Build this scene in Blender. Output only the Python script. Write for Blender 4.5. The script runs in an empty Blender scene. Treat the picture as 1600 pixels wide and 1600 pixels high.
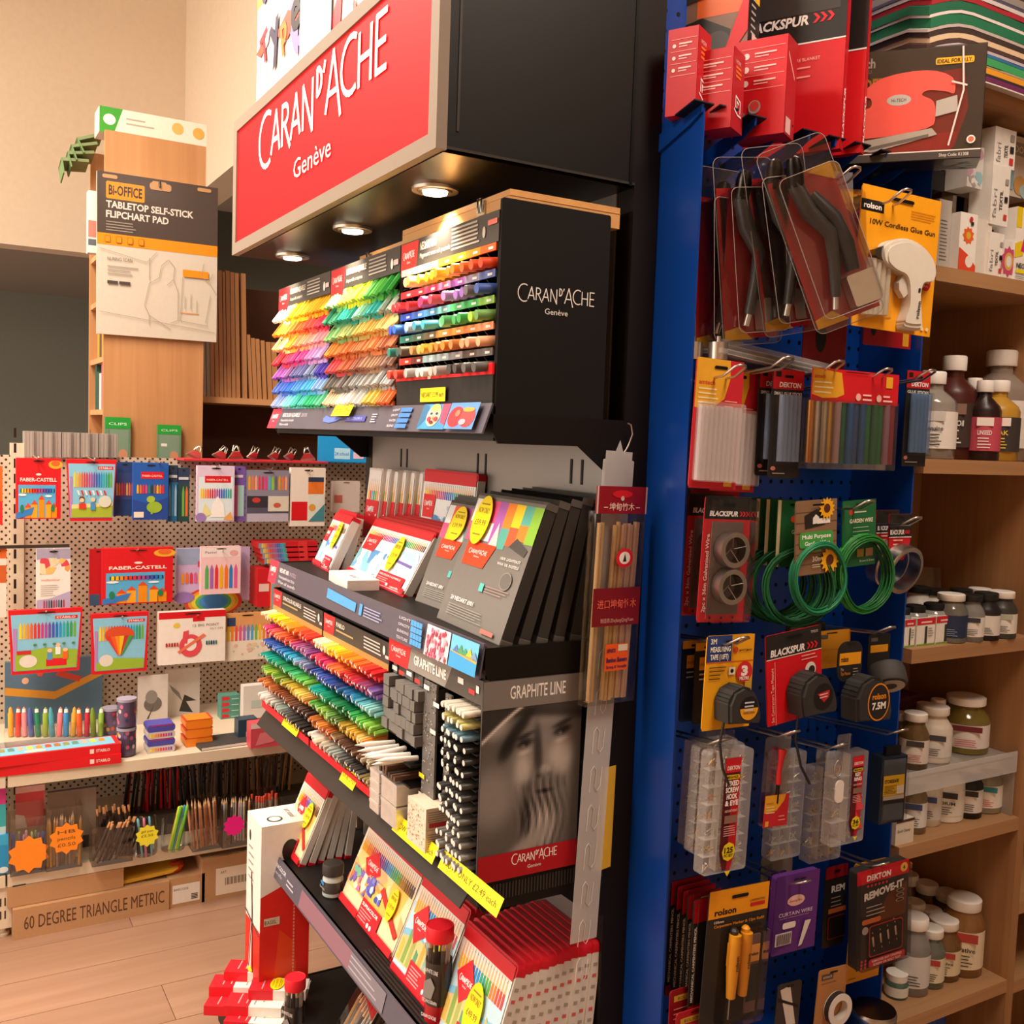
import bpy, math, random
from mathutils import Vector, Matrix
rnd = random.Random(11)
S = bpy.context.scene
COL = S.collection
PI = math.pi

# ------------------------------------------------------------------ camera
F = 1581.62                       # focal length in pixels of the 1600 frame
YAW, PIT, ROL = -1.04204822, -0.07066013, 0.0352413
EYE = Vector((0.0, 0.0, 1.55))
_f = Vector((math.sin(YAW)*math.cos(PIT), math.cos(YAW)*math.cos(PIT), math.sin(PIT)))
_r = Vector((math.cos(YAW), -math.sin(YAW), 0.0)); _u = _r.cross(_f)
CR = math.cos(ROL)*_r + math.sin(ROL)*_u
CU = -math.sin(ROL)*_r + math.cos(ROL)*_u
cd = bpy.data.cameras.new('camera'); cam = bpy.data.objects.new('camera', cd); COL.objects.link(cam)
cam.matrix_world = Matrix(((CR.x, CU.x, -_f.x, EYE.x), (CR.y, CU.y, -_f.y, EYE.y), (CR.z, CU.z, -_f.z, EYE.z), (0, 0, 0, 1)))
cd.sensor_width = 36; cd.lens = 36*F/1600; cd.clip_start = 0.02
S.camera = cam

# ------------------------------------------------------------------ light
S.view_settings.view_transform = 'Standard'; S.view_settings.look = 'None'
S.view_settings.gamma = 1; S.view_settings.use_curve_mapping = False
S.view_settings.exposure = 0.42
w = bpy.data.worlds.new('daylight'); S.world = w; w.use_nodes = True
w.node_tree.nodes['Background'].inputs[0].default_value = (1.0, 0.86, 0.73, 1)
w.node_tree.nodes['Background'].inputs[1].default_value = 1.9


def area(name, loc, size, energy, rot=(0, 0, 0), col=(1, .86, .72)):
    l = bpy.data.lights.new(name, 'AREA'); l.shape = 'RECTANGLE'; l.size, l.size_y = size
    l.energy = energy; l.color = col
    o = bpy.data.objects.new(name, l); COL.objects.link(o); o.location = loc; o.rotation_euler = rot
    return o


# unseen overhead area lights, added to brighten the shop
area('overhead_fill_light', (-1.7, -0.9, 3.3), (1.4, .5), 66)
area('overhead_fill_light', (-3.0, 0.0, 3.3), (1.2, .5), 46)
area('overhead_fill_light', (-0.2, 1.3, 3.3), (.9, .6), 36)
area('overhead_fill_light', (-4.9, -1.2, 4.3), (2.2, 2.2), 80)


# ------------------------------------------------------------------ helpers
def at(px, py, **k):
    """the point of the world plane X=, Y= or Z= on the sight line of photo pixel (px, py)"""
    d = CR*((px-800)/F) - CU*((py-800)/F) + _f
    a, v = next(iter(k.items())); i = 'XYZ'.index(a)
    return EYE + d*((v-EYE[i])/d[i])


def lin(h):
    if not isinstance(h, str): return h
    h = h.lstrip('#')
    c = [int(h[i:i+2], 16)/255 for i in (0, 2, 4)]
    return tuple(x/12.92 if x <= .04045 else ((x+.055)/1.055)**2.4 for x in c)


MATS = {}


def nodes(name):
    m = bpy.data.materials.new(name); m.use_nodes = True
    nt = m.node_tree; return m, nt, nt.nodes['Principled BSDF']


def vmat(name, rough, metal=0, coat=0, var=.06, trans=0, alpha=1, spec=.5):
    """surface whose colour is the printed/painted colour stored on the mesh, with a fine procedural mottling"""
    m, nt, p = nodes(name)
    a = nt.nodes.new('ShaderNodeAttribute'); a.attribute_name = 'Col'
    n = nt.nodes.new('ShaderNodeTexNoise'); n.inputs['Scale'].default_value = 60; n.inputs['Detail'].default_value = 3
    tc = nt.nodes.new('ShaderNodeTexCoord'); nt.links.new(tc.outputs['Object'], n.inputs['Vector'])
    mr = nt.nodes.new('ShaderNodeMapRange'); mr.inputs['To Min'].default_value = 1-var; mr.inputs['To Max'].default_value = 1+var
    nt.links.new(n.outputs['Fac'], mr.inputs['Value'])
    mx = nt.nodes.new('ShaderNodeVectorMath'); mx.operation = 'SCALE'
    nt.links.new(a.outputs['Color'], mx.inputs[0]); nt.links.new(mr.outputs[0], mx.inputs['Scale'])
    nt.links.new(mx.outputs[0], p.inputs['Base Color'])
    p.inputs['Roughness'].default_value = rough; p.inputs['Metallic'].default_value = metal
    p.inputs['Coat Weight'].default_value = coat; p.inputs['Coat Roughness'].default_value = .12
    p.inputs['Specular IOR Level'].default_value = spec
    if trans: p.inputs['Transmission Weight'].default_value = trans
    if alpha < 1: p.inputs['Alpha'].default_value = alpha
    MATS[name] = m


vmat('paper', .6); vmat('gloss', .42, coat=.06, spec=.3); vmat('plastic', .42, var=.03); vmat('metal', .3, metal=1, var=.08)
vmat('black', .45, var=.1, spec=.22); vmat('rubber', .7, var=.12); vmat('brushed', .42, metal=.85, var=.15); vmat('matt', .9)
vmat('satin', .6, var=.02, spec=.12); vmat('liquid', .1, trans=.55, var=0); vmat('frost', .35, alpha=.45, var=.02)


def film(name, tint, base, gloss=.9, rough=.05):
    m, nt, p = nodes(name); nt.nodes.remove(p)
    out = nt.nodes['Material Output']
    t = nt.nodes.new('ShaderNodeBsdfTransparent'); t.inputs[0].default_value = (*tint, 1)
    g = nt.nodes.new('ShaderNodeBsdfGlossy'); g.inputs['Color'].default_value = (gloss, gloss, gloss, 1); g.inputs['Roughness'].default_value = rough
    l = nt.nodes.new('ShaderNodeLayerWeight'); l.inputs['Blend'].default_value = .25
    nz = nt.nodes.new('ShaderNodeTexNoise'); nz.inputs['Scale'].default_value = 22; nz.inputs['Detail'].default_value = 2
    tc = nt.nodes.new('ShaderNodeTexCoord'); nt.links.new(tc.outputs['Object'], nz.inputs['Vector'])
    bp = nt.nodes.new('ShaderNodeBump'); bp.inputs['Strength'].default_value = .25; bp.inputs['Distance'].default_value = .01
    nt.links.new(nz.outputs['Fac'], bp.inputs['Height']); nt.links.new(bp.outputs[0], g.inputs['Normal'])
    a = nt.nodes.new('ShaderNodeMath'); a.operation = 'MULTIPLY_ADD'; a.inputs[1].default_value = .6; a.inputs[2].default_value = base
    nt.links.new(l.outputs['Fresnel'], a.inputs[0])
    mx = nt.nodes.new('ShaderNodeMixShader'); nt.links.new(a.outputs[0], mx.inputs[0])
    nt.links.new(t.outputs[0], mx.inputs[1]); nt.links.new(g.outputs[0], mx.inputs[2]); nt.links.new(mx.outputs[0], out.inputs[0])
    MATS[name] = m


film('clear', (.97, .97, .97), .02); film('smoke', (.94, .93, .92), .04); film('cello', (.9, .9, .9), .1, rough=.15)
def haze(name, col, k):
    m, nt, p = nodes(name); t = nt.nodes.new('ShaderNodeBsdfTransparent'); mx = nt.nodes.new('ShaderNodeMixShader'); mx.inputs[0].default_value = k
    p.inputs['Base Color'].default_value = (*lin(col), 1); p.inputs['Roughness'].default_value = .35
    n = nt.nodes.new('ShaderNodeTexNoise'); n.inputs['Scale'].default_value = 30; b = nt.nodes.new('ShaderNodeBump'); b.inputs['Strength'].default_value = .1
    nt.links.new(n.outputs['Fac'], b.inputs['Height']); nt.links.new(b.outputs[0], p.inputs['Normal'])
    nt.links.new(t.outputs[0], mx.inputs[1]); nt.links.new(p.outputs[0], mx.inputs[2]); nt.links.new(mx.outputs[0], nt.nodes['Material Output'].inputs[0]); MATS[name] = m


haze('milky', 'e4deda', .22); haze('strip', 'd8d4d2', .5)


def wood(name, c1, c2, scale=1.0, axis='Z', rough=.5, grain=38):
    m, nt, p = nodes(name)
    tc = nt.nodes.new('ShaderNodeTexCoord'); mp = nt.nodes.new('ShaderNodeMapping')
    s = {'X': (.9, grain, grain), 'Y': (grain, .9, grain), 'Z': (grain, grain, .9)}[axis]
    mp.inputs['Scale'].default_value = [x*scale for x in s]
    nt.links.new(tc.outputs['Object'], mp.inputs[0])
    n = nt.nodes.new('ShaderNodeTexNoise'); n.inputs['Scale'].default_value = 1.2; n.inputs['Detail'].default_value = 6; n.inputs['Distortion'].default_value = 1.3
    nt.links.new(mp.outputs[0], n.inputs['Vector'])
    n2 = nt.nodes.new('ShaderNodeTexNoise'); n2.inputs['Scale'].default_value = .35; n2.inputs['Detail'].default_value = 2
    nt.links.new(mp.outputs[0], n2.inputs['Vector'])
    ad = nt.nodes.new('ShaderNodeMath'); ad.operation = 'ADD'; nt.links.new(n.outputs['Fac'], ad.inputs[0]); nt.links.new(n2.outputs['Fac'], ad.inputs[1])
    r = nt.nodes.new('ShaderNodeValToRGB'); r.color_ramp.elements[0].position = .32; r.color_ramp.elements[1].position = .68
    hf = nt.nodes.new('ShaderNodeMath'); hf.operation = 'MULTIPLY'; hf.inputs[1].default_value = .5; nt.links.new(ad.outputs[0], hf.inputs[0])
    r.color_ramp.elements[0].color = (*lin(c1), 1); r.color_ramp.elements[1].color = (*lin(c2), 1)
    nt.links.new(hf.outputs[0], r.inputs[0]); nt.links.new(r.outputs[0], p.inputs['Base Color'])
    p.inputs['Roughness'].default_value = rough
    MATS[name] = m


wood('oak_z', '93663f', 'ad8055'); wood('oak_y', '9f734b', 'b88b60', axis='Y'); wood('beech', 'b27c4c', 'c48e5c', grain=26)
wood('beech_y', 'c08a5a', 'd6a26e', axis='Y', grain=26); wood('beech_x', 'c98f50', 'dba562', axis='X'); wood('floor_oak', '94705a', 'b08a70', axis='Y', grain=16, scale=.9, rough=.42)
wood('bamboo', 'deae74', 'f2cc94', grain=300)


def plain(name, col, rough=.8, bump=0, scale=40, metal=0):
    m, nt, p = nodes(name)
    n = nt.nodes.new('ShaderNodeTexNoise'); n.inputs['Scale'].default_value = scale; n.inputs['Detail'].default_value = 4
    tc = nt.nodes.new('ShaderNodeTexCoord'); nt.links.new(tc.outputs['Object'], n.inputs['Vector'])
    r = nt.nodes.new('ShaderNodeValToRGB'); c = lin(col)
    r.color_ramp.elements[0].color = (*[x*.93 for x in c], 1); r.color_ramp.elements[1].color = (*[min(1, x*1.05) for x in c], 1)
    nt.links.new(n.outputs['Fac'], r.inputs[0]); nt.links.new(r.outputs[0], p.inputs['Base Color'])
    p.inputs['Roughness'].default_value = rough; p.inputs['Metallic'].default_value = metal
    if bump:
        b = nt.nodes.new('ShaderNodeBump'); b.inputs['Strength'].default_value = bump; b.inputs['Distance'].default_value = .002
        nt.links.new(n.outputs['Fac'], b.inputs['Height']); nt.links.new(b.outputs[0], p.inputs['Normal'])
    MATS[name] = m


plain('wall_paint', 'e9d6bd', .9, .15, 25); plain('grey_paint', '9a9186', .9); plain('green_grey', '7f8278', .9)
plain('steel_grey', '928c86', .36, 0, 8, metal=.4)
plain('blue_paint', '063a8c', .3, 0, 30); plain('cream_steel', 'd9c9b0', .45); plain('ceiling_paint', 'e6ddd0', .9)
plain('cardboard', 'b98c62', .85, .2, 120)


def holes(name, col, pitch, radius, dark):
    """perforated steel: rows of punched holes"""
    m, nt, p = nodes(name)
    tc = nt.nodes.new('ShaderNodeTexCoord'); sp = nt.nodes.new('ShaderNodeSeparateXYZ'); nt.links.new(tc.outputs['Object'], sp.inputs[0])

    def mth(op, a, b=None):
        n = nt.nodes.new('ShaderNodeMath'); n.operation = op
        for i, x in enumerate((a, b)):
            if x is None: continue
            if hasattr(x, 'node'): nt.links.new(x, n.inputs[i])
            else: n.inputs[i].default_value = x
        return n.outputs[0]
    row = mth('DIVIDE', sp.outputs['Z'], pitch*.5)
    odd = mth('MODULO', mth('FLOOR', mth('ADD', row, 1000.0)), 2.0)
    fy = mth('SUBTRACT', mth('FRACT', mth('ADD', mth('DIVIDE', sp.outputs['Y'], pitch), mth('MULTIPLY_ADD', odd, .5))), .5)
    fz = mth('MULTIPLY', mth('SUBTRACT', mth('FRACT', row), .5), .5)
    d = mth('SQRT', mth('ADD', mth('MULTIPLY', fy, fy), mth('MULTIPLY', fz, fz)))
    k = mth('LESS_THAN', d, radius/pitch)
    mx = nt.nodes.new('ShaderNodeMix'); mx.data_type = 'RGBA'
    nt.links.new(k, mx.inputs['Factor']); mx.inputs['A'].default_value = (*lin(col), 1); mx.inputs['B'].default_value = (*lin(dark), 1)
    nt.links.new(mx.outputs['Result'], p.inputs['Base Color']); p.inputs['Roughness'].default_value = .5
    MATS[name] = m


holes('perforated', 'cdb9a2', .026, .0042, '3a2c24')


def glow(name, col, strength):
    m, nt, p = nodes(name)
    p.inputs['Base Color'].default_value = (*col, 1); p.inputs['Emission Color'].default_value = (*col, 1); p.inputs['Emission Strength'].default_value = strength
    MATS[name] = m


glow('lamp', (1, .86, .62), 9)

_TX = {}


def txmesh(s, bold=0.0):
    if (s, bold) in _TX: return _TX[(s, bold)]
    cu = bpy.data.curves.new('lettering', 'FONT'); cu.body = s; cu.size = 1; cu.resolution_u = 2; cu.offset = bold
    ob = bpy.data.objects.new('lettering', cu)
    me = ob.to_mesh()
    vs = [(v.co.x, v.co.y) for v in me.vertices]; fs = [tuple(p.vertices) for p in me.polygons]
    ob.to_mesh_clear(); bpy.data.objects.remove(ob); bpy.data.curves.remove(cu)
    if vs:
        x0 = min(v[0] for v in vs); x1 = max(v[0] for v in vs); vs = [(v[0]-x0, v[1]) for v in vs]; wd = x1-x0
    else: wd = 0
    _TX[(s, bold)] = (vs, fs, wd); return _TX[(s, bold)]


class B:
    """collects shapes into ONE mesh; local frame: x across, y away from the viewer, z up"""
    def __init__(s, mat='paper'): s.v = []; s.f = []; s.c = []; s.m = []; s.mat = mat; s.M = None; s.sm = []; s.lay = 0

    def add(s, vs, fs, col, mat=None, smooth=False):
        o = len(s.v)
        if s.M is not None: vs = [s.M @ Vector(v) for v in vs]
        s.v += [tuple(v) for v in vs]
        col = lin(col) if isinstance(col, str) else col
        for i, f in enumerate(fs):
            s.f.append(tuple(o+k for k in f)); s.c.append(lin(col[i]) if isinstance(col, list) else col); s.m.append(mat or s.mat); s.sm.append(smooth)
        return s

    def box(s, x0, x1, y0, y1, z0, z1, col='ffffff', mat=None):
        vs = [(x, y, z) for x in (x0, x1) for y in (y0, y1) for z in (z0, z1)]
        return s.add(vs, [(0, 1, 3, 2), (4, 6, 7, 5), (0, 4, 5, 1), (2, 3, 7, 6), (0, 2, 6, 4), (1, 5, 7, 3)], col, mat)

    def prism(s, pts, y0, y1, col, mat=None, side=None, smooth=False):
        """outline in x,z extruded from y0 (front) to y1"""
        n = len(pts)
        a = sum(pts[i][0]*pts[(i+1) % n][1]-pts[(i+1) % n][0]*pts[i][1] for i in range(n))
        if a < 0: pts = pts[::-1]
        vs = [(p[0], y0, p[1]) for p in pts]+[(p[0], y1, p[1]) for p in pts]
        s.add(vs, [tuple(range(n)), tuple(range(2*n-1, n-1, -1))], col, mat)
        o = [(vs[i]) for i in range(2*n)]
        return s.add(o, [((i+1) % n, i, n+i, n+(i+1) % n) for i in range(n)], side or col, mat, smooth)

    def flat(s, pts, col, y=None, mat=None):
        """print: flat shape on the face y=0, one thin layer over the other"""
        if y is None: s.lay += 1; y = -.00025*s.lay
        n = len(pts)
        a = sum(pts[i][0]*pts[(i+1) % n][1]-pts[(i+1) % n][0]*pts[i][1] for i in range(n))
        if a < 0: pts = pts[::-1]
        return s.add([(p[0], y, p[1]) for p in pts], [tuple(range(n))], col, mat)

    def rect(s, x0, z0, x1, z1, col, y=None, mat=None): return s.flat([(x0, z0), (x1, z0), (x1, z1), (x0, z1)], col, y, mat)

    def disc(s, x, z, r, col, rz=None, n=20, y=None, mat=None, star=0):
        rz = rz or r
        return s.flat([(x+r*(1 if not star or i % 2 else star)*math.cos(2*PI*i/n), z+rz*(1 if not star or i % 2 else star)*math.sin(2*PI*i/n)) for i in range(n)], col, y, mat)

    def text(s, t, x, z, h, col, w=None, al='l', bold=.0, rot=0, shear=0, y=None, mat=None):
        """lettering of cap height h, its baseline starting at x, z; w squeezes it to a width"""
        vs, fs, wd = txmesh(t, bold)
        if not vs: return s
        k = h/.72; kx = k if w is None else w/max(wd, 1e-6)
        W = wd*kx; ox = {'l': 0, 'c': -W/2, 'r': -W}[al]
        if y is None: s.lay += 1; y = -.00025*s.lay
        c, sn = math.cos(rot), math.sin(rot)
        out = []
        for a, b in vs:
            X = ox+a*kx+shear*b*k; Z = b*k
            out.append((x+X*c-Z*sn, y, z+X*sn+Z*c))
        return s.add(out, fs, col, mat)

    def lines(s, x, z, w, n, dz, h, col, jit=.35):
        """greeked small print: n rules"""
        for i in range(n): s.rect(x, z-i*dz, x+w*(1-jit*rnd.random()), z-i*dz+h, col, y=-.00025*(s.lay+1))
        s.lay += 1; return s

    def lathe(s, prof, col, n=16, mat=None, smooth=True, cx=0, cy=0, cap=True):
        """turned shape; sharp corners of the profile keep their edge"""
        k = len(prof); ring = lambda r, z: [(cx+r*math.cos(2*PI*j/n), cy+r*math.sin(2*PI*j/n), z) for j in range(n)]
        cs = [col[i] if isinstance(col, list) else col for i in range(k-1)]
        i = 0
        while i < k-1:
            j = i+1
            while j < k-1 and smooth:
                a = math.atan2(prof[j][1]-prof[j-1][1], prof[j][0]-prof[j-1][0]); b = math.atan2(prof[j+1][1]-prof[j][1], prof[j+1][0]-prof[j][0])
                if abs((b-a+PI) % (2*PI)-PI) > .75: break
                j += 1
            vs = [v for p in prof[i:j+1] for v in ring(*p)]
            s.add(vs, [(m*n+q, m*n+(q+1) % n, (m+1)*n+(q+1) % n, (m+1)*n+q) for m in range(j-i) for q in range(n)], [c for c in cs[i:j] for _ in range(n)], mat, smooth)
            i = j
        if cap:
            s.add(ring(*prof[0]), [tuple(range(n-1, -1, -1))], cs[0], mat); s.add(ring(*prof[-1]), [tuple(range(n))], cs[-1], mat)
        return s

    def tube(s, pts, r, col, n=6, mat=None, closed=False, smooth=True):
        pts = [Vector(p) for p in pts]; vs = []; L = len(pts); up = None
        for i, p in enumerate(pts):
            a = pts[(i-1) % L] if closed or i else p; b = pts[(i+1) % L] if closed or i < L-1 else p
            d = (b-a)
            if d.length < 1e-9: d = Vector((0, 0, 1))
            d.normalize()
            if up is None: up = Vector((0, 0, 1)) if abs(d.z) < .9 else Vector((1, 0, 0))
            x = up.cross(d)
            if x.length < 1e-6: x = Vector((0, 1, 0)).cross(d)
            x.normalize(); y = d.cross(x); up = y
            rr = r[i] if isinstance(r, list) else r
            vs += [p+x*(rr*math.cos(2*PI*j/n))+y*(rr*math.sin(2*PI*j/n)) for j in range(n)]
        fs = [(i*n+j, i*n+(j+1) % n, ((i+1) % L)*n+(j+1) % n, ((i+1) % L)*n+j) for i in range(L if closed else L-1) for j in range(n)]
        s.add(vs, fs, col, mat, smooth)
        if not closed: s.add(vs[:n], [tuple(range(n-1, -1, -1))], col, mat); s.add(vs[-n:], [tuple(range(n))], col, mat)
        return s

    def mesh(s, name):
        me = bpy.data.meshes.new(name); me.from_pydata(s.v, [], s.f)
        names = []
        for x in s.m:
            if x not in names: names.append(x)
        for x in names: me.materials.append(MATS[x])
        ix = {x: i for i, x in enumerate(names)}
        me.polygons.foreach_set('material_index', [ix[x] for x in s.m])
        me.polygons.foreach_set('use_smooth', s.sm)
        ca = me.color_attributes.new('Col', 'FLOAT_COLOR', 'CORNER')
        buf = []
        for f, c in zip(s.f, s.c): buf += [c[0], c[1], c[2], 1.0]*len(f)
        ca.data.foreach_set('color', buf)
        me.update(); return me

    def build(s, name, parent=None, loc=None, rot=None, mat=None):
        o = bpy.data.objects.new(name, s.mesh(name)); COL.objects.link(o)
        m = Matrix.Identity(4)
        if loc is not None: m = Matrix.Translation(loc)
        if rot is not None:
            from mathutils import Euler
            m = m @ Euler(rot).to_matrix().to_4x4()
        if mat is not None: m = mat
        if parent is not None: o.parent = parent; o.matrix_basis = m
        else: o.matrix_world = m
        return o


def rr(x0, z0, x1, z1, r, n=4):
    """rounded rectangle outline"""
    out = []
    for cx, cz, a in ((x1-r, z0+r, -PI/2), (x1-r, z1-r, 0), (x0+r, z1-r, PI/2), (x0+r, z0+r, PI)):
        out += [(cx+r*math.cos(a+PI/2*i/n), cz+r*math.sin(a+PI/2*i/n)) for i in range(n+1)]
    return out


def tag(o, label, cat, group=None, kind=None):
    o['label'] = label; o['category'] = cat
    if group: o['group'] = group
    if kind: o['kind'] = kind
    return o


def cname(h):
    """everyday name of a colour"""
    import colorsys
    r, g, b = (int(h[i:i+2], 16)/255 for i in (0, 2, 4)); hu, sa, v = colorsys.rgb_to_hsv(r, g, b); hu *= 360
    if sa < .16: return 'white' if v > .82 else 'grey' if v > .36 else 'black'
    if hu < 42 and v < .66: return 'brown'
    for lim, n in ((14, 'red'), (40, 'orange'), (66, 'yellow'), (95, 'lime'), (160, 'green'), (195, 'teal'), (225, 'blue'), (262, 'indigo'), (300, 'violet'), (340, 'pink')):
        if hu < lim: return n
    return 'red'


_O1 = 'first second third fourth fifth sixth seventh eighth ninth tenth eleventh twelfth thirteenth fourteenth fifteenth sixteenth seventeenth eighteenth nineteenth twentieth'.split()


def nth(i): return _O1[i] if i < 20 else 'twenty-'+_O1[i-20]


def struct(o): o['kind'] = 'structure'; return o


def empty(name, loc=(0, 0, 0), rot=(0, 0, 0)):
    o = bpy.data.objects.new(name, None); COL.objects.link(o); o.empty_display_size = .01
    o.matrix_world = Matrix.Translation(loc) @ Matrix.Rotation(rot[2], 4, 'Z'); return o


def copy(o, label=None, mat=None, group=None):
    c = o.copy(); COL.objects.link(c)
    if label: c['label'] = label
    if group: c['group'] = group
    if mat is not None: c.matrix_world = mat
    for ch in [x for x in o.children]:
        d = ch.copy(); COL.objects.link(d); d.parent = c; d.matrix_parent_inverse = ch.matrix_parent_inverse.copy()
        for g in ch.children:
            e = g.copy(); COL.objects.link(e); e.parent = d
    return c


FX = Matrix.Rotation(PI/2, 4, 'Z')        # a front that faces -Y turned to face +X


def pose(p, face='Y', tilt=0, roll=0, yaw=0):
    """matrix of a thing: base point p; tilt leans the top away from the viewer, roll turns it in its own plane, yaw swings it"""
    m = Matrix.Translation(p)
    if face == 'X': m = m @ FX
    return m @ Matrix.Rotation(yaw, 4, 'Z') @ Matrix.Rotation(-tilt, 4, 'X') @ Matrix.Rotation(roll, 4, 'Y')


def fit(x0, y0, x1, y1, face, v):
    """size and base-centre of a front that fills photo box x0..x1, y0..y1 on the plane X=v (face X) or Y=v (face Y)"""
    k = {face: v}; xm, ym = (x0+x1)/2, (y0+y1)/2
    l, r, t, b = at(x0, ym, **k), at(x1, ym, **k), at(xm, y0, **k), at(xm, y1, **k)
    wd = (r.y-l.y) if face == 'X' else (r.x-l.x)
    p = Vector((v, (l.y+r.y)/2, b.z)) if face == 'X' else Vector(((l.x+r.x)/2, v, b.z))
    return wd, t.z-b.z, p
# ------------------------------------------------------------------ the room
def quadbox(name, x0, x1, y0, y1, z0, z1, mat):
    b = B(mat); b.box(x0, x1, y0, y1, z0, z1); return struct(b.build(name))


XL, XR = -2.52, -1.385               # the tall display: its two ends
YF, YB = 0.77, 1.022                 # its shelf fronts and its back panel
GX = -3.28                           # front of the shelving across the aisle

fl = struct(B('floor_oak').box(-12, 3.2, -4.2, 7, -.06, -.006).build('floor'))
pw, pl = .19, 1.28
plank = None
i = 0
x = -6.05
while x < .2:
    y = -2.9+(.43*i) % pl
    while y < 3.2:
        if plank is None: plank = B('floor_oak').box(0, pw-.002, 0, pl-.002, -.006, 0).build('plank', fl); q = plank
        else: q = plank.copy(); COL.objects.link(q)
        q.location = (x, y, 0); y += pl
    x += pw; i += 1

XA = -7.4
ca = at(290, 100, X=XA); zA = at(70, 388, X=XA).z
quadbox('wall_left', XA-.2, XA, -4.2, ca.y, zA, 4.9, 'wall_paint')
zB = at(350, 270, Y=ca.y).z
quadbox('wall_back', XA, 3.2, ca.y, ca.y+.2, zB, 4.9, 'wall_paint')
quadbox('light_block_wall', -.7, 3.2, -2.6, -2.4, 0, 4.9, 'wall_paint')  # unseen wall, added to block the daylight on this side
quadbox('trim_1', XA-2.6, XA-.2, -4.2, ca.y+.2, zA, zA+.12, 'grey_paint')
quadbox('wall_far', XA-2.8, XA-2.6, -4.2, ca.y+2.6, 0, 4.9, 'green_grey')
quadbox('trim_2', XA, 3.2, ca.y+.2, ca.y+2.4, zB, zB+.12, 'grey_paint')
quadbox('wall_rear', XA-2.6, 3.2, ca.y+2.4, ca.y+2.6, 0, 4.9, 'grey_paint')
quadbox('wall_right', 3.2, 3.4, -4.2, 7, 0, 4.9, 'wall_paint')
quadbox('ceiling', -10.2, 3.4, -4.4, 7, 4.9, 5.0, 'ceiling_paint')

# ------------------------------------------------------------------ the branded display stand
D = tag(empty('display_stand', (0, 0, 0)), 'tall black art-supply display stand with lit red sign and four shelves', 'display stand')
W = XR-XL
bp = B('steel_grey').box(XL+.03, XR-.05, YB, YB+.012, .1, 2.3).build('back_panel', D)
sl = B('black')
for cx in (XL+.22, XL+.255, XL+.62, XL+.655, XL+.98, XL+1.015):
    for k in range(14): sl.box(cx-.003, cx+.003, YB-.0015, YB, 1.30+k*.075-.5, 1.30+k*.075-.455, '080706')
sl.build('slot_column', bp)['kind'] = 'stuff'
for a, b in ((XL-.01, XL+.035), (XR-.045, XR)): B('black').box(a, b, YB, YB+.051, 0, 2.75, '17120f').build('upright', D)
ZC = 1.976; ZT = 2.292; YS = .66
cano = B('black').box(XL, XR, YS+.012, YB, ZC+.004, ZT, '14100e').build('canopy', D)
# soffit: polished dark sheet
B('metal').box(XL+.01, XR-.006, YS+.012, YB, ZC-.002, ZC+.003, '2a241d').build('soffit', cano)
# seams and corner trims of the canopy side
B('black').box(XR, XR+.0015, YS+.03, YS+.034, ZC+.03, ZT, '3a3430').box(XR, XR+.0015, YB-.012, YB-.006, ZC, ZT, '000000').box(XR, XR+.001, YS+.012, YB, ZC+.002, ZC+.006, '352f2b').build('side_seam', cano)
fr = .026
f = B('satin')
f.box(XL-.002, XR+.002, YS-.004, YS+.014, ZC, ZC+fr, '8a7c6e').box(XL-.002, XR+.002, YS-.004, YS+.014, ZT-fr, ZT, '8a7c6e')
f.box(XL-.002, XL+fr, YS-.004, YS+.014, ZC+fr, ZT-fr, '8a7c6e').box(XR-fr, XR+.002, YS-.004, YS+.014, ZC+fr, ZT-fr, '8a7c6e')
f.build('sign_frame', cano)
sg = B('satin').box(XL+fr, XR-fr, YS, YS+.01, ZC+fr, ZT-fr, 'ee1018').build('sign_panel', cano)

# hand-drawn capitals of the sign (strokes on a 0..1 box, width, strokes)
def arcp(cx, cy, rx, ry, a0, a1, n=14): return [(cx+rx*math.cos(math.radians(a0+(a1-a0)*i/n)), cy+ry*math.sin(math.radians(a0+(a1-a0)*i/n))) for i in range(n+1)]
CAPS = {'C': (.62, [arcp(.44, .5, .42, .5, 62, 298)]), 'A': (.62, [[(0, 0), (.34, 1), (.62, 0)], [(.12, .3), (.50, .3)]]),
        'a': (.62, [[(0, -.02), (.34, 1.05), (.70, -.24)], [(.11, .28), (.50, .28)]]),
        'R': (.56, [[(.04, 0), (.04, 1)], [(.04, .98)]+arcp(.2, .74, .26, .24, 90, -90)+[(.04, .5)], [(.22, .5), (.62, -.16)]]),
        'N': (.62, [[(.03, 0), (.03, 1), (.62, -.16), (.62, 1)]]), 'D': (.52, [[(.04, 0), (.04, 1)], [(.04, 1)]+arcp(.08, .5, .4, .5, 90, -90)+[(.04, 0)]]),
        'H': (.58, [[(.03, 0), (.03, 1)], [(.56, 0), (.56, 1)], [(.03, .5), (.56, .5)]]), 'E': (.44, [[(.42, 1), (.03, 1), (.03, 0), (.42, 0)], [(.03, .5), (.38, .5)]]),
        "'": (.2, [[(.12, 1.05), (.02, .74)]])}


def strokes(b, paths, sw, col, y):
    for p in paths:
        for (x0, z0), (x1, z1) in zip(p, p[1:]):
            dx, dz = x1-x0, z1-z0; L = math.hypot(dx, dz) or 1; nx, nz = -dz/L*sw/2, dx/L*sw/2; ex, ez = dx/L*sw*.3, dz/L*sw*.3
            y -= sw*.0012+2e-6; b.flat([(x0+nx-ex, z0+nz-ez), (x0-nx-ex, z0-nz-ez), (x1-nx+ex, z1-nz+ez), (x1+nx+ex, z1+nz+ez)], col, y)
    return y


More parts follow.
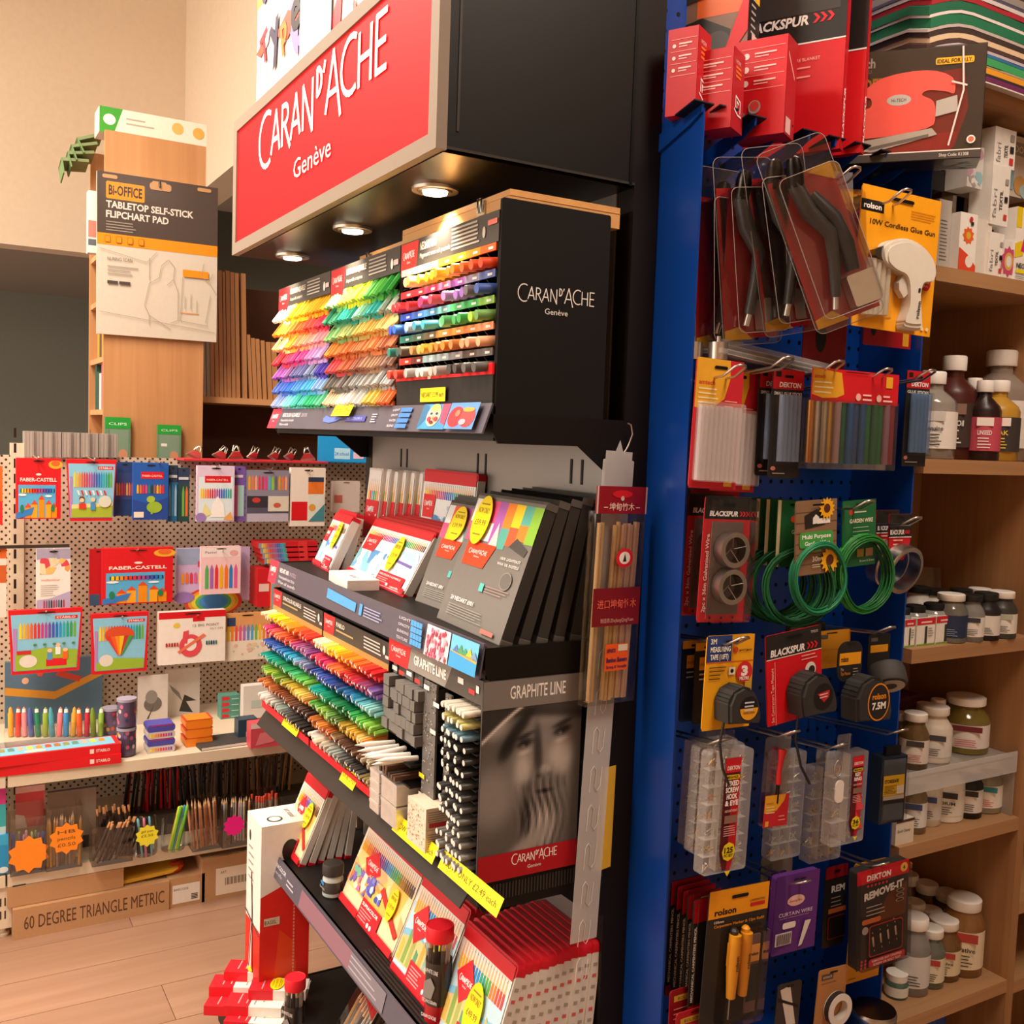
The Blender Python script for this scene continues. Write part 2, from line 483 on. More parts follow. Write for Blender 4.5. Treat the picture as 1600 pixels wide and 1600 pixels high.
def brand(b, x, z, h, col, y, w=None, sw=.118, two=True):
    """the two-line wordmark: capitals with a small raised D', then the city in small letters; x, z = centre and cap baseline"""
    seq = [('C', 1.2, -.2, .10), ('A', .86, 0, .12), ('R', .84, 0, .10), ('A', .84, 0, .14), ('N', .86, 0, .22), ('D', .5, .46, .08), ("'", .5, .46, .04), ('a', 1, 0, .08), ('C', 1.02, 0, .14), ('H', .92, 0, .17), ('E', .95, 0, 0)]
    kx = .84; tot = 0; lay = []
    for ch, k, dz, sp in seq:
        lay.append((ch, k, dz, tot)); tot += (CAPS[ch][0]*k+sp)*kx
    g = (w or tot*h)/tot
    for ch, k, dz, ox in lay:
        ps = [[(x+(ox+px*k*kx-tot/2)*g, z+(dz+pz*k)*h) for px, pz in p] for p in CAPS[ch][1]]
        y = strokes(b, ps, sw*h, col, y)
    if two: b.text('Genève', x, z-.92*h, .42*h, col, w=tot*g*.30, al='c', y=y)


lt = B('satin')
pA, pE = at(405, 250, Y=YS), at(606, 60, Y=YS)
hC = (at(600, 12, Y=YS).z-at(598, 112, Y=YS).z)*.93
brand(lt, (pA.x+pE.x)/2, at(598, 108, Y=YS).z, hC, 'fff4e8', YS-.0008, w=(pE.x-pA.x)*1.0)
lt.build('lettering', sg)

# downlights set into the soffit
for k, (px, py) in enumerate(((457, 398), (551, 355), (680, 293))):
    p = at(px, py, Z=ZC)
    d = B('metal').lathe([(.030, -.004), (.034, -.006), (.040, -.005), (.0405, 0)], 'e8ddd0', 28, cap=False).build('downlight', cano, loc=(p.x, p.y, ZC-.002))
    B('metal').lathe([(.0005, .0), (.020, -.006), (.029, -.007), (.031, -.003)], 'c8b8a4', 24, cap=False).build('lamp_ring', d)
    B('lamp').lathe([(.0005, -.0092), (.021, -.0092), (.0215, -.006)], 'ffffff', 20, cap=False).build('lamp_face', d)
    l = bpy.data.lights.new('downlight_beam', 'SPOT'); l.energy = 17; l.spot_size = math.radians(105); l.spot_blend = .6; l.color = (1, .86, .66); l.shadow_soft_size = .02
    o = bpy.data.objects.new('downlight_beam', l); COL.objects.link(o); o.location = (p.x, p.y, ZC-.02)

# shelves, their sloping price rails and brackets
SH = dict(top=1.588, mid=1.218, rack=.832, low=.478, base=.10)


def shelf(zt, th=.04, y0=YF, lip=0, rail=None, depth=YB, bracket=True):
    s_ = B('black').box(XL+.006, XR-.006, y0+.004, depth, zt-.012, zt, '181412').box(XL+.006, XR-.006, y0+.004, y0+.012, zt-th, zt, '181412').build('shelf', D)
    for xx in (XL, XR-.005):
        B('black').prism([(y0+.01, zt-th*1.1), (YB-.09, zt-th*1.1), (YB-.02, zt-th*2.4), (YB, zt-th*2.4), (YB, zt+.002), (y0, zt+.002), (y0, zt-th*.7)], 0, .005, '14100e').build('bracket', s_, mat=Matrix(((0, 1, 0, xx), (1, 0, 0, 0), (0, 0, 1, 0), (0, 0, 0, 1))))
    return s_


sh_top = shelf(SH['top'], .04); sh_mid = shelf(SH['mid'], .05); sh_rack = shelf(SH['rack'], .042); sh_low = shelf(SH['low'], .045); sh_base = shelf(SH['base'], .06, y0=.645)


def rail(sh, ztop, zbot, out, col, items=None, name='price_rail', x0=XL, x1=XR):
    """printed strip that slopes outwards below the shelf edge; local x along it, z up it"""
    h = math.hypot(ztop-zbot, out)
    b = B('gloss').box(0, x1-x0, 0, .003, 0, h, col)
    m = Matrix.Translation((x0, YF-.003-out, zbot)) @ Matrix.Rotation(-math.atan2(out, ztop-zbot), 4, 'X')
    r = b.build(name, sh); r.matrix_world = m
    if items:
        q = B('gloss'); q.rect(0, 0, x1-x0, h, col); items(q, x1-x0, h); q.build('printed_strip', r)
    return r


def logo(b, x, z, w, h, col='e3262c', txt=True):
    """red tag with the small wordmark"""
    b.flat([(x, z), (x+w*.86, z), (x+w, z+h), (x, z+h)], col)
    if txt: b.lay += 1; brand(b, x+w*.45, z+h*.52, h*.2, 'ffffff', -.00025*b.lay, w=w*.66, sw=.11)


def strip_top(b, w, h):
    logo(b, 0, 0, .075, h, 'e0344a')
    b.text('NEOCOLOR II AQUARELLE', .095, h*.58, h*.2, 'e8e4e8', w=.13, bold=.02); b.text('CRAYONS', .236, h*.58, h*.18, 'b9b4c0', w=.04)
    b.text('Wasserlösliche Farbstifte', .095, h*.34, h*.13, 'e0dce4', w=.10); b.text('Water-soluble', .095, h*.14, h*.12, 'e0dce4', w=.07)
    b.flat([(.40, h*.34), (.44, h*.28), (.48, h*.36), (.5, h*.45), (.52, h*.47), (.48, h*.56), (.44, h*.52), (.41, h*.62), (.395, h*.5)], '5f78d8')
    b.rect(.53, h*.35, .64, h*.6, '4a4fa0'); b.text('NEOCOLOR II', .54, h*.43, h*.1, 'c8c8f0', w=.08); b.lines(.67, h*.62, .03, 4, h*.1, h*.04, 'c0bcd0')
    for k in range(4):
        b.text(('LIGHT', 'OPACITY', 'WATER', 'BLEND')[k], .795, h*(.76-.21*k), h*.09, 'd8d4e0', w=.03, al='r')
        b.rect(.80, h*(.72-.21*k), .85, h*(.88-.21*k), '3f7fd0')
    def face(x):
        b.rect(x, h*.06, x+.105, h*.97, '3b8fc4'); b.flat([(x, h*.06), (x+.03, h*.5), (x+.025, h*.9), (x, h*.97)], '2f6f9a')
        b.flat([(x+.075, h*.97), (x+.105, h*.97), (x+.105, h*.2), (x+.085, h*.3)], 'c0486a'); b.disc(x+.053, h*.55, .026, 'efc8a4', h*.4); b.disc(x+.053, h*.83, .018, 'd9c070', h*.14)
        b.disc(x+.043, h*.62, .005, '1f3f7a', h*.045); b.disc(x+.064, h*.62, .005, '1f3f7a', h*.045); b.disc(x+.04, h*.42, .007, 'd83a50', h*.09); b.disc(x+.067, h*.42, .007, 'd83a50', h*.09)
        b.disc(x+.053, h*.3, .008, '7a1830', h*.06); b.flat([(x+.051, h*.4), (x+.057, h*.4), (x+.055, h*.62)], 'c89070')
    face(.90)
    x = 1.012
    b.rect(x, h*.06, x+.10, h*.97, '5a92d0'); b.disc(x+.03, h*.48, .027, 'e0303c', h*.36); b.disc(x+.072, h*.46, .025, 'e2424a', h*.34); b.disc(x+.035, h*.6, .008, 'f07a60', h*.12); b.disc(x+.07, h*.72, .02, 'f0a040', h*.08); b.disc(x+.06, h*.3, .012, 'f2a8b8', h*.1)


rt = rail(sh_top, 1.607, 1.5595, .017, '56525e', strip_top)


def strip_mid(b, w, h):
    logo(b, 0, 0, .07, h, 'e0344a')
    b.text('NEOART 6901', .085, h*.6, h*.19, 'e8e4e8', w=.07, bold=.02); b.text('PASTELS', .165, h*.6, h*.17, 'b9a4b4', w=.045)
    b.text('Wachsölpastelle hoher Dichte', .085, h*.36, h*.13, 'e0dce4', w=.12); b.text('Wax oil pastels', .085, h*.14, h*.13, 'e0dce4', w=.13)
    b.flat([(.43, h*.40), (.60, h*.33), (.60, h*.66), (.43, h*.78)], '4f9fe0'); b.rect(.62, h*.3, .635, h*.7, '4f9fe0'); b.lines(.645, h*.62, .1, 4, h*.1, h*.04, 'a0a4c8')
    for k in range(4): b.text(('LIGHT', 'OPACITY', 'BLENDING', 'TEXTURE')[k], .865, h*(.76-.21*k), h*.09, 'd8d4e0', w=.05, al='r')
    for k in range(4):
        for j in range(4): b.rect(.875+j*.0125, h*(.12+.2*k), .886+j*.0125, h*(.29+.2*k), '4f9fe0')
    b.rect(.945, h*.04, 1.035, h*.97, 'efe6e6')
    for k in range(70):
        cx, cz = .952+.076*rnd.random(), h*(.1+.8*rnd.random()); b.disc(cx, cz, .0035, rnd.choice(('d84a70', 'e8809a', 'c0304e', 'f0b0bc')), .005, n=6, y=-.0003*b.lay-.00002*k)
    b.rect(1.04, h*.04, w, h*.97, '6cc0e0'); b.flat([(1.04, h*.04), (w, h*.04), (w, h*.4), (1.09, h*.46), (1.04, h*.5)], '3fa0dc'); b.flat([(1.04, h*.5), (w, h*.4), (w, h*.46), (1.07, h*.6)], 'd8a860')
    for k in range(5): b.flat([(1.05+k*.016, h*.52), (1.062+k*.016, h*.72+h*.05*(k % 2)), (1.074+k*.016, h*.5)], ('5a78b0', '4f9a6a', '48a06a', 'd8c040', '7a9ac0')[k])


rm = rail(sh_mid, 1.2275, 1.171, .008, '57525e', strip_mid)


def strip_low(b, w, h):
    logo(b, 0, 0, .07, h, 'e0344a')
    b.text('SUPRACOLOR', .085, h*.55, h*.2, 'd8d4dc', w=.10, bold=.02); b.text('Aquarelle', .085, h*.28, h*.15, 'c8c4d0', w=.08); b.lines(.2, h*.5, .06, 2, h*.2, h*.08, 'b8b0bc')
    b.rect(.30, h*.1, .62, h*.9, '8a6470'); b.rect(.62, h*.1, .80, h*.9, '77727a'); b.lines(.62, h*.7, .16, 3, h*.22, h*.06, 'a8a0ac')


rl = rail(sh_low, .488, .440, .012, '56525e', strip_low)
rk = rail(sh_rack, .846, .802, .03, '2a2522', None)
# raised ribs of the shelf mats
for nm, z_, x0_ in (('low', SH['low'], -1.9),):
    rb = B('black')
    for k in range(9): rb.box(x0_, XR-.01, YF+.012+k*.008, YF+.016+k*.008, z_, z_+.0015, '2a2624')
    rb.build('ribbed_mat', sh_low)
gr = B('black')
for k in range(40): gr.box(XR-.001, XR+.0012, YF+.01+k*.006, YF+.0125+k*.006, SH['rack']-.03, SH['rack']-.004, '3a3532')
gr.build('grille', sh_rack)

# yellow price cards on the rails
def ycard(px, py, w, h, rl_, text, y=YF-.02, name='price_card'):
    p = at(px, py, Y=y)
    b = B('gloss').rect(0, 0, w, h, 'f4e414', y=-.0005).text(text, w*.06, h*.34, h*.36, '6a5a10', w=w*.88, y=-.001)
    o = b.build(name, rl_); o.matrix_world = Matrix.Translation(p) @ Matrix.Rotation(-.45, 4, 'X'); return o


ycard(517, 650, .105, .026, rt, 'NOW ONLY £2.79 each', YF-.022)
for px, py, w_ in ((440, 1132, .11), (530, 1218, .075), (612, 1296, .17), (684, 1355, .20)): ycard(px, py, w_, .030, rk, 'NOW ONLY £2.49 each', YF-.031)

# ------------------------------------------------------------------ blue pegboard bay
XP, XFN, Y1, Y2 = -1.428, -1.281, 1.074, 1.628
P = tag(empty('pegboard_stand'), 'blue steel pegboard bay hung with tools and glue guns', 'pegboard')
pb = B('blue_paint').box(XP-.02, XP, Y1, Y2+.02, 0, 2.75).build('pegboard', P)
ho = B('black')
for r in range(60):
    for c in range(20):
        yy, zz = Y1+.03+c*.0275, .35+r*.0335
        ho.add([(XP+.0006, yy+.004*math.cos(2*PI*j/8), zz+.004*math.sin(2*PI*j/8)) for j in range(8)], [tuple(range(8))], '020208')
ho.build('peg_hole', pb)['kind'] = 'stuff'
for yy in (Y1, Y2): B('blue_paint').box(XP, XFN, yy, yy+.004, 0, 2.088).build('side_fin', P)
# ------------------------------------------------------------------ oak shelving beyond it
K = tag(empty('oak_shelving'), 'oak veneer shelving full of bottles beyond the blue pegboard', 'shelving')
XW = -1.281; YW0 = 1.64; YW1 = 2.042
ztop = 2.262
B('oak_z').box(XW-.32, XW-.30, YW0, 3.3, 0, ztop).build('back_board', K)
B('oak_z').box(XW-.30, XW-.03, YW0-.002, YW0+.018, 0, ztop-.03).build('side_board', K)
B('oak_z').box(XW-.30, XW, YW1, YW1+.024, 0, ztop-.03).build('side_board', K)
B('oak_z').box(XW-.30, XW, 2.62, 2.644, 0, ztop-.03).build('side_board', K)
B('oak_y').box(XW-.32, XW, YW0-.002, 3.3, ztop-.03, ztop).build('top_board', K)
WZ = [1.908, 1.5425, 1.172, .777, .413, .06]
for z_ in WZ:
    B('oak_y').box(XW-.30, XW, YW0+.018, YW1, z_-.028, z_).build('shelf_board', K)
for z_ in (1.72, 1.35, .98, .58, .40): B('oak_y').box(XW-.30, XW-.004, YW1+.024, 2.62, z_-.028, z_).build('shelf_board', K)
# ------------------------------------------------------------------ goods on the display stand
RB = ['f8d820', 'f8b818', 'f49020', 'ee6424', 'e23a30', 'd8304a', 'cc3a80', 'b04aa0', '7a4aa8', '4a58b8', '2a70c8', '2a98d0', '30b0b8', '2aa488', '3aa050', '70b038', '8a8a30', 'a06a30', '7a4a30', '50403a']
MOD = [-2.515, -2.14, -1.765, -1.39]


def pencil_tips(b, x0, x1, z0, z1, n, pal=RB, y=None):
    """printed row of sharpened pencils"""
    b.lay += 1; yy = -.00025*b.lay if y is None else y
    p = (x1-x0)/n
    for i in range(n):
        c = pal[int(i/n*len(pal)) % len(pal)]; x = x0+i*p
        b.flat([(x+p*.12, z0), (x+p*.88, z0), (x+p*.88, z0+(z1-z0)*.5), (x+p*.12, z0+(z1-z0)*.5)], c, yy)
        b.flat([(x+p*.12, z0+(z1-z0)*.5), (x+p*.88, z0+(z1-z0)*.5), (x+p*.62, z0+(z1-z0)*.85), (x+p*.38, z0+(z1-z0)*.85)], 'e8c090', yy)
        b.flat([(x+p*.38, z0+(z1-z0)*.85), (x+p*.62, z0+(z1-z0)*.85), (x+p*.5, z1)], c, yy)
    return b


def blobs(b, x0, z0, x1, z1, cols, n, r, seed=0, shape=7):
    q = random.Random(seed); b.lay += 1
    for i in range(n):
        x, z = x0+(x1-x0)*q.random(), z0+(z1-z0)*q.random(); k = r*(.5+q.random()); a = q.random()*6
        pts = [(min(x1, max(x0, x+k*(.5+.7*q.random())*math.cos(a+2*PI*j/shape))), min(z1, max(z0, z+k*(.5+.7*q.random())*math.sin(a+2*PI*j/shape)))) for j in range(shape)]
        b.flat(pts, cols[i % len(cols)], -.00025*b.lay-.000004*i)
    b.lay += 1


def sticker(b, x, z, rx, rz, lines=('NOW ONLY', '£39.99')):
    b.disc(x, z, rx, 'f6dc16', rz, 26); k = len(lines); b.lay += 1
    for i, t in enumerate(lines): b.text(t, x, z+rz*(.28-.5*i), rz*.24, '6a5a20', w=rx*1.3, al='c', y=-.00025*b.lay)
    b.rect(x-rx*.5, z+rz*.62, x+rx*.5, z+rz*.68, '9a8a20'); b.rect(x-rx*.45, z-rz*.62, x+rx*.45, z-rz*.56, '9a8a20')


def tin_supra(b, w, h):
    b.flat(rr(.004, .004, w-.004, h-.004, .008), 'f7e3b4')
    blobs(b, .004, h*.22, w-.004, h*.72, ['f6c860', 'f8d48a', 'f8b880', 'f9e0a0', 'f4a878'], 16, w*.2, 3)
    b.rect(.004, h*.70, w-.004, h*.86, 'fbf4ea'); pencil_tips(b, .012, w-.01, h*.62, h*.86, max(8, int(w/.0095)), ['f8b020', 'f08020', 'e0403a', 'd03a7a', '8a3a98', '3a60b8', '2a90d0', '2aa080', '58a848', 'a07a38', '7a5030', '5a5048'])
    b.rect(.004, h*.86, w-.004, h-.004, 'd8202c')
    x = w*.16; b.flat([(x, h*.58), (x+w*.13, h*.40), (x+w*.30, h*.55), (x+w*.17, h*.74)], 'df2630')
    b.lay += 1; brand(b, x+w*.155, h*.555, h*.045, 'ffffff', -.00025*b.lay, w=w*.18, sw=.13)
    blobs(b, w*.04, h*.24, w*.34, h*.46, ['8a6ac0', '5a7ac8', '7ac0a0', 'f0f0d0', 'e07ab0', 'f08050'], 16, w*.05, 8, 5)
    blobs(b, w*.30, h*.30, w*.60, h*.50, ['4a5ab0', '6a6ac8', 'f6f0f0', '8a8ad0', 'f0a050'], 18, w*.05, 9, 6)
    b.flat([(w*.55, h*.44), (w*.95, h*.18), (w*.97, h*.24), (w*.58, h*.50)], 'c8342c'); b.flat([(w*.46, h*.48), (w*.55, h*.44), (w*.58, h*.50)], 'e8c090')
    b.rect(w*.36, .006, w*.70, h*.26, 'd8202c'); b.text('SUPRACOLOR', w*.38, h*.19, h*.035, 'ffffff', w=w*.28, bold=.02); b.lines(w*.38, h*.15, w*.2, 4, h*.03, h*.012, 'f0a0a0'); b.disc(w*.56, h*.07, w*.018, 'ffffff', h*.025); b.disc(w*.61, h*.07, w*.018, 'ffffff', h*.025)
    b.rect(.004, .004, w*.36, h*.10, 'd8202c'); b.rect(w*.70, .004, w-.004, h*.10, 'd8202c')


def tin_museum(b, w, h):
    b.flat(rr(.004, .004, w-.004, h-.004, .008), 'bfe0ee')
    b.rect(.004, h*.70, w-.004, h*.86, 'fbf4ea'); pencil_tips(b, .012, w-.01, h*.60, h*.86, max(8, int(w/.0105)), ['f8b020', 'f49a20', '3a70c0', '2a90d0', '2aa080', '58a848', 'e88030', 'd8503a', 'c04a4a'])
    b.rect(.004, h*.86, w-.004, h-.004, 'd8202c')
    b.flat([(.004, h*.42), (w*.3, h*.5), (w*.55, h*.40), (w-.004, h*.48), (w-.004, h*.2), (.004, h*.16)], '86c4e4')
    b.flat([(.004, h*.36), (w*.4, h*.44), (w*.8, h*.38), (w-.004, h*.42), (w-.004, h*.15), (.004, h*.12)], 'eac888')
    for i in range(9):
        x = w*(.05+.1*i); b.flat([(x, h*.14), (x+w*.07, h*.14), (x+w*.075, h*(.32+.08*((i*7) % 3))), (x+w*.01, h*(.35+.06*((i*5) % 3)))], ('d8b858', '86a850', 'a8b060', '5f9a70', 'c8a850', '8ab0a8', '6a9a50', 'd8c070', '9ab868')[i], -.00025*(b.lay+1))
    b.lay += 2
    x = w*.10; b.flat([(x, h*.58), (x+w*.17, h*.36), (x+w*.38, h*.54), (x+w*.20, h*.76)], 'df2630')
    b.lay += 1; brand(b, x+w*.19, h*.545, h*.045, 'ffffff', -.00025*b.lay, w=w*.24, sw=.13)
    b.rect(.004, .004, w-.004, h*.08, 'd8202c'); b.rect(w*.34, .006, w*.78, h*.24, 'd8202c'); b.lines(w*.38, h*.19, w*.28, 5, h*.03, h*.012, 'f0a0a0'); b.disc(w*.72, h*.1, w*.02, 'ffffff', h*.025)


def tin_aqua(b, w, h):
    b.flat(rr(.004, .004, w-.004, h-.004, .008), 'eef4f8')
    pencil_tips(b, .012, w-.01, h*.68, h*.86, max(8, int(w/.010)), RB)
    b.rect(.004, h*.86, w-.004, h-.004, 'd8202c')
    blobs(b, .006, h*.12, w*.6, h*.5, ['a8d0ec', '7ab4e0', 'd4e8f4', '8ac8d8', 'c0dcf0', '5a98d0', 'e8f0f8'], 26, w*.07, 5, 6)
    blobs(b, w*.5, h*.35, w-.006, h*.62, ['c8e0f4', 'e4eff8', 'b4d0f0'], 8, w*.12, 6)
    logo(b, w*.05, h*.46, w*.24, h*.26)
    b.flat([(w*.52, h*.44), (w*.92, h*.40), (w*.93, h*.44), (w*.53, h*.48)], '7a68b0')
    b.rect(w*.52, .006, w*.93, h*.24, 'd8202c'); b.text('NEOCOLOR II AQUARELLE', w*.54, h*.18, h*.03, 'ffffff', w=w*.34); b.lines(w*.54, h*.14, w*.2, 3, h*.03, h*.012, 'f0a0a0'); b.disc(w*.72, h*.07, w*.018, 'ffffff', h*.022); b.text('aquarelle', w*.78, h*.05, h*.03, 'ffffff', w=w*.13)
    b.rect(.004, .004, w*.52, h*.10, 'd8202c'); b.rect(w*.93, .004, w-.004, h*.10, 'd8202c')


def tin_tall(b, w, h):
    b.flat(rr(.003, .003, w-.003, h-.003, .006), 'f4f2f0'); pencil_tips(b, w*.1, w*.9, h*.5, h*.88, 6, ['f8c020', 'e83a30', '60b8e0', '3aa060', '8ab030', 'e8a050'])
    b.rect(.003, .003, w-.003, h*.56, 'd81f2c'); b.lay += 1; brand(b, w*.42, h*.40, h*.07, 'ffffff', -.00025*b.lay, w=w*.5, sw=.12)
    for z_ in (.36, .2, .08): b.disc(w*.86, h*z_, w*.03, 'ffffff', h*.018)


def neoart(b, w, h):
    b.rect(.001, .001, w-.001, h-.001, '76726d')
    cs = ['e8ecec', 'e8603a', 'e85a8a', 'b060b8', 'f08a30', 'f8d020', '58b0a0', '8ac040']
    n = 8; q = random.Random(4)
    for i in range(n):
        x0, x1 = w*(.02+.122*i), w*(.02+.122*(i+1)); zt = h*.97; zb = h*(.62+.1*q.random())
        b.rect(x0, zb, x1, zt, cs[i], -.0006); b.rect(x0, zb-.0*h, x1, zb+(zt-zb)*.45, cs[(i*3+2) % 8], -.0008)
    b.lay = 4
    b.flat([(w*.40, h*.62), (w*.47, h*.82), (w*.53, h*.64)], 'd8d4d0'); b.flat([(w*.7, h*.66), (w*.78, h*.73), (w*.96, h*.66), (w*.94, h*.61)], '4a4744')
    b.flat([(w*.10, h*.46), (w*.44, h*.46), (w*.54, h*.64), (w*.10, h*.64)], 'f0441e'); b.lay += 1; brand(b, w*.30, h*.555, h*.03, 'ffffff', -.00025*b.lay, w=w*.28, sw=.13)
    b.text('100% LIGHTFAST', w*.93, h*.56, h*.02, 'd8d4d0', w=w*.28, al='r', bold=.02); b.text('WAX OIL PASTELS', w*.93, h*.52, h*.02, 'd8d4d0', w=w*.30, al='r', bold=.02)
    b.disc(w*.82, h*.42, w*.08, '8a8682', h*.065); b.disc(w*.82, h*.42, w*.07, '6a6662', h*.056)
    b.rect(w*.5, h*.30, w*.56, h*.36, '5ac0b8'); b.lines(w*.58, h*.345, w*.36, 3, h*.02, h*.006, 'a08a80')
    b.text('24 NEOART 6901', w*.14, h*.18, h*.032, 'e8e4e0', w=w*.36, bold=.02); b.lines(w*.14, h*.145, w*.56, 5, h*.018, h*.005, '9a9690', .2); b.rect(w*.72, h*.03, w*.9, h*.06, 'd8746a')


def tin(name, w, h, t, art, label, p, tilt, group, yaw=0, rim='c81826', side='d6d0c8', n=1, gap=.001, cat='pencil tin', labels=None, stick=None, red=.12):
    """flat hinged tin or box leaning back on a shelf, with n-1 more of the same behind it"""
    b = B('gloss'); r = .009
    b.prism(rr(-w/2, 0, w/2, h, r), 0, t, side, 'gloss')
    body = b.build(name)
    l = B('gloss'); l.prism([p_ for p_ in rr(-w/2-.0008, h*(1-red), w/2+.0008, h+.0012, r)], -.0006, t+.0006, rim); l.build('lid_rim', body)
    l = B('gloss'); l.prism(rr(-w/2-.0006, -.0005, w/2+.0006, h*.05, .003), -.0005, t+.0005, rim); l.build('bottom_rim', body)
    a = B('gloss'); a.M = Matrix.Translation((-w/2, -.0012, 0)); art(a, w, h); a.build('printed_front', body)
    body.matrix_world = pose(p, 'Y', tilt, 0, yaw)
    tag(body, label, cat, group)
    out = [body]
    for i in range(1, n):
        c = body.copy(); COL.objects.link(c)
        c.matrix_world = pose(p+Vector((rnd.uniform(-.003, .003), i*(t+gap)/math.cos(tilt), 0)), 'Y', tilt*(1-.8*i/n), 0, yaw)
        c['label'] = (labels or 'red tin behind the front tin, number %d') % (i+1) if '%' in (labels or 'x%d') else labels
        for ch in body.children:
            if ch.name.startswith(('lid', 'bottom')): e = ch.copy(); COL.objects.link(e); e.parent = c
        out.append(c)
    if stick:
        s_ = B('gloss'); s_.M = Matrix.Translation((-w/2, -.008, 0)); sticker(s_, *stick); s_.build('price_sticker', body)
    return out


def ctr(l, r, z):
    a, b = at(*l, Z=z), at(*r, Z=z); return (a+b)/2, (b-a).length, math.atan2(b.y-a.y, b.x-a.x)


ORD = ['second', 'third', 'fourth', 'fifth', 'sixth', 'seventh', 'eighth', 'ninth', 'tenth', 'eleventh']


def row(tins, what):
    for i, t in enumerate(tins[1:]): t['label'] = '%s, %s in its row' % (what, ORD[i])


Z0 = SH['low']
a = tin('pencil_tin', .165, .200, .016, tin_supra, 'small pastel landscape pencil tin fronting the row beside the dark ink jar', Vector((-2.435, .80, Z0)), .40, 'pencil tins on the lowest shelf', stick=(.115, .115, .022, .032), n=6, gap=.006); row(a, 'small red-rimmed pencil tin at the far end of the lowest shelf')
a = tin('pencil_tin', .235, .200, .016, tin_supra, 'half-hidden landscape pencil tin behind the dark ink jar', Vector((-2.12, .885, Z0)), .40, 'pencil tins on the lowest shelf', stick=(.185, .115, .02, .032))
a = tin('pencil_tin', .312, .205, .018, tin_supra, 'largest landscape pencil tin, in the middle of the lowest shelf', Vector((-1.99, .825, Z0)), .40, 'pencil tins on the lowest shelf', yaw=-.02, stick=(.245, .09, .02, .034), n=2, gap=.012); row(a, 'wide red-rimmed pencil tin in the middle of the lowest shelf')
a = tin('pencil_tin', .20, .203, .017, tin_museum, 'blue and gold riverside pencil tin behind the clear pencil tube', Vector((-1.715, .812, Z0)), .38, 'pencil tins on the lowest shelf', stick=(.14, .09, .018, .032), n=5, gap=.004); row(a, 'red-rimmed pencil tin behind the clear pencil tube')
a = tin('pencil_tin', .185, .203, .017, tin_museum, 'riverside pencil tin with yellow price oval fronting the row by the black upright', Vector((-1.487, .80, Z0)), .30, 'pencil tins by the black upright', stick=(.105, .085, .027, .05, ('NOW ONLY', '£49.99')), n=11, gap=.0015); row(a, 'red-rimmed pencil tin in the row by the black upright')
for t in a:
    s_ = B('gloss')
    for k in range(8): s_.box(.0926, .0932, .004, .012, .02+k*.02, .026+k*.02, 'a09888' if k % 3 else 'c86058')
    s_.build('side_print', t)

# middle shelf
Z0 = SH['mid']
a = tin('crayon_tin', .165, .145, .020, tin_aqua, 'small blue-brush crayon tin with yellow price oval at the far end of its shelf', Vector((-2.39, .852, Z0)), .42, 'crayon tins on the middle shelf', yaw=-.1, stick=(.118, .09, .020, .036), n=2, gap=.01, cat='crayon tin', red=.1); row(a, 'small crayon tin half hidden at the far shelf end')
a = tin('crayon_tin', .385, .150, .018, tin_aqua, 'wide blue-brush crayon tin with yellow price oval fronting its row', Vector((-2.10, .872, Z0)), .50, 'crayon tins on the middle shelf', yaw=-.06, stick=(.245, .08, .026, .042), n=5, gap=.002, cat='crayon tin', red=.1); row(a, 'wide red-rimmed crayon tin on the middle shelf')
p, w_, _ = ctr((560, 815), (590, 830), Z0+.09)
a = tin('pencil_case', .085, .175, .014, tin_tall, 'white plastic pencil case with red band, front one of the upright row', Vector((-2.335, .955, Z0+.075)), .1, 'white plastic pencil cases', n=1, cat='pencil case', rim='e8e4de', side='e8e2da', red=.04)
q = a[0]
for i in range(5):
    c = copy(q, 'white plastic pencil case with red band, %s in the upright row' % ORD[i], Matrix.Translation((.026*(i+1), .010*(i+1), 0)) @ q.matrix_world)
a = tin('crayon_tin', .26, .20, .018, tin_aqua, 'tall spectrum-topped tin rising behind the wide crayon tins', Vector((-1.985, .985, Z0+.06)), .08, 'crayon tins on the middle shelf', cat='crayon tin', red=.1)
a = tin('pastel_box', .205, .215, .017, neoart, 'grey oil-pastel box with yellow £39.99 oval, set back behind another', Vector((-1.755, .865, Z0)), .36, 'grey oil-pastel boxes', rim='55514c', side='3c3834', stick=(.075, .172, .03, .036, ('NOW ONLY', '£39.99')), n=3, gap=.008, cat='pastel box', red=.02); row(a, 'grey oil-pastel box with only its top edge showing')
a = tin('pastel_box', .265, .242, .020, neoart, 'large grey oil-pastel box with yellow £59.99 oval at the shelf corner', Vector((-1.532, .812, Z0)), .33, 'grey oil-pastel boxes', yaw=-.06, rim='55514c', side='33302d', stick=(.060, .195, .034, .046, ('NOW ONLY', '£59.99')), n=6, gap=.012, cat='pastel box', red=.02); row(a, 'large grey oil-pastel box leaning in the corner row')
p = at(552, 914, Z=Z0)
b = B('paper').box(-.085, .085, -.035, .035, 0, .022, 'f0e6dc'); o = b.build('flat_box', loc=(p.x, p.y, Z0), rot=(0, 0, -.12)); tag(o, 'small white cardboard box lying flat in front of the crayon tins', 'box')
b = B('paper').box(-.0851, .0851, -.0352, .0352, .018, .0185, 'd8cec4').build('lid_seam', o)
b = B('paper'); b.M = Matrix.Rotation(-PI/2, 4, 'X') @ Matrix.Translation((0, -.0226, 0)); b.text('NEOART', .0, -.012, .012, '3a4a98', w=.05); b.build('printed_top', o)

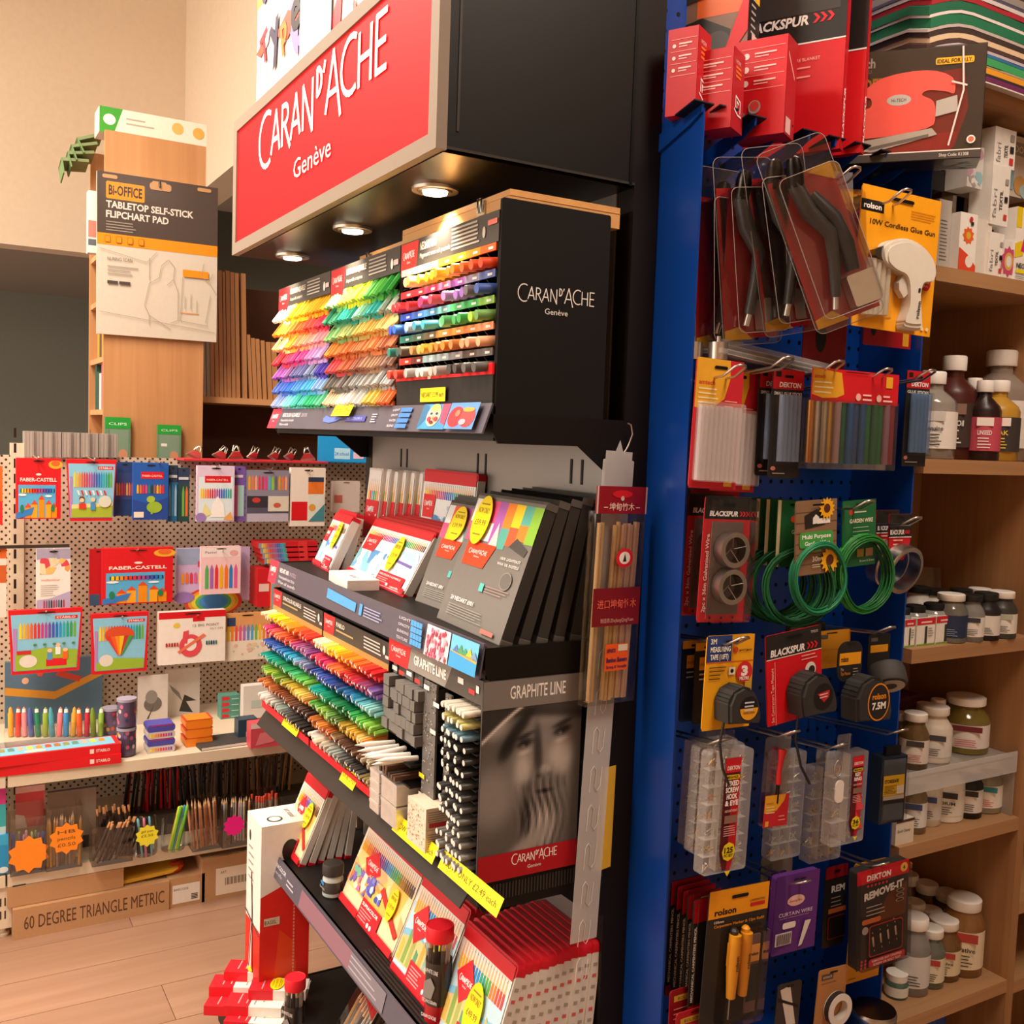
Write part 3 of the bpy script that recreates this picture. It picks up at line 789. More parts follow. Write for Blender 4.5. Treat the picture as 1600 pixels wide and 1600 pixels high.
# dark ink jar
p = at(512, 1400, Z=SH['low'])
o = B('gloss').lathe([(.020, 0), (.024, .004), (.024, .042), (.021, .050), (.018, .053)], 'b8c0bc', 20, mat='gloss').build('ink_jar', loc=(p.x, p.y+.012, SH['low']))
B('black').lathe([(.0245, .052), (.025, .056), (.025, .074), (.0225, .078), (.001, .079)], '3a3632', 24).build('cap', o)
b = B('gloss').lathe([(.0243, .012), (.0243, .038)], '4a4642', 20, cap=False); b.M = Matrix.Translation((-.002, -.0248, .03)); b.disc(0, .004, .011, '3a88c8', .005); b.text('Drawing Ink', 0, -.01, .006, 'e0dcd4', w=.03, al='c'); b.build('jar_label', o)
tag(o, 'small glass ink jar with dark screw cap on the lowest shelf', 'ink jar')


def tube_of_pencils(px, py, z, k, label, capr=True):
    p = at(px, py, Z=z)
    o = B('plastic').lathe([(.024*k, 0), (.025*k, .003), (.025*k, .012)], '3a3634', 20, 'gloss').build('pencil_tube', loc=(p.x, p.y, z))
    w_ = B('gloss').lathe([(.0244*k, .012), (.0244*k, .045)], 'c81c28', 20, cap=False).lathe([(.0244*k, .045), (.0244*k, .125)], '3c3835', 20, cap=False)
    w_.M = Matrix.Translation((.012*k, -.0236*k, 0)) @ Matrix.Rotation(.45, 4, 'Z')
    w_.text('GRAPHITE LINE', 0, .108, .008, 'e8e4e0', w=.036, al='c'); w_.flat([(-.015, .06), (.004, .06), (.012, .085), (.002, .1), (-.012, .09)], '8a8682'); w_.text('TECHNOGRAPH', 0, .052, .007, 'f0ece8', w=.034, al='c'); w_.text("CARAN D'ACHE", 0, .024, .007, 'ffffff', w=.034, al='c')
    w_.build('wrapper', o)
    for i in range(7):
        a_ = i*.75; b = B('plastic').lathe([(.0042, .012), (.0042, .148)], 'b8b4ae' if i % 2 else '4a4846', 6, smooth=False).lathe([(.0042, .148), (.0012, .163)], 'd8b488', 6, cap=False).lathe([(.0012, .163), (.0003, .167)], '333130', 6)
        b.build('pencil', o, loc=(.017*k*math.cos(a_), .017*k*math.sin(a_), 0))
    B('clear').lathe([(.0248*k, .012), (.0248*k, .172)], 'ffffff', 24, cap=False).build('clear_wall', o)
    B('gloss').lathe([(.0255*k, .162), (.0258*k, .164), (.0258*k, .188), (.0245*k, .1895), (.0235*k, .1885), (.0005, .1885)], 'e2202e', 26).build('cap', o)
    return tag(o, label, 'pencil tube', 'clear tubes of graphite pencils')


tube_of_pencils(683, 1600, SH['low'], 1.0, 'clear tube of graphite pencils with red cap on the lowest shelf')

# -------- rack of loose coloured pencils: two modules
PAL1 = [['f2e6b0', 'f4d820', 'f4c818', 'f0a818', 'ec8a1a', 'e86a20', 'e04a28', 'd83a30'], ['d83a78', 'e05a60', 'e4703a', 'd8583a', 'c8463a', 'b04a80', 'a86a9a', '8a4a90'], ['2a4a98', '3a60b0', '4a70c0', '2a80c0', '30a0c8', '60b0d0', '8a98b8', '5a5a90'],
        ['1a988a', '20a890', '2a9a70', '2a8a58', '30a060', '4ab070', '58b850', '80c050'], ['70a838', '98b838', '5a8a30', '8a9a38', 'c0a838', 'e0b840', 'e8c860', 'dca050'], ['c8743a', 'b0602e', '98502a', '8a4428', '7a4a34', '6a4634', '584038', '4a3a34'], ['e8ded4', 'c8beb4', 'a8b0a8', '8a9a90', '5a5a58', '484442', '3a3634', '302c2a']]
PAL2 = [['f4e8c0', 'f2e070', 'f4d020', 'f2b01c', 'ec8a1e', 'e8661f', 'e24428', 'd82a2e'], ['d83a60', 'cc3a70', 'e0603a', 'e87038', 'c83a3a', 'b83048', '9a4a78', '7a58a0'], ['3a58a8', '4a60b8', '2a50a0', '3a4a8a', '2a6aa0', '2a88b0', '58a8b8', '8ac8c8'],
        ['18a090', '20987a', '1a8a60', '2a8050', '1a7a48', '38a050', '68b848', '90c850'], ['5aa040', '88b848', '70a050', '5a7a38', 'b09030', 'd8a838', 'e0b868', 'e89848'], ['b86a30', 'd0803a', 'b05a28', '7a5a38', '604030', '54382c', '6a4a34', 'a89a80'], ['e0d8cc', 'd8c8b0', 'b8b0a0', '98a098', '6a6a66', '4a4644', '3c3836', '8a7a50']]
NAMES = ['yellow to red', 'pink and red', 'blue', 'teal and green', 'green and ochre', 'brown', 'white to black']
pm = {}


def pencil_mesh(c):
    if c in pm: return pm[c]
    b = B('gloss'); R_ = .0052
    b.lathe([(R_*.9, 0), (R_, .002), (R_, .064)], c, 6, smooth=False)
    b.lathe([(R_*.55, -.0008), (R_*.5, -.0009)], 'f0e8dc', 6, cap=True)
    pm[c] = b.mesh('coloured_pencil'); return pm[c]


NP = [21, 26]
base_tilt = Matrix.Rotation(-PI/2+.13, 4, 'X')
for m in range(2):
    x0, x1 = MOD[m]+.012, MOD[m+1]-.006
    mod = B('black').box(x0-.010, x0-.006, YF+.004, YB-.02, SH['rack'], 1.155, '16120f').box(x0-.010, x1+.004, YB-.024, YB-.02, SH['rack'], 1.155, '16120f').box(x0-.010, x1+.004, YF+.02, YB-.02, 1.150, 1.156, '4a4642').box(x1, x1+.004, YF+.004, YB-.02, SH['rack'], 1.155, '16120f').build('pencil_rack')
    tag(mod, ('black pencil rack with coloured pencils at the far end of its shelf', 'black pencil rack with coloured pencils beside the graphite module')[m], 'pencil rack')
    h_ = B('gloss'); h_.M = Matrix.Translation((x0-.008, YF+.002, 1.112)); wd = x1-x0+.01
    h_.box(0, wd, 0, .004, 0, .042, '3a3632'); logo(h_, .002, .001, .07, .040); h_.text(('SUPRACOLOR AQUARELLE', 'PABLO')[m], .08, .024, .010, 'e8e4dc', w=(.14, .05)[m], bold=.02); h_.lines(.08, .014, .13, 1, .008, .004, 'b09a60'); h_.lines(.24, .03, .09, 4, .007, .003, 'c8c4bc', .1); h_.disc(.345, .024, .006, 'e8e4dc', .009); h_.rect(.352, .01, .368, .016, 'e8c8c0')
    h_.box(0, wd, -.001, 0, -.012, 0, 'a8884a')
    h_.build('header_card', mod)
    for r_ in range(7):
        z_ = 1.092-r_*.0345; yf = YF-.028-.0012*r_
        t_ = B('black').box(x0-.005, x1, yf+.03, YB-.03, z_-.0075, z_-.0058, '0e0c0b').build('tray', mod)
        n = NP[m]; pal = (PAL1, PAL2)[m][r_]
        for i in range(n):
            c = pal[min(7, int(i/n*8))]
            o = bpy.data.objects.new('coloured_pencil', pencil_mesh(c)); COL.objects.link(o)
            o.matrix_world = Matrix.Translation((x0+.006+(x1-x0-.012)*i/(n-1)+rnd.uniform(-.001, .001), yf+rnd.uniform(-.006, .006), z_+rnd.uniform(-.0012, .0012))) @ base_tilt @ Matrix.Rotation(rnd.random(), 4, 'Z')
            tag(o, '%s pencil, %s along the %s row of the %s rack' % (cname(c), nth(i), ('top', 'second', 'third', 'fourth', 'fifth', 'sixth', 'lowest')[r_], ('far', 'nearer')[m]), 'pencil', 'coloured pencils in the two racks')
        # further pencils lying under the top layer
        st = B('gloss')
        for i in range(n):
            c = pal[min(7, int(i/n*8))]
            st.M = Matrix.Translation((x0+.011+(x1-x0-.012)*i/(n-1), yf+.006+rnd.uniform(-.004, .006), z_-.0085-rnd.random()*.001)) @ base_tilt; st.lathe([(.005, 0), (.005, .05)], c, 6, smooth=False)
        st.M = None; o = st.build('pencil_underlayer', mod); o['kind'] = 'stuff'
    st = B('gloss').box(x0-.006, x1, YF-.024, YF-.021, .850, .866, 'd8202c').build('red_strip', mod)

# -------- graphite module
gx0, gx1 = MOD[2]+.004, XR-.002
zg0, zg1 = SH['rack']+.002, 1.166
G = tag(empty('graphite_module', (gx0, YF, zg0)), 'graphite-line display module with portrait side panel and charcoal blocks', 'display module')
Gw, Gh = gx1-gx0, zg1-zg0
B('black').box(0, .006, .02, .24, 0, Gh, '191512').box(0, Gw, .235, .24, 0, Gh, '0c0a09').box(.006, Gw-.006, .03, .235, -.001, .003, '0c0a09').build('carcass', G)
B('gloss').box(0, Gw, .0, .19, Gh-.004, Gh, 'b4b0aa').build('top_plate', G)
h_ = B('gloss'); h_.M = Matrix.Translation((0, -.002, Gh-.040)); h_.box(0, Gw, 0, .006, 0, .040, '8e8a84'); h_.flat([(.24, 0), (.265, .04), (Gw, .04), (Gw, 0)], '4a4642'); logo(h_, 0, -.002, .10, .044); h_.text('GRAPHITE LINE', .115, .014, .017, 'f4f0ea', w=.13, bold=.03); h_.rect(.29, .02, .31, .03, 'd8d0c8'); h_.rect(.33, .012, .35, .02, 'c83a38'); h_.rect(.355, .018, .365, .03, 'e8e4e0'); h_.build('header_card', G)
# speckled front plates
for a_, b_, c_, d_ in ((.155, .205, .07, Gh-.045), (.24, .262, .08, Gh-.05)):
    b = B('gloss').box(a_, b_, .0, .004, c_, d_, '6a6662')
    for k in range(120): x_, z__ = a_+(b_-a_)*rnd.random(), c_+(d_-c_)*rnd.random(); b.disc(x_, z__, .0016, rnd.choice(('c8c4be', '3a3634', '2a2624', 'a8a49e')), n=5, y=-.0006)
    b.build('speckled_plate', G)
for x_, z__, c in ((.02, Gh-.055, 'd8d4ce'), (.05, Gh-.058, 'c83a38'), (.085, Gh-.052, 'e8e4de'), (.12, Gh-.058, 'c83a38'), (.16, Gh-.06, 'e8e4de'), (.20, .25, 'e8e4de'), (.19, .20, 'd8d4ce'), (.02, .155, 'f0d820'), (.15, .11, 'f0d820'), (.20, .06, 'e8e4de'), (.15, .075, 'd8d4ce')): B('gloss').rect(x_, z__, x_+.022, z__+.008, c, y=-.003).build('price_ticket', G)
# charcoal blocks: two stepped blocks of sticks seen end on
q = random.Random(5); kb = {}; nb_ = 0
gridz = [(.165+k*.0205) for k in range(6)]
for k, z_ in enumerate(gridz):
    x = .004
    while x < .148:
        wd = q.choice((.017, .019, .027)); hh = .0195
        if not (k == 4 and .03 < x < .045) and not (k == 2 and .02 < x < .04):
            key = (wd,)
            if key not in kb: kb[key] = B('rubber').box(0, wd-.0012, 0, .06, 0, hh-.001, '6c6964').mesh('graphite_block')
            o = bpy.data.objects.new('graphite_block', kb[key]); COL.objects.link(o)
            o.location = (gx0+x, YF-.014+.010*(k > 4)+q.uniform(-.003, .003)+.012*(z_ > .26), zg0+z_)
            nb_ = nb_+1 if x > .005 else 0; tag(o, 'grey graphite block, %s along the %s course of blocks' % (nth(nb_), ('lowest', 'second', 'third', 'fourth', 'fifth', 'top')[k]), 'graphite block', 'graphite blocks stacked in the module')
        x += wd
B('black').box(.004, .15, -.01, .235, .160, .1645, '0e0c0b').build('block_tray', G)
# white paper stumps, charcoal sticks, metal tins, eraser boxes
for k in range(7):
    o = B('paper').lathe([(.0004, -.052), (.005, -.03), (.005, .03)], 'e9e2da', 8).build('paper_stump'); o.matrix_world = Matrix.Translation((gx0+.03+.018*k+q.uniform(-.004, .004), YF-.03, zg0+.140-.004*(k % 3))) @ Matrix.Rotation(-PI/2+.1*q.uniform(-1, 1), 4, 'X') @ Matrix.Rotation(q.uniform(-.15, .15), 4, 'Y')
    tag(o, 'white paper blending stump, %s under the graphite blocks' % nth(k), 'blending stump', 'paper blending stumps')
B('black').box(.004, .15, -.02, .235, .126, .130, '0e0c0b').build('stump_tray', G)
for k in range(9):
    o = B('paper').box(-.004, .004, -.035, .03, 0, .008, '6a4a38' if k % 3 else '3c3430').build('charcoal_stick', loc=(gx0+.05+.0125*(k % 6), YF, zg0+.093+.009*(k//6)), rot=(0, 0, q.uniform(-.06, .06))); tag(o, 'dark sketching stick, %s in the tray below the paper stumps' % nth(k), 'sketching stick', 'sketching sticks in the graphite module')
B('black').box(.004, .15, -.02, .235, .088, .092, '0e0c0b').build('stick_tray', G)
B('black').box(.006, .22, -.02, .235, .003, .006, '0e0c0b').build('tin_tray', G)
for k, (x_, z_, big) in enumerate(((.0, .006, 0), (.0, .026, 0), (.0, .046, 0), (.0, .066, 0), (.055, .006, 1), (.055, .048, 1))):
    w2, h2 = (.045, .019) if not big else (.07, .040)
    o = B('brushed').prism(rr(0, 0, w2, h2, .003), 0, .085, 'f0ece6').build('metal_tin', loc=(gx0+x_, YF-.034, zg0+z_)); tag(o, ('flat' if not big else 'deep')+' bare metal tin in the graphite module, %s of its stack' % (('lowest', 'second', 'third', 'topmost')[k] if not big else ('lower', 'upper')[k-4]), 'metal tin', 'metal tins in the graphite module')
    B('brushed').prism(rr(-.0008, h2-.006, w2+.0008, h2+.0004, .002), -.0008, .0858, 'f6f2ec').build('lid', o)
for k in range(2):
    o = B('paper').box(0, .075, 0, .05, 0, .038, 'e2cbb4').build('eraser_box', loc=(gx0+.165-.0*k, YF-.030, zg0+.006+.0388*k)); tag(o, ('lower', 'upper')[k]+' speckled cardboard eraser box beside the metal tins', 'box', 'eraser boxes in the graphite module')
    b = B('paper')
    for j in range(60): b.disc(.002+.071*q.random(), .002+.034*q.random(), .0016, q.choice(('b88a6a', 'f4e8dc', 'c89a7a')), n=5, y=-.0006)
    b.build('speckled_print', o); b = B('paper'); b.M = Matrix.Translation((.0752, 0, 0)) @ FX; b.lines(.004, .03, .042, 5, .004, .0012, '8a7a6a'); b.rect(.006, .004, .04, .012, 'c83a38'); b.build('side_print', o)
# graphite pencils, ends out, in columns by the corner
gp = {}
for r_ in range(14):
    z_ = zg1-.056-r_*.0196
    c = ('d0c8b8', 'b0a868', '5a7a8a', '2a2826', '33302e', '2a2826', '3a3836', '3a3836', '4a4846', '55524e', '605d59', '6a6763', '7a7772', '86837e')[r_]
    if c not in gp: gp[c] = B('gloss').lathe([(.0052, 0), (.0056, .001), (.0056, .16)], c, 8).lathe([(.0048, -.0004), (.001, -.0006)], 'ded8d0', 8).mesh('graphite_pencil')
    for k in range(7):
        if r_ in (6, 10) and k < 2: continue
        o = bpy.data.objects.new('graphite_pencil', gp[c]); COL.objects.link(o)
        o.matrix_world = Matrix.Translation((gx1-.092+k*.0125, YF-.026-.003*(k % 2)+q.uniform(-.004, .004), z_+.001*(k % 2))) @ Matrix.Rotation(-PI/2, 4, 'X')
        tag(o, 'graphite pencil, %s along row %s down the corner column' % (nth(k), nth(r_)), 'pencil', 'graphite pencils in the corner column')
cell = B('black')
for r_ in range(14): cell.box(Gw-.10, Gw-.004, -.006, .18, Gh-.056-r_*.0196-.0078, Gh-.056-r_*.0196-.0062, '2c2927')
cell.build('pencil_grid', G)['kind'] = 'stuff'
# side panel with the portrait photograph
sp_ = B('gloss').box(XR-.001, XR+.003, YF-.004, YF+.186, zg0+.002, zg1, '4a4441').build('side_panel', G); sp_.matrix_basis = Matrix.Translation((-gx0, -YF, -zg0))
SW, SHh = .19, zg1-zg0-.002
b = B('gloss'); b.M = Matrix.Translation((XR+.0036, YF-.004, zg0+.002)) @ FX
Hh = SHh
def fl(pts, c): b.flat([(x*SW, z*Hh) for x, z in pts], c, y=None)
def soft(x, z, cx, cz, rx, rz, a=0, p=2.0):
    c, s_ = math.cos(a), math.sin(a); u, v = ((x-cx)*c+(z-cz)*s_)/rx, (-(x-cx)*s_+(z-cz)*c)/rz
    return math.exp(-(u*u+v*v)**p)


def tone(x, z):
    """grey value of the portrait photograph at x, z (0..1): man in a brimmed hat with a full beard"""
    L = .22+.13*soft(x, z, .12, .42, .24, .16)+.22*soft(x, z, .1, .8, .16, .09)
    face = soft(x, z, .63, .56, .36, .26, 0, 2.5); L = L*(1-face)+face*(.34+.16*soft(x, z, .80, .58, .14, .09)+.17*soft(x, z, .40, .53, .09, .10)+.10*soft(x, z, .66, .80, .26, .04)-.20*soft(x, z, .56, .62, .045, .16, .12)-.10*soft(x, z, .97, .5, .08, .3))
    L += .16*soft(x, z, .63, .525, .06, .028)-.18*soft(x, z, .585, .497, .035, .012)-.14*soft(x, z, .68, .50, .028, .011)
    for ex, ez, k in ((.425, .663, 1), (.80, .705, 1.1)):
        L -= .24*soft(x, z, ex, ez+.012, .085*k, .022, .12)+.20*soft(x, z, ex, ez+.048, .10*k, .013, .18); L += .24*soft(x, z, ex-.01, ez-.002, .026, .006)-.3*soft(x, z, ex+.012, ez, .011, .008)+.12*soft(x, z, ex, ez-.034, .07*k, .012, .1)
    brim = .70+.155*min(1, x/.42)+.02*math.sin(x*5); d = z-brim
    top = brim if x < .30 else .812-.05*max(0, x-.45)-.10*max(0, x-.85); hat = 1/(1+math.exp(-(z-top)*150))
    L = L*(1-hat*.95)+hat*.95*(.10+.05*soft(x, z, .8, .86, .3, .05))
    for q_ in (soft(x, z, .25, .66, .10, .05, .5), soft(x, z, .36, .755, .17, .04, .55)): L = L*(1-.85*q_)+.05*q_
    if x < .5: L = L+(.72-L)*math.exp(-(d/.008)**2)
    beard = max(soft(x, z, .63, .30, .25, .22, 0, 2.2), soft(x, z, .64, .445, .26, .055, 0, 2)); h_ = math.sin(x*88+3.1*math.sin(z*17)+6*z)*.5+math.sin(x*163-9*z+2*math.sin(z*31))*.5
    L = L*(1-beard)+beard*(.25+.30*h_*(.4+.6*soft(x, z, .63, .24, .2, .2))+.16*soft(x, z, .64, .22, .12, .12)-.16*soft(x, z, .45, .33, .05, .14)); L -= .2*soft(x, z, .64, .418, .09, .010)
    coat = soft(x, z, .42, .12, .36, .06, .38, 2); L = L*(1-coat)+coat*.40
    return max(.02, min(.85, L))


NX, NZ = 64, 112; g_ = [[tone(i/NX, j/NZ)*(1 if j/NZ < .86 else 0) for i in range(NX+1)] for j in range(NZ+1)]
for j in range(NZ):
    for i in range(NX):
        t_ = (g_[j][i]+g_[j][i+1]+g_[j+1][i]+g_[j+1][i+1])/4; t_ = t_**1.9*1.75
        b.add([(i/NX*SW, -.0003, j/NZ*Hh), ((i+1)/NX*SW, -.0003, j/NZ*Hh), ((i+1)/NX*SW, -.0003, (j+1)/NZ*Hh), (i/NX*SW, -.0003, (j+1)/NZ*Hh)], [(0, 1, 2, 3)], (t_, t_*.90, t_*.83))
b.lay = 2; fl([(0, .86), (1, .86), (1, 1), (0, 1)], '7a746f'); b.text('GRAPHITE LINE', .26*SW, .905*Hh, .022, 'f0ece6', w=.56*SW, bold=.01)
fl([(0, 0), (1, 0), (1, .135), (0, .135)], 'a8121e'); b.lay += 1; brand(b, .56*SW, .075*Hh, .0145, 'f4ece6', -.00025*b.lay, w=.46*SW, sw=.1)
b.build('portrait_print', sp_)

# -------- top shelf: three crayon and pastel boxes
Z0 = SH['top']+.002
ztp = 1.905
C1 = [['f4f0e0', 'f4e040', 'f6d030', 'f4c020', 'e8a818'], ['f09a1c', 'f0a840', 'ec7030', 'e86050', 'd83050'], ['f4d890', 'f0b840', 'f0a870', 'f4b098', 'ee98a0'], ['e03a4a', 'd83a70', 'd84a98', 'cc8ac8', 'c0a0d8'], ['b060c0', 'a070a8', '6a70a8', '8a98b8', '4a3ab0'], ['4a70d0', '2a70d8', '4a98e0', '4ab0e0', '8ab0e8'], ['98b0e0', '80dcd8', '50d0b8', '30c080', '58c890']]
C2 = [['8ac870', 'e0d830', 'c0d040', '58b848', '2a9838'], ['40a078', '20988a', '80c0a0', '30a8a0', '98a898'], ['80b870', 'a0b068', 'c8b058', 'd8a850', 'dcb468'], ['d88030', 'd07038', 'c87848', 'e08850', 'b86a48'], ['d84850', 'b85a3a', '98604a', 'b08868', '8a6a5a'], ['6a6a64', '7a7672', '989a98', 'a0a09a', 'a8acac'], ['e8d0a8', 'e8e4d8', 'd0cec8', 'd8b850', 'e87840']]
cm = {}


def box_unit(i, label):
    x0, x1 = MOD[i]+.002, MOD[i+1]-.002
    yb = YF+.2
    o = B('black').box(x0, x0+.004, YF+.004, yb, Z0, ztp, '17130f').box(x0, x1, yb-.004, yb, Z0, ztp, '17130f').box(x0, x1, YF+.004, yb, Z0, Z0+.004, '17130f').box(x1-.004, x1, YF+.004, yb, Z0, ztp, '17130f').box(x0, x1, YF+.02, yb, ztp-.004, ztp, '17130f').build('crayon_box')
    tag(o, label, 'crayon box', 'open display boxes on the top shelf')
    h_ = B('gloss'); W_ = x1-x0; h_.M = Matrix.Translation((x0, YF+.002, ztp-.048)); h_.box(0, W_, 0, .004, 0, .048, '423d39')
    return o, h_, x0, x1


for i, (cols, n, lab_) in enumerate(((C1, 17, 'far'), (C2, 23, 'middle'))):
    o, h_, x0, x1 = box_unit(i, ('open box of bright crayons at the far end of the top shelf', 'open box of green, brown and grey crayons in mid top shelf')[i]); W_ = x1-x0
    logo(h_, .002, -.012, .085, .058); h_.text('NEOCOLOR II AQUARELLE', .095, .026, .012, 'e8e0d4', w=.11, bold=.02); h_.text('Aquarelle crayons', .095, .010, .008, 'd8d0c4', w=.09); h_.lines(.22, .038, .09, 5, .007, .003, 'b8b0a4', .1); h_.disc(.336, .018, .006, 'e8e0d4', .010); h_.rect(.345, .014, .366, .024, 'd8c0b8'); h_.build('header_card', o)
    B('gloss').box(x0, x1, YF, YF+.004, Z0, Z0+.014, 'd8202c').build('red_strip', o)
    rows = len(cols); dz = (ztp-.058-Z0-.014)/rows
    for r_ in range(rows):
        zr = ztp-.058-(r_+.92)*dz
        tr = B('black').box(x0+.006, x1-.006, YF+.004, YF+.1, zr-.004, zr-.001, '0e0c0a')
        for g in range(5): tr.box(x0+.04+(W_-.045)*g/5, x0+.036+(W_-.045)*(g+1)/5, YF+.002, YF+.004, zr-.004, zr+.010, cols[r_][g])
        tr.build('tray', o)
        for k in range(n):
            c = cols[r_][min(4, int(k/n*5))]
            if c not in cm: cm[c] = B('gloss').lathe([(.0056, 0), (.0062, .001), (.0062, .05)], c, 6, smooth=False).lathe([(.0045, -.0008), (.001, -.001)], c, 6).mesh('crayon')
            cr = bpy.data.objects.new('crayon', cm[c]); COL.objects.link(cr)
            cr.matrix_world = Matrix.Translation((x0+.012+(W_-.024)*k/(n-1), YF-.012+rnd.uniform(-.004, .004), zr+.003+rnd.uniform(0, .003))) @ Matrix.Rotation(-PI/2+.95, 4, 'X')
            tag(cr, '%s crayon, %s along the %s row of the %s crayon box' % (cname(c), nth(k), ('top', 'second', 'third', 'fourth', 'fifth', 'sixth', 'lowest')[r_], lab_), 'crayon', 'crayons in the two display boxes')
o, h_, x0, x1 = box_unit(2, 'black pastel box with sliding rows and wordmark on its side panel'); W_ = x1-x0
logo(h_, .002, -.010, .075, .056, 'e62a22'); h_.text('NEOART 6901', .085, .026, .014, 'e8e0d4', w=.065, bold=.02); h_.text('Pigment wax oil pastels', .085, .012, .008, 'd8d0c4', w=.12); h_.lines(.21, .040, .10, 6, .0065, .003, 'b8b0a4', .1); h_.disc(.325, .02, .005, 'b8b0a4', .009); h_.rect(.338, .028, .368, .036, 'e8786a'); h_.build('header_card', o)
B('black').box(x0, x1, YF, YF+.004, Z0, Z0+.062, '26221f').build('lower_front', o)
B('gloss').box(x0, x1, YF-.002, YF+.003, Z0+.062, Z0+.080, 'e01c22').box(x0+.14, x0+.152, YF-.003, YF, Z0+.062, Z0+.08, 'e8b0a4').build('red_strip', o)
b = B('gloss').rect(0, 0, .10, .024, 'f4e414', y=-.0005).text('NEOART £2.99 each', .006, .008, .009, '6a5a10', w=.088, y=-.001); q_ = b.build('price_card', o); q_.location = (x0+.115, YF-.004, Z0+.022)
L3 = [['d8d4cc', 'f0e8d0', 'f4e090', 'f4d838', 'f0c020', 'f0901c', 'e8601c'], ['e83038', 'd83040', 'c83868', 'd86a9a', '9a58b0', '8a8aa0', '5a70a8'], ['2a58d0', '4a80d8', '58a0d0', '70b8b8', '50b070', '40a858', '8ac050'], ['2a8a78', '5a7a60', '7a6a4a', 'c89040', 'e8903a', 'e88848', 'ee9a70'], ['e84030', '8a3a2a', 'a8c8d0', '9ab0b8', '8a8a90', '5a4a40', '6a6660']]
P3 = [[0, 0, 'f4e8a0', 'f4e070', 'f6dc40', 'f4d020', 'f4d820', 'f0b81c', 'ee981c', 'f09018', 'e86a1c', 'e8501c', 'e0441c'], ['e02830', 'e43038', 'd82830', 0, 'd83a80', 'c83a78', 'e05068', 0, 'b890d0', 'a878c8', '9a68c0', '6a6268', '3a58a0'],
      ['3a60d8', '3a78e0', '5a98e0', 'b8d8e8', '4aa8c8', '50c0d0', 0, '80d0a8', '60c078', '48b060', '38a850', 'a0d040', '6a9a50'], ['2a8a7a', '38605a', '605848', 'b89050', 'd8b060', 'e0a830', 'e89a28', 'd88a38', 'e88a28', 'd8864a', 'e09868', 'e8a078', 'e8a880'], ['e04a30', 'e05038', 'c04a38', 'b8b8b8', 'c8c8c4', 'e0dcd4', 'd8b8b0', 'b0aca8', 0, '3a3430', '4a4440', '605c58', '54504c']]
bt = {}
for r_ in range(5):
    zr = ztp-.060-r_*.0405
    t_ = B('gloss'); t_.M = Matrix.Translation((x0+.004, YF+.001, zr-.001))
    for g in range(7): t_.box(.002+(W_-.012)*g/7, .002+(W_-.012)*(g+1)/7, 0, .003, 0, .012, L3[r_][g]); t_.rect(.002+(W_-.012)*(g+.55)/7, .003, .002+(W_-.012)*(g+.85)/7, .007, 'f0ece4', y=-.0006)
    tr = t_.build('colour_strip', o)
    b = B('metal')
    for g in range(12): b.tube([(x0+.02+(W_-.03)*g/12, YF+.004, zr-.002), (x0+.02+(W_-.03)*g/12, YF+.02, zr-.018), (x0+.02+(W_-.03)*g/12, YF+.0, zr-.026)], .0009, '6a655f', 4)
    b.build('wire_divider', o)['kind'] = 'stuff'
    B('black').box(x0+.004, x1-.004, YF+.002, YF+.15, zr-.032, zr-.0298, '0c0a08').build('tray', o)
    for g, c in enumerate(P3[r_]):
        if not c: continue
        if c not in bt: bt[c] = B('plastic').lathe([(.0076, 0), (.0082, .0008), (.0082, .068)], c, 14).mesh('oil_pastel')
        cr = bpy.data.objects.new('oil_pastel', bt[c]); COL.objects.link(cr)
        cr.matrix_world = Matrix.Translation((x0+.02+(W_-.04)*g/12, YF-.022+rnd.uniform(-.008, .006), zr-.021)) @ Matrix.Rotation(-PI/2+.12, 4, 'X') @ Matrix.Rotation(rnd.uniform(-.06, .06), 4, 'Y')
        tag(cr, '%s oil pastel, %s along the %s row of the pastel box' % (cname(c), nth(g), ('top', 'second', 'third', 'fourth', 'lowest')[r_]), 'oil pastel', 'oil pastels in the black box')
pn = B('satin').prism(rr(0, 0, .205, .335, .004), 0, .006, '1b1817').build('side_panel', o); pn.matrix_world = Matrix.Translation((XR-.002, YF+.004, 1.588)) @ FX
b = B('satin'); brand(b, .105, .185, .0225, 'e8e2da', -.0006, w=.145, sw=.075); b.build('lettering', pn)
# wooden boxes standing on the crayon boxes
for k, (l, r_, y_, z_) in enumerate((((-2.12, -1.80, .83, ztp+.0)), ((-1.80, -1.392, .79, ztp+.0)))):
    o = B('beech_x').box(l, r_, y_, y_+.21, z_, z_+.034).build('wooden_box'); tag(o, ('wooden crayon case with clasp lying on the middle crayon box', 'wooden pastel case with clasp lying on the black pastel box')[k], 'wooden case', 'wooden cases on the crayon boxes')
    B('beech_x').box(l-.001, r_+.001, y_-.001, y_+.211, z_+.024, z_+.0245).build('lid_seam', o)
    cx = l+.06 if k == 0 else r_-.09
    B('metal').box(cx-.012, cx+.012, y_-.003, y_, z_+.008, z_+.03, 'c8c0b0').tube([(cx-.006, y_-.005, z_+.012), (cx-.006, y_-.006, z_+.034), (cx+.006, y_-.006, z_+.034), (cx+.006, y_-.005, z_+.012)], .0018, 'e0d8cc').build('clasp', o)

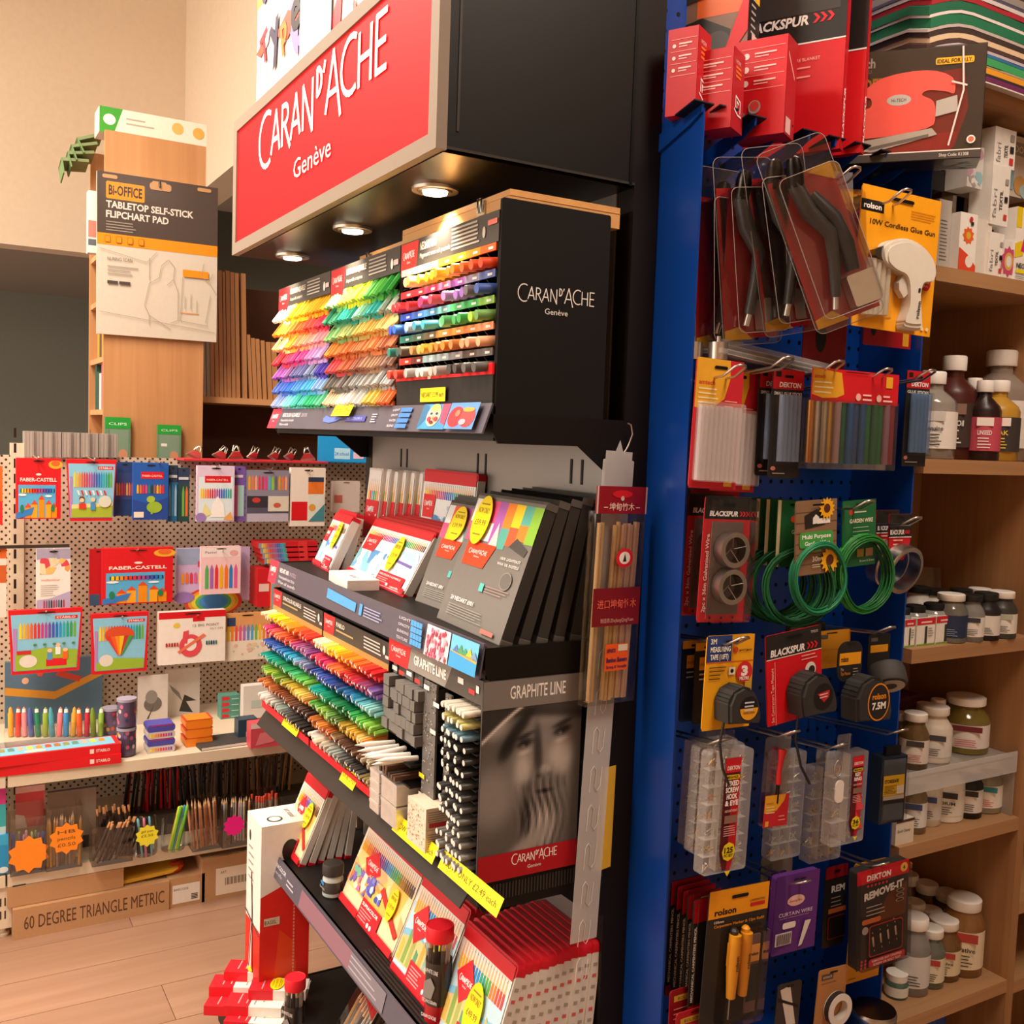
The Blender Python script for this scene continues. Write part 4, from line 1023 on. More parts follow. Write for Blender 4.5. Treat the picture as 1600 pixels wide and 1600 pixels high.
# -------- art-print box standing on top of the canopy
o = B('gloss').box(-2.45, -1.72, .69, .82, ZT, ZT+.55, 'e9e2d8').build('print_box'); tag(o, 'large box printed with lettering collage standing on the red sign', 'box')
b = B('gloss'); b.M = Matrix.Translation((-2.45, .6895, ZT)); Wd, Ht = .73, .55
q = random.Random(21)
b.rect(0, 0, .09, Ht, 'c9c4d4'); b.rect(0, Ht*.45, .05, Ht, 'e8c838')
for k in range(46):
    x_, z_ = Wd*q.random(), Ht*q.random(); s_ = .02+.07*q.random(); c = q.choice(('d8303a', 'e8e4ec', '8a84b8', 'e87a30', '5a5470', 'f0e8e0', 'd8503c', 'b8b4d0', 'e8c03a', 'c8ccd0')); a_ = q.random()*6
    b.flat([(min(Wd, max(0, x_+s_*math.cos(a_+j*1.57)*(1 if j % 2 else .35))), min(Ht, max(0, z_+s_*math.sin(a_+j*1.57)*(1 if j % 2 else .35)))) for j in range(4)], c, y=-.0015-.00003*k)
for k, ch in enumerate('TypeSaRUk'): b.text(ch, .05+.075*(k % 5), .10+.14*(k//5), .07+.03*(k % 2), ('d8303a', '3a3650', 'e87a30', '2a2a30')[k % 4], bold=.03, rot=.3, y=-.0035)
b.rect(.33, 0, .52, .3, 'd9dcd8', y=-.0042); b.lines(.36, .22, .12, 8, .02, .008, 'c86a50'); b.build('printed_front', o)

# -------- hook with skewer bag and clip strip by the black upright
pk = at(977, 665, X=XR+.012)
o = B('metal').tube([(0, .004, .004), (.0, .012, .002), (0, .016, -.014), (0, .008, -.034), (0, .0, -.046), (0, -.004, -.052)], .0016, 'd8c8ac').build('wire_hook', loc=pk); tag(o, 'bent pale wire hook holding the plastic hang strip', 'hook')
CS = XR+.022
o = B('strip').box(-.029, .029, 0, .0008, -.86, -.03, 'ffffff').prism([(-.034, -.10), (.034, -.10), (.034, -.045), (.012, -.04), (0, -.012), (-.012, -.04), (-.034, -.045)], 0, .0008, 'ffffff').build('hang_strip'); o.matrix_world = pose(Vector((CS, 1.000, 1.568)), 'X', 0, .042, .1)
tag(o, 'translucent plastic hang strip with cut S-shaped hooks beside the display', 'hang strip')
for k in range(9):
    z_ = -.36-k*.066+.0; b = B('clear'); pts = [(-.013, z_-.045), (-.012, z_-.008), (-.006, z_), (0, z_-.008), (-.002, z_-.036), (.004, z_-.044), (.010, z_-.036), (.012, z_-.004)]
    B('plastic').tube([(x_, -.0012, z__) for x_, z__ in pts], .0007, 'd8cfc8', 4).build('cut_hook', o)
wd, ht, p = fit(917, 760, 1003, 1097, 'X', CS+.02)
bag = B('plastic').box(-wd*.44, -wd*.36, .006, .012, .004, .005, '8a6a48').build('skewer_bag'); bag.matrix_world = pose(p, 'X', 0, .022, .12)
tag(bag, 'clear bag of bamboo skewers with red Chinese header card', 'bag of skewers')
b = B('gloss').box(-wd/2, wd/2, .0, .002, ht*.875, ht, '8a1420'); b.text('坤甸竹木', 0, ht*.893, ht*.028, 'f0d8c8', w=wd*.5, al='c', y=-.001); b.rect(-wd*.36, ht*.902, -wd*.28, ht*.906, 'f0d8c8', y=-.001); b.rect(wd*.28, ht*.902, wd*.36, ht*.906, 'f0d8c8', y=-.001)
b.rect(-wd/2, ht*.875, -wd*.47, ht, 'd8c0b8', y=-.001); b.rect(wd*.47, ht*.875, wd/2, ht, 'd8c0b8', y=-.001); b.disc(0, ht*.965, wd*.2, 'c81c28', ht*.018, y=-.0008); b.disc(.0, ht*.945, wd*.035, 'c8b8a8', ht*.011, y=-.0012); b.build('header_card', bag)
q = random.Random(3)
for k, x_ in enumerate((-.36, -.29, -.06, .02, .09, .15, .22, .28, .35, .41)):
    o = B('bamboo').lathe([(wd*.034, ht*(.005+.01*q.random())), (wd*.034, ht*(.82+.02*q.random()))], 'ffffff', 8).build('skewer', bag); o.location = (wd*x_-(.012 if k > 1 else .004)*.5, .009+.002*(k % 2), 0); o.rotation_euler = (0, (.03 if k > 1 else .012), 0)
B('cello').box(-wd*.49, wd*.49, .0005, .019, -.002, ht*.885).build('clear_film', bag)
b = B('gloss').box(-wd*.47, wd*.47, -.0012, -.0006, ht*.36, ht*.535, '7a141e'); b.text('进口坤甸竹木', 0, ht*.445, ht*.032, 'd85a48', w=wd*.78, al='c', y=-.0022, bold=.02); b.text('制造商:ZheJiangQingYuan', wd*.02, ht*.377, ht*.017, 'd8a898', w=wd*.66, al='c', y=-.0022); b.build('paper_band', bag)
b = B('gloss'); b.disc(.012, ht*.672, wd*.17, 'd8202c', ht*.045, 24, y=-.0012); b.disc(.012, ht*.672, wd*.11, 'f4ece4', ht*.029, 24, y=-.0016); b.flat([(.012-wd*.035, ht*.655), (.012+wd*.035, ht*.655), (.012, ht*.692)], '2a2a24', y=-.002); b.build('round_label', bag)
b = B('gloss').rect(-wd*.17, ht*.150, wd*.29, ht*.275, 'e85a1c', y=-.0012).text('10PARTS', -wd*.14, ht*.235, ht*.018, '3a2a5a', w=wd*.17, bold=.03, y=-.0018).text('Bamboo Skewers', -wd*.14, ht*.19, ht*.022, '3a2a5a', w=wd*.41, bold=.03, y=-.0018).text('Strong & Versatile', -wd*.14, ht*.162, ht*.014, '3a2a5a', w=wd*.41, bold=.02, y=-.0018).rect(wd*.08, ht*.24, wd*.27, ht*.27, 'd8d0b8', y=-.0018); b.lines(wd*.12, ht*.262, wd*.1, 4, ht*.005, ht*.003, '4a4438'); b.build('orange_sticker', bag)
# yellow pads held by the strip
wd, ht, p = fit(935, 1202, 957, 1360, 'X', CS-.004)
for k, c in enumerate(('e0b02c', 'd8cfc4', 'e4bc3c')):
    o = B('paper').box(-.001, .036, 0, .0012, 0, ht*(1-.03*k), c).build('sketch_card'); o.matrix_world = pose(Vector((CS-.006-.006*k, p.y-.012+.003*k, p.z)), 'X', 0, .02, .25)
    tag(o, ('thin yellow card', 'thin white card', 'thin amber card')[k]+' tucked behind the hang strip', 'card', 'cards behind the hang strip')

# -------- goods at the foot of the display
Z0 = SH['base']
wd = .115
o = B('gloss').box(-2.535, -2.41, .722, .85, .10, .572, 'f0ebe4').build('tall_carton'); tag(o, 'tall white carton with red artwork at the far end of the display', 'carton')
b = B('gloss'); b.M = Matrix.Translation((-2.41, .722, .10)) @ FX; b.flat([(0, 0), (.128, 0), (.128, .34), (0, .29)], 'e0281e'); b.flat([(.03, 0), (.10, 0), (.09, .16), (.05, .2)], 'e8481c'); b.lines(.085, .28, .004, 30, .009, .006, 'f0a090', 0); b.disc(.075, .40, .022, '2a2622', .03); b.rect(.01, .215, .05, .235, 'd8c8b0'); b.text('EASEL', .012, .219, .010, '4a4038', w=.03); b.build('printed_side', o)
b = B('gloss'); b.M = Matrix.Translation((-2.535, .7215, .10)); b.rect(0, 0, .125, .2, 'e0281e'); b.flat([(.02, 0), (.05, .20), (.06, .2), (.05, 0)], 'f0ebe4'); b.tube([(.05, -.001, .33), (.062, -.001, .22), (.03, -.001, .02)], .0012, '3a3632', 4); b.tube([(.055, -.001, .30), (.075, -.001, .02)], .0012, '3a3632', 4); b.tube([(.0, -.001, .215), (.12, -.001, .19)], .0014, '3a3632', 4); b.disc(.03, .42, .006, '3a4a38', .014); b.lines(.02, .39, .05, 5, .02, .003, '8a8078'); b.build('printed_front', o)
b = B('gloss'); b.M = Matrix.Translation((-2.535, .722, .5725)) @ Matrix.Rotation(-PI/2, 4, 'X'); b.disc(.085, .045, .02, '3a4a3c', .02); b.disc(.085, .045, .015, 'f0ebe4', .015); b.text('art easel', .03, .085, .016, '5a544e', w=.06); b.build('printed_top', o)


def small_box(px, py, z, yaw, label):
    p = at(px, py, Z=z)
    o = B('gloss').box(-.03, .03, -.09, .05, 0, .024, 'eee6dc').build('pencil_pack', loc=(p.x, p.y-.065, z), rot=(0, 0, yaw)); tag(o, label, 'pencil pack', 'red and white pencil packs at the foot of the display')
    B('gloss').box(-.0305, .0305, -.0905, -.03, -.0004, .0245, 'd8202c').build('red_sleeve', o)
    b = B('gloss'); b.M = Matrix.Translation((0, -.0908, 0)); b.text("CARAN D'ACHE", 0, .010, .006, 'ffffff', w=.036, al='c'); b.lines(-.02, .006, .04, 1, .004, .002, 'f0b0a8'); b.build('printed_end', o)
    b = B('gloss'); b.M = Matrix.Translation((0, .0, .0246)) @ Matrix.Rotation(-PI/2, 4, 'X'); b.text("CARAN D'ACHE", 0, .05, .006, 'ffffff', w=.04, al='c', rot=0); b.lines(-.026, .0, .05, 4, .02, .003, 'a8a098'); b.build('printed_top', o)
    return o


zb = SH['base']+.0005
k = 0
for px, py, z, yw, wh in ((372, 1560, zb, -.55, 'lowest, at the tray edge'), (378, 1530, zb+.0245, -.5, 'middle of the edge stack'), (400, 1508, zb+.049, -.55, 'topmost of the edge stack'), (405, 1585, zb, -.6, 'lowest of the inner stack'), (404, 1560, zb+.0245, -.55, 'middle of the inner stack'), (440, 1535, zb+.049, -.5, 'topmost of the inner stack')):
    o = small_box(px+48, py+8, z, yw, 'red and white pencil pack, '+wh)
    if z > zb+.03:
        s_ = B('gloss'); s_.M = Matrix.Translation((0, 0, .0262)) @ Matrix.Rotation(-PI/2, 4, 'X'); sticker(s_, .0, -.025 if k else -.02, .028, .017); s_.build('price_sticker', o); k += 1
tube_of_pencils(459, 1648, zb, .95, 'clear tube of graphite pencils with red cap at the display foot')
for k, (px, py, yw) in enumerate(((520, 1672, -.25), (566, 1690, -.15))):
    p = at(px, py, Z=zb)
    o = B('clear').box(-.055, .055, -.026, 0, .004, .20).build('pencil_blister'); o.matrix_world = pose(p, 'Y', .5, 0, yw); tag(o, ('clear blister pack of sketching pencils beside the capped tube', 'clear blister pack of pencils under the lowest price rail')[k], 'blister pack', 'clear pencil packs at the display foot')
    B('gloss').box(-.058, .058, .001, .003, 0, .205, 'e6dfd8').box(-.058, .058, .0, .001, .16, .205, 'd8202c').build('backing_card', o)
    for j in range(6): B('plastic').lathe([(.0042, .012), (.0042, .15)], ('b0865a', '6a655f', 'c89a6a', '8a8680', '54504c', 'b8b4ae')[j], 6, smooth=False).lathe([(.0042, .15), (.0004, .172)], 'd8b488', 6, cap=False).build('pencil', o, rot=(0, .02*j-.05, 0), loc=(-.040+.016*j, -.010, 0))
# ------------------------------------------------------------------ cream shelving across the aisle
XG = -3.86; yA, yB = at(22, 900, X=XG).y, 2.3
GZ1, GZ0 = .505, .196
g = tag(empty('gondola_shelving', (0, 0, 0)), 'cream perforated-steel shop shelving across the aisle', 'shelving')
bk = B('perforated').box(XG-.02, XG, yA, yB, .0, at(250, 716, X=XG).z).build('perforated_panel', g)
B('perforated').box(XG-.02, XG, yA-1.2, yA-.012, .0, at(250, 716, X=XG).z).build('perforated_panel', g)
up = B('cream_steel').box(XG-.03, XG+.012, yA-.012, yA+.03, 0, at(14, 692, X=XG).z).build('upright', g)
b = B('black')
for k in range(26): b.box(XG+.0121, XG+.0125, yA-.002, yA+.006, .2+k*.052, .232+k*.052, '2a1c14')
b.build('slot_column', up)['kind'] = 'stuff'
ys = at(12, 1215, X=GX).y
for z_, x_ in ((GZ1, GX), (GZ0, GX-.01)):
    s_ = B('cream_steel').box(XG, x_, ys, yB, z_-.012, z_).box(x_, x_+.004, ys, yB, z_-.036, z_).build('shelf', g)
    s_ = B('cream_steel').box(XG, x_, ys-1.2, ys-.006, z_-.012, z_).box(x_, x_+.004, ys-1.2, ys-.006, z_-.036, z_).build('shelf', g)
ft = B('cream_steel').box(XG, GX-.015, ys-.03, ys+.012, .03, GZ0-.036).lathe([(.016, 0), (.018, .008), (.008, .012), (.008, .03)], 'd9c9b0', 14, cx=GX-.04, cy=ys-.01).build('foot', g)
b = B('black')
for yy in (-.02, -.008): b.box(GX-.0149, GX-.0145, ys+yy, ys+yy+.004, .06, .085, '3a2c24').box(GX-.0149, GX-.0145, ys+yy, ys+yy+.004, .10, .125, '3a2c24')
b.build('slot', ft)


def pack(x0, y0, x1, y1, X, name, label, cat, col, art, t=.022, group=None, roll=0, yaw=0, tilt=0, taper=0, mat='gloss', face='X', slot=True, lid=None):
    """carton or card hanging on a peg (or standing), its front filling a photo box on plane X"""
    w, h, p = fit(x0, y0, x1, y1, face, X)
    b = B(mat)
    if taper: b.prism([(-w/2*(1-taper), 0), (w/2*(1-taper), 0), (w/2, h), (-w/2, h)], 0, t, col)
    else: b.box(-w/2, w/2, 0, t, 0, h, col)
    o = b.build(name); o.matrix_world = pose(p, face, tilt, roll, yaw)
    tag(o, label, cat, group)
    a = B(mat); a.M = Matrix.Translation((-w/2, -.0004, 0)); art(a, w, h)
    if slot: a.disc(w*.5, h*.955, w*.13, '2a2422', h*.014)
    a.build('printed_front', o)
    return o


def pens(b, w, h, x0, x1, z0, z1, n, pal=RB):
    b.lay += 1
    for i in range(n):
        c = pal[i % len(pal)]; x = w*(x0+(x1-x0)*i/n); e = w*(x1-x0)/n*.7
        b.rect(x, h*z0, x+e, h*(z0+(z1-z0)*.8), c, -.00025*b.lay); b.flat([(x, h*(z0+(z1-z0)*.8)), (x+e, h*(z0+(z1-z0)*.8)), (x+e*.6, h*z1), (x+e*.4, h*z1)], c, -.00025*b.lay)


def castle(b, w, h):
    b.rect(0, 0, w, h, 'd81f26'); b.rect(w*.05, h*.02, w*.88, h*.56, '58b0e0'); b.disc(w*.88, h*.9, w*.16, 'e8b030', h*.07); b.disc(w*.88, h*.92, w*.1, 'e86a30', h*.05)
    b.disc(w*.5, h*.735, w*.06, 'f4e8e0', h*.02); b.text('FABER-CASTELL', w*.5, h*.62, h*.06, 'f8ece4', w=w*.82, al='c', bold=.02)
    b.rect(w*.1, h*.44, w*.86, h*.50, '2a2a30'); pens(b, w, h, .12, .86, .43, .51, 12)
    b.flat([(0, 0), (w*.35, h*.08), (w*.4, h*.2), (0, h*.1)], '3a80c8')
    for k, (x, zt) in enumerate(((.2, .24), (.34, .30), (.5, .40), (.66, .30), (.78, .24))): b.rect(w*x, h*.02, w*(x+.13), h*zt*.8, ('e8901c', 'f0a828')[k % 2], -.0012); b.flat([(w*(x-.01), h*zt*.8), (w*(x+.14), h*zt*.8), (w*(x+.065), h*(zt*.8+.08))], 'd8502a', -.0013)
    b.lay = 8; b.disc(w*.14, h*.40, w*.09, 'f0f4f8', h*.02); b.disc(w*.72, h*.38, w*.08, 'f0f4f8', h*.018); b.disc(w*.13, h*.17, w*.04, '2a8058', h*.07); b.disc(w*.82, h*.18, w*.04, '2a8058', h*.06)


def kids(b, w, h, scene):
    b.flat([(w*.08, h*.05), (w*.92, h*.05), (w*.97, h*.93), (w*.03, h*.93)], '8ac8e4'); b.lay += 1
    b.rect(w*.62, h*.84, w*.93, h*.89, 'd81f26'); b.text('STABILO', w*.64, h*.85, h*.03, 'f8ece4', w=w*.26, bold=.02)
    pens(b, w, h, .14, .92, .55, .80, 16); b.rect(w*.06, h*.06, w*.11, h*.72, 'b888c0')
    if scene == 0:
        b.flat([(w*.1, h*.06), (w*.9, h*.06), (w*.92, h*.25), (w*.1, h*.2)], 'a8b838'); b.flat([(w*.1, h*.2), (w*.92, h*.25), (w*.92, h*.30), (w*.1, h*.27)], 'e8d890')
        for k in range(8): b.flat([(w*(.2+.075*k), h*.50), (w*(.235+.075*k), h*.50), (w*(.27+.075*k), h*.42), (w*(.235+.075*k), h*.42)], 'd8302c' if k % 2 else 'f4ece8')
        b.disc(w*.3, h*.36, w*.055, '6a3a28', h*.045); b.disc(w*.3, h*.34, w*.045, 'f0c8a0', h*.035); b.rect(w*.24, h*.2, w*.38, h*.29, 'd83a30'); b.disc(w*.52, h*.38, w*.055, '7ac0e0', h*.045); b.disc(w*.52, h*.35, w*.045, 'f0c8a0', h*.035); b.rect(w*.47, h*.18, w*.57, h*.3, '4a90c8'); b.disc(w*.76, h*.32, w*.13, 'd8d8c8', h*.095)
    elif scene == 1:
        b.flat([(w*.09, h*.06), (w*.91, h*.06), (w*.93, h*.34), (w*.5, h*.40), (w*.09, h*.33)], '98b838'); b.rect(w*.5, h*.10, w*.78, h*.22, 'd8202c'); b.disc(w*.26, h*.2, w*.12, 'ded8cc', h*.10); b.rect(w*.11, h*.31, w*.3, h*.37, 'c8302c')
        for k, (x, z, c) in enumerate(((.55, .30, '5a98c8'), (.66, .38, 'f0f0ec'), (.76, .3, 'e86a28'))): b.rect(w*(x-.035), h*(z-.1), w*(x+.035), h*(z+.02), c); b.disc(w*x, h*(z+.05), w*.035, 'f0c8a0', h*.032)
        for k in range(5): b.disc(w*(.35+.13*k), h*.45, w*.025, '4a8a48', h*.02)
    else:
        b.flat([(w*.09, h*.06), (w*.91, h*.06), (w*.92, h*.22), (w*.3, h*.26), (w*.09, h*.18)], '98b838'); b.disc(w*.26, h*.22, w*.12, 'ded8cc', h*.10)
        for k, c in enumerate(('d8402c', 'e8602c', 'f0901c', 'f0c020', 'c03a3a', '4a9a48')): b.flat([(w*(.25+.08*k), h*.62), (w*(.33+.08*k), h*.62), (w*(.47+.012*k), h*.30), (w*(.455+.012*k), h*.30)], c, -.003-.00002*k)
        b.disc(w*.49, h*.64, w*.26, 'd8502c', h*.14, y=-.0019); b.lay = 10


def dino(b, w, h):
    b.rect(0, 0, w, h, '2a5cb0'); b.flat([(0, 0), (w, 0), (w, h*.4), (w*.5, h*.28), (0, h*.35)], '2a4a98'); b.rect(w*.22, h*.72, w*.86, h*.84, 'd81f26'); b.text('FABER-CASTELL', w*.25, h*.755, h*.035, 'f8ece4', w=w*.58)
    pens(b, w, h, .1, .9, .46, .62, 10, ['e8b020', 'e87020', 'd83030', 'd84a80', '2a8a60', '3a3a48', 'a8602a']); b.disc(w*.6, h*.22, w*.22, '98b838', h*.1); b.disc(w*.5, h*.36, w*.12, 'a8c040', h*.06); b.flat([(w*.5, h*.1), (w*.56, h*.1), (w*.56, h*.2), (w*.5, h*.2)], '98b838'); b.rect(w*.02, h*.04, w*.3, h*.14, 'e8dcc8')


def unicorn(b, w, h):
    b.rect(0, 0, w, h, 'dcc8e0'); b.rect(w*.04, h*.02, w*.96, h*.80, 'dceaf0'); b.rect(w*.2, h*.7, w*.9, h*.82, 'd81f26'); b.text('FABER-CASTELL', w*.25, h*.735, h*.035, 'f8ece4', w=w*.58); pens(b, w, h, .08, .94, .42, .60, 14)
    b.flat([(w*.35, h*.08), (w*.75, h*.08), (w*.72, h*.3), (w*.55, h*.46), (w*.42, h*.34)], 'f6f2ee'); b.flat([(w*.1, h*.05), (w*.4, h*.14), (w*.2, h*.34)], 'e8e0a0'); b.flat([(w*.7, h*.04), (w*.98, h*.02), (w*.9, h*.18)], 'e8a860'); b.disc(w*.1, h*.08, w*.14, 'a080c0', h*.08)


def markers(b, w, h):
    b.rect(0, 0, w, h, '5a5668'); b.rect(0, h*.45, w, h, '8a8698'); pens(b, w, h, .02, .98, .62, .9, 12, ['e0a030', 'e87a40', 'f0a080', 'd8405a', 'c83a58', 'e03a88', '5ab0d0', '90c848', '6a6870']); b.rect(0, h*.28, w*.5, h*.5, '3a3640'); b.disc(w*.22, h*.42, w*.1, 'c8403a', h*.05); b.rect(w*.5, h*.2, w, h*.5, 'd8d0c0'); b.disc(w*.72, h*.32, w*.09, 'c85a48', h*.05); b.rect(0, 0, w, h*.16, 'b8b0c0')


def orange_set(b, w, h):
    b.rect(0, 0, w, h, 'eee0d4'); b.rect(w*.5, h*.55, w*.95, h*.76, 'e87a30'); b.rect(w*.5, h*.76, w*.95, h*.84, '33405a'); b.rect(w*.03, h*.1, w*.48, h*.42, 'd81f26'); b.rect(w*.52, h*.08, w*.98, h*.55, 'e0e0d8'); b.flat([(w*.52, h*.08), (w*.98, h*.08), (w*.98, h*.38), (w*.7, h*.2)], '4a8a98'); b.disc(w*.62, h*.32, w*.1, 'e0a040', h*.06)


def white_set(b, w, h):
    b.rect(0, 0, w, h, 'efe8e0'); b.rect(0, h*.84, w, h, 'a8a0b8'); blobs(b, w*.1, h*.62, w*.98, h*.86, ['e06a50', 'e8a050', 'd84a58', 'e8c070', 'e8d8b0'], 10, w*.2, 31); b.text('multicolour', w*.14, h*.52, h*.035, 'd8483a', w=w*.55); b.lines(w*.12, h*.45, w*.55, 6, h*.03, h*.008, 'b0a8a0'); b.flat([(0, 0), (w, 0), (w, h*.36), (w*.4, h*.26), (0, h*.24)], 'b8aacb'); pens(b, w, h, .2, .85, .12, .24, 9, ['b0443a', '8a5a98', '4a6a58', '3a3a48']); b.disc(w*.6, h*.06, w*.2, 'e8e0dc', h*.06)


def pink_pens(b, w, h):
    b.rect(0, 0, w, h, 'f2c8cc'); b.rect(w*.02, h*.78, w*.98, h*.98, 'f0e0e0'); b.text('Pastel', w*.1, h*.86, h*.05, '6a5a68', w=w*.28); b.disc(w*.82, h*.86, w*.11, 'e8a8a8', h*.06); pens(b, w, h, .1, .95, .12, .62, 7, ['58b060', 'a868b8', 'e03a48', 'f0b020', 'f07820', '3a80c8', 'e060a0'])


def rainbow(b, w, h):
    b.rect(0, 0, w, h, 'c8b0d8'); b.rect(0, h*.7, w*.5, h, '98a8c8')
    for k, c in enumerate(('d8483a', 'e8a030', 'e8d040', '58b060', '4a88c8')): b.disc(w*.5, 0, w*(.4-.05*k), c, h*(.28-.035*k), y=-.001-.0001*k)
    b.lay = 8; pens(b, w, h, .06, .4, .36, .56, 6, ['e8a030', 'e8702c', 'd83a50', 'd85a9a', 'e8c030']); b.rect(w*.28, h*.66, w*.6, h*.76, 'd81f26'); b.disc(w*.1, h*.1, w*.14, '9878b8', h*.1)


def bigpoint(b, w, h):
    b.rect(0, 0, w, h, 'f3e9e0'); b.rect(0, h*.87, w, h, 'd81f26'); b.rect(w*.5, h*.8, w*.68, h*.87, 'd81f26'); b.disc(w*.26, h*.74, w*.06, 'e8c850', h*.06, star=.7); b.text('12 BIG POINT', w*.5, h*.70, h*.05, '7a706a', w=w*.4); b.text('FELT TIPS', w*.76, h*.63, h*.035, '9a908a', w=w*.2)
    b.disc(w*.47, h*.34, w*.17, 'e2505a', h*.22); b.disc(w*.47, h*.36, w*.09, 'f3e9e0', h*.12); b.flat([(w*.34, h*.4), (w*.42, h*.38), (w*.44, h*.64), (w*.36, h*.62)], 'e2505a'); b.flat([(w*.3, h*.2), (w*.7, h*.52), (w*.66, h*.56), (w*.27, h*.24)], 'e87858'); pens(b, w, h, .1, .3, .34, .42, 5, ['b0302a', 'c8402c', 'a02838']); pens(b, w, h, .7, .88, .34, .42, 5, ['2a5a98', '2a8a58', '3a3a48'])


def kraft(b, w, h):
    b.rect(0, 0, w, h, 'e2a368'); b.rect(0, 0, w, h*.62, 'f0e2d0'); pens(b, w, h, .06, 1, .42, .76, 11, ['f0c030', 'f09030', 'e85a50', 'e05a90', 'b070c0', '6a90d0', '58a8d0', '80b850']); b.rect(w*.06, h*.74, w*.24, h*.92, '3a4a70'); blobs(b, w*.05, h*.06, w*.95, h*.36, ['e8b8a8', 'e8d0a8', 'b8d0b8'], 14, w*.05, 41)


PKG = 'hanging sets of felt pens and pencils'
XK = -3.68
pack(-14, 728, 4, 820, XK, 'pen_set', 'orange and red felt-pen set cut by the photo edge, top row', 'pen set', 'e86a28', lambda b, w, h: b.rect(0, 0, w, h*.4, 'd8302c'), group=PKG)
pack(25, 716, 95, 811, XK, 'pen_set', 'red castle felt-pen set hanging first in the top row', 'pen set', 'd81f26', castle, group=PKG)
pack(104, 718, 182, 814, XK, 'pen_set', 'tapering red felt-pen set with fairground stall picture', 'pen set', 'd81f26', lambda b, w, h: kids(b, w, h, 0), group=PKG, taper=.16)
pack(178, 722, 212, 806, XK-.05, 'pen_set', 'dark blue crayon set half hidden behind the dinosaur set', 'pen set', '2a4478', lambda b, w, h: (b.rect(0, h*.3, w, h*.8, '3a4a80'), pens(b, w, h, .1, .9, .38, .62, 7, ['e8a030', 'e8702c', 'd83a30', 'b02a30'])), group=PKG)
pack(208, 723, 263, 812, XK, 'pen_set', 'blue felt-pen set with a green dinosaur', 'pen set', '2a5cb0', dino, group=PKG)
for k, (a_, b_, c) in enumerate(((262, 278, '2a6a98'), (277, 296, '2a4a48'))): pack(a_, 727+4*k, b_, 815, XK-.02, 'pen_set', ('slim blue fineliner set beside the dinosaur set', 'slim dark fineliner set with green and orange barrels')[k], 'pen set', '34405a', lambda b, w, h, c=c: (b.rect(0, 0, w, h*.7, c), pens(b, w, h, .1, .95, .1, .66, 3, [c, '70a848', 'd8703a'] if c == '2a4a48' else ['7ab0d0', '4a88b8', '9ac0d8']), b.rect(w*.1, h*.78, w*.9, h*.83, 'c8ccd0')), group=PKG)
pack(308, 728, 366, 815, XK, 'pen_set', 'lilac felt-pen set with a white unicorn', 'pen set', 'dcc8e0', unicorn, group=PKG)
pack(364, 729, 383, 815, XK-.02, 'pen_set', 'slim violet pen set behind the unicorn set', 'pen set', '7a58a8', lambda b, w, h: (b.rect(w*.1, h*.1, w*.9, h*.66, 'a8d0c8'), b.rect(w*.1, h*.1, w*.4, h*.66, 'd870a0'), b.rect(w*.1, h*.8, w*.8, h*.85, 'd8ccd8')), group=PKG)
pack(386, 735, 451, 815, XK, 'marker_set', 'grey blister of colour markers between unicorn and white sets', 'marker set', '6a6676', markers, group=PKG)
pack(454, 731, 508, 822, XK, 'pen_set', 'white set of orange pencils next to the display stand', 'pen set', 'eee0d4', orange_set, group=PKG)
pack(520, 752, 562, 800, XK-.06, 'pen_set', 'clear bag with red print hanging near the display', 'pen set', 'd8c8c0', lambda b, w, h: b.rect(w*.05, h*.3, w*.35, h*.55, 'c86a60'), group=PKG)
pack(-14, 856, 10, 965, XK, 'pen_set', 'orange and white set cut by the photo edge, middle row', 'pen set', 'e8dccf', lambda b, w, h: (b.rect(0, h*.85, w, h, 'e0682a'), b.rect(0, h*.5, w, h*.75, 'c8602c')), group=PKG)
pack(57, 857, 110, 962, XK+.02, 'pencil_set', 'tall white pencil set with flame-coloured picture', 'pencil set', 'efe8e0', white_set, group=PKG)
pack(140, 858, 166, 946, XK-.03, 'pen_set', 'dark red set half hidden behind the wide castle box', 'pen set', 'b81a22', lambda b, w, h: b.rect(0, 0, w*.6, h*.2, '3a5a78'), group=PKG)
pack(160, 856, 270, 943, XK+.01, 'pen_set', 'wide red castle felt-pen box in the middle row', 'pen set', 'd81f26', castle, group=PKG, t=.03)
pack(276, 856, 390, 940, XK-.03, 'pen_set', 'wide lilac rainbow set behind the pink pen card', 'pen set', 'c8b0d8', rainbow, group=PKG)
pack(314, 854, 376, 928, XK+.02, 'pen_set', 'pale pink card with seven bright pens', 'pen set', 'f2c8cc', pink_pens, group=PKG)
pack(13, 952, 129, 1051, XK+.03, 'pen_set', 'large tapering red set with children on a podium', 'pen set', 'd81f26', lambda b, w, h: kids(b, w, h, 1), group=PKG, taper=.09)
pack(142, 958, 232, 1051, XK+.03, 'pen_set', 'tapering red set with a hot-air balloon picture', 'pen set', 'd81f26', lambda b, w, h: kids(b, w, h, 2), group=PKG, taper=.05)
pack(248, 955, 352, 1036, XK+.03, 'pen_set', 'white felt-tip box with red lid and red letter drawing', 'pen set', 'f3e9e0', bigpoint, group=PKG, t=.035)
pack(350, 958, 422, 1031, XK+.01, 'pen_set', 'kraft-coloured felt-pen box beside the white felt-tip box', 'pen set', 'e2a368', kraft, group=PKG)
for k, (x, y) in enumerate(((58, 716), (145, 718), (248, 722), (338, 728), (420, 732), (480, 736), (82, 858), (212, 858), (345, 858), (70, 954), (188, 962), (305, 960))):
    p = at(x, y+3, X=XK); B('metal').tube([(XG, p.y, p.z+.012), (XK+.03, p.y, p.z+.004), (XK+.045, p.y, p.z+.012)], .0025, 'e8dccb', 5).build('peg_hook', g)
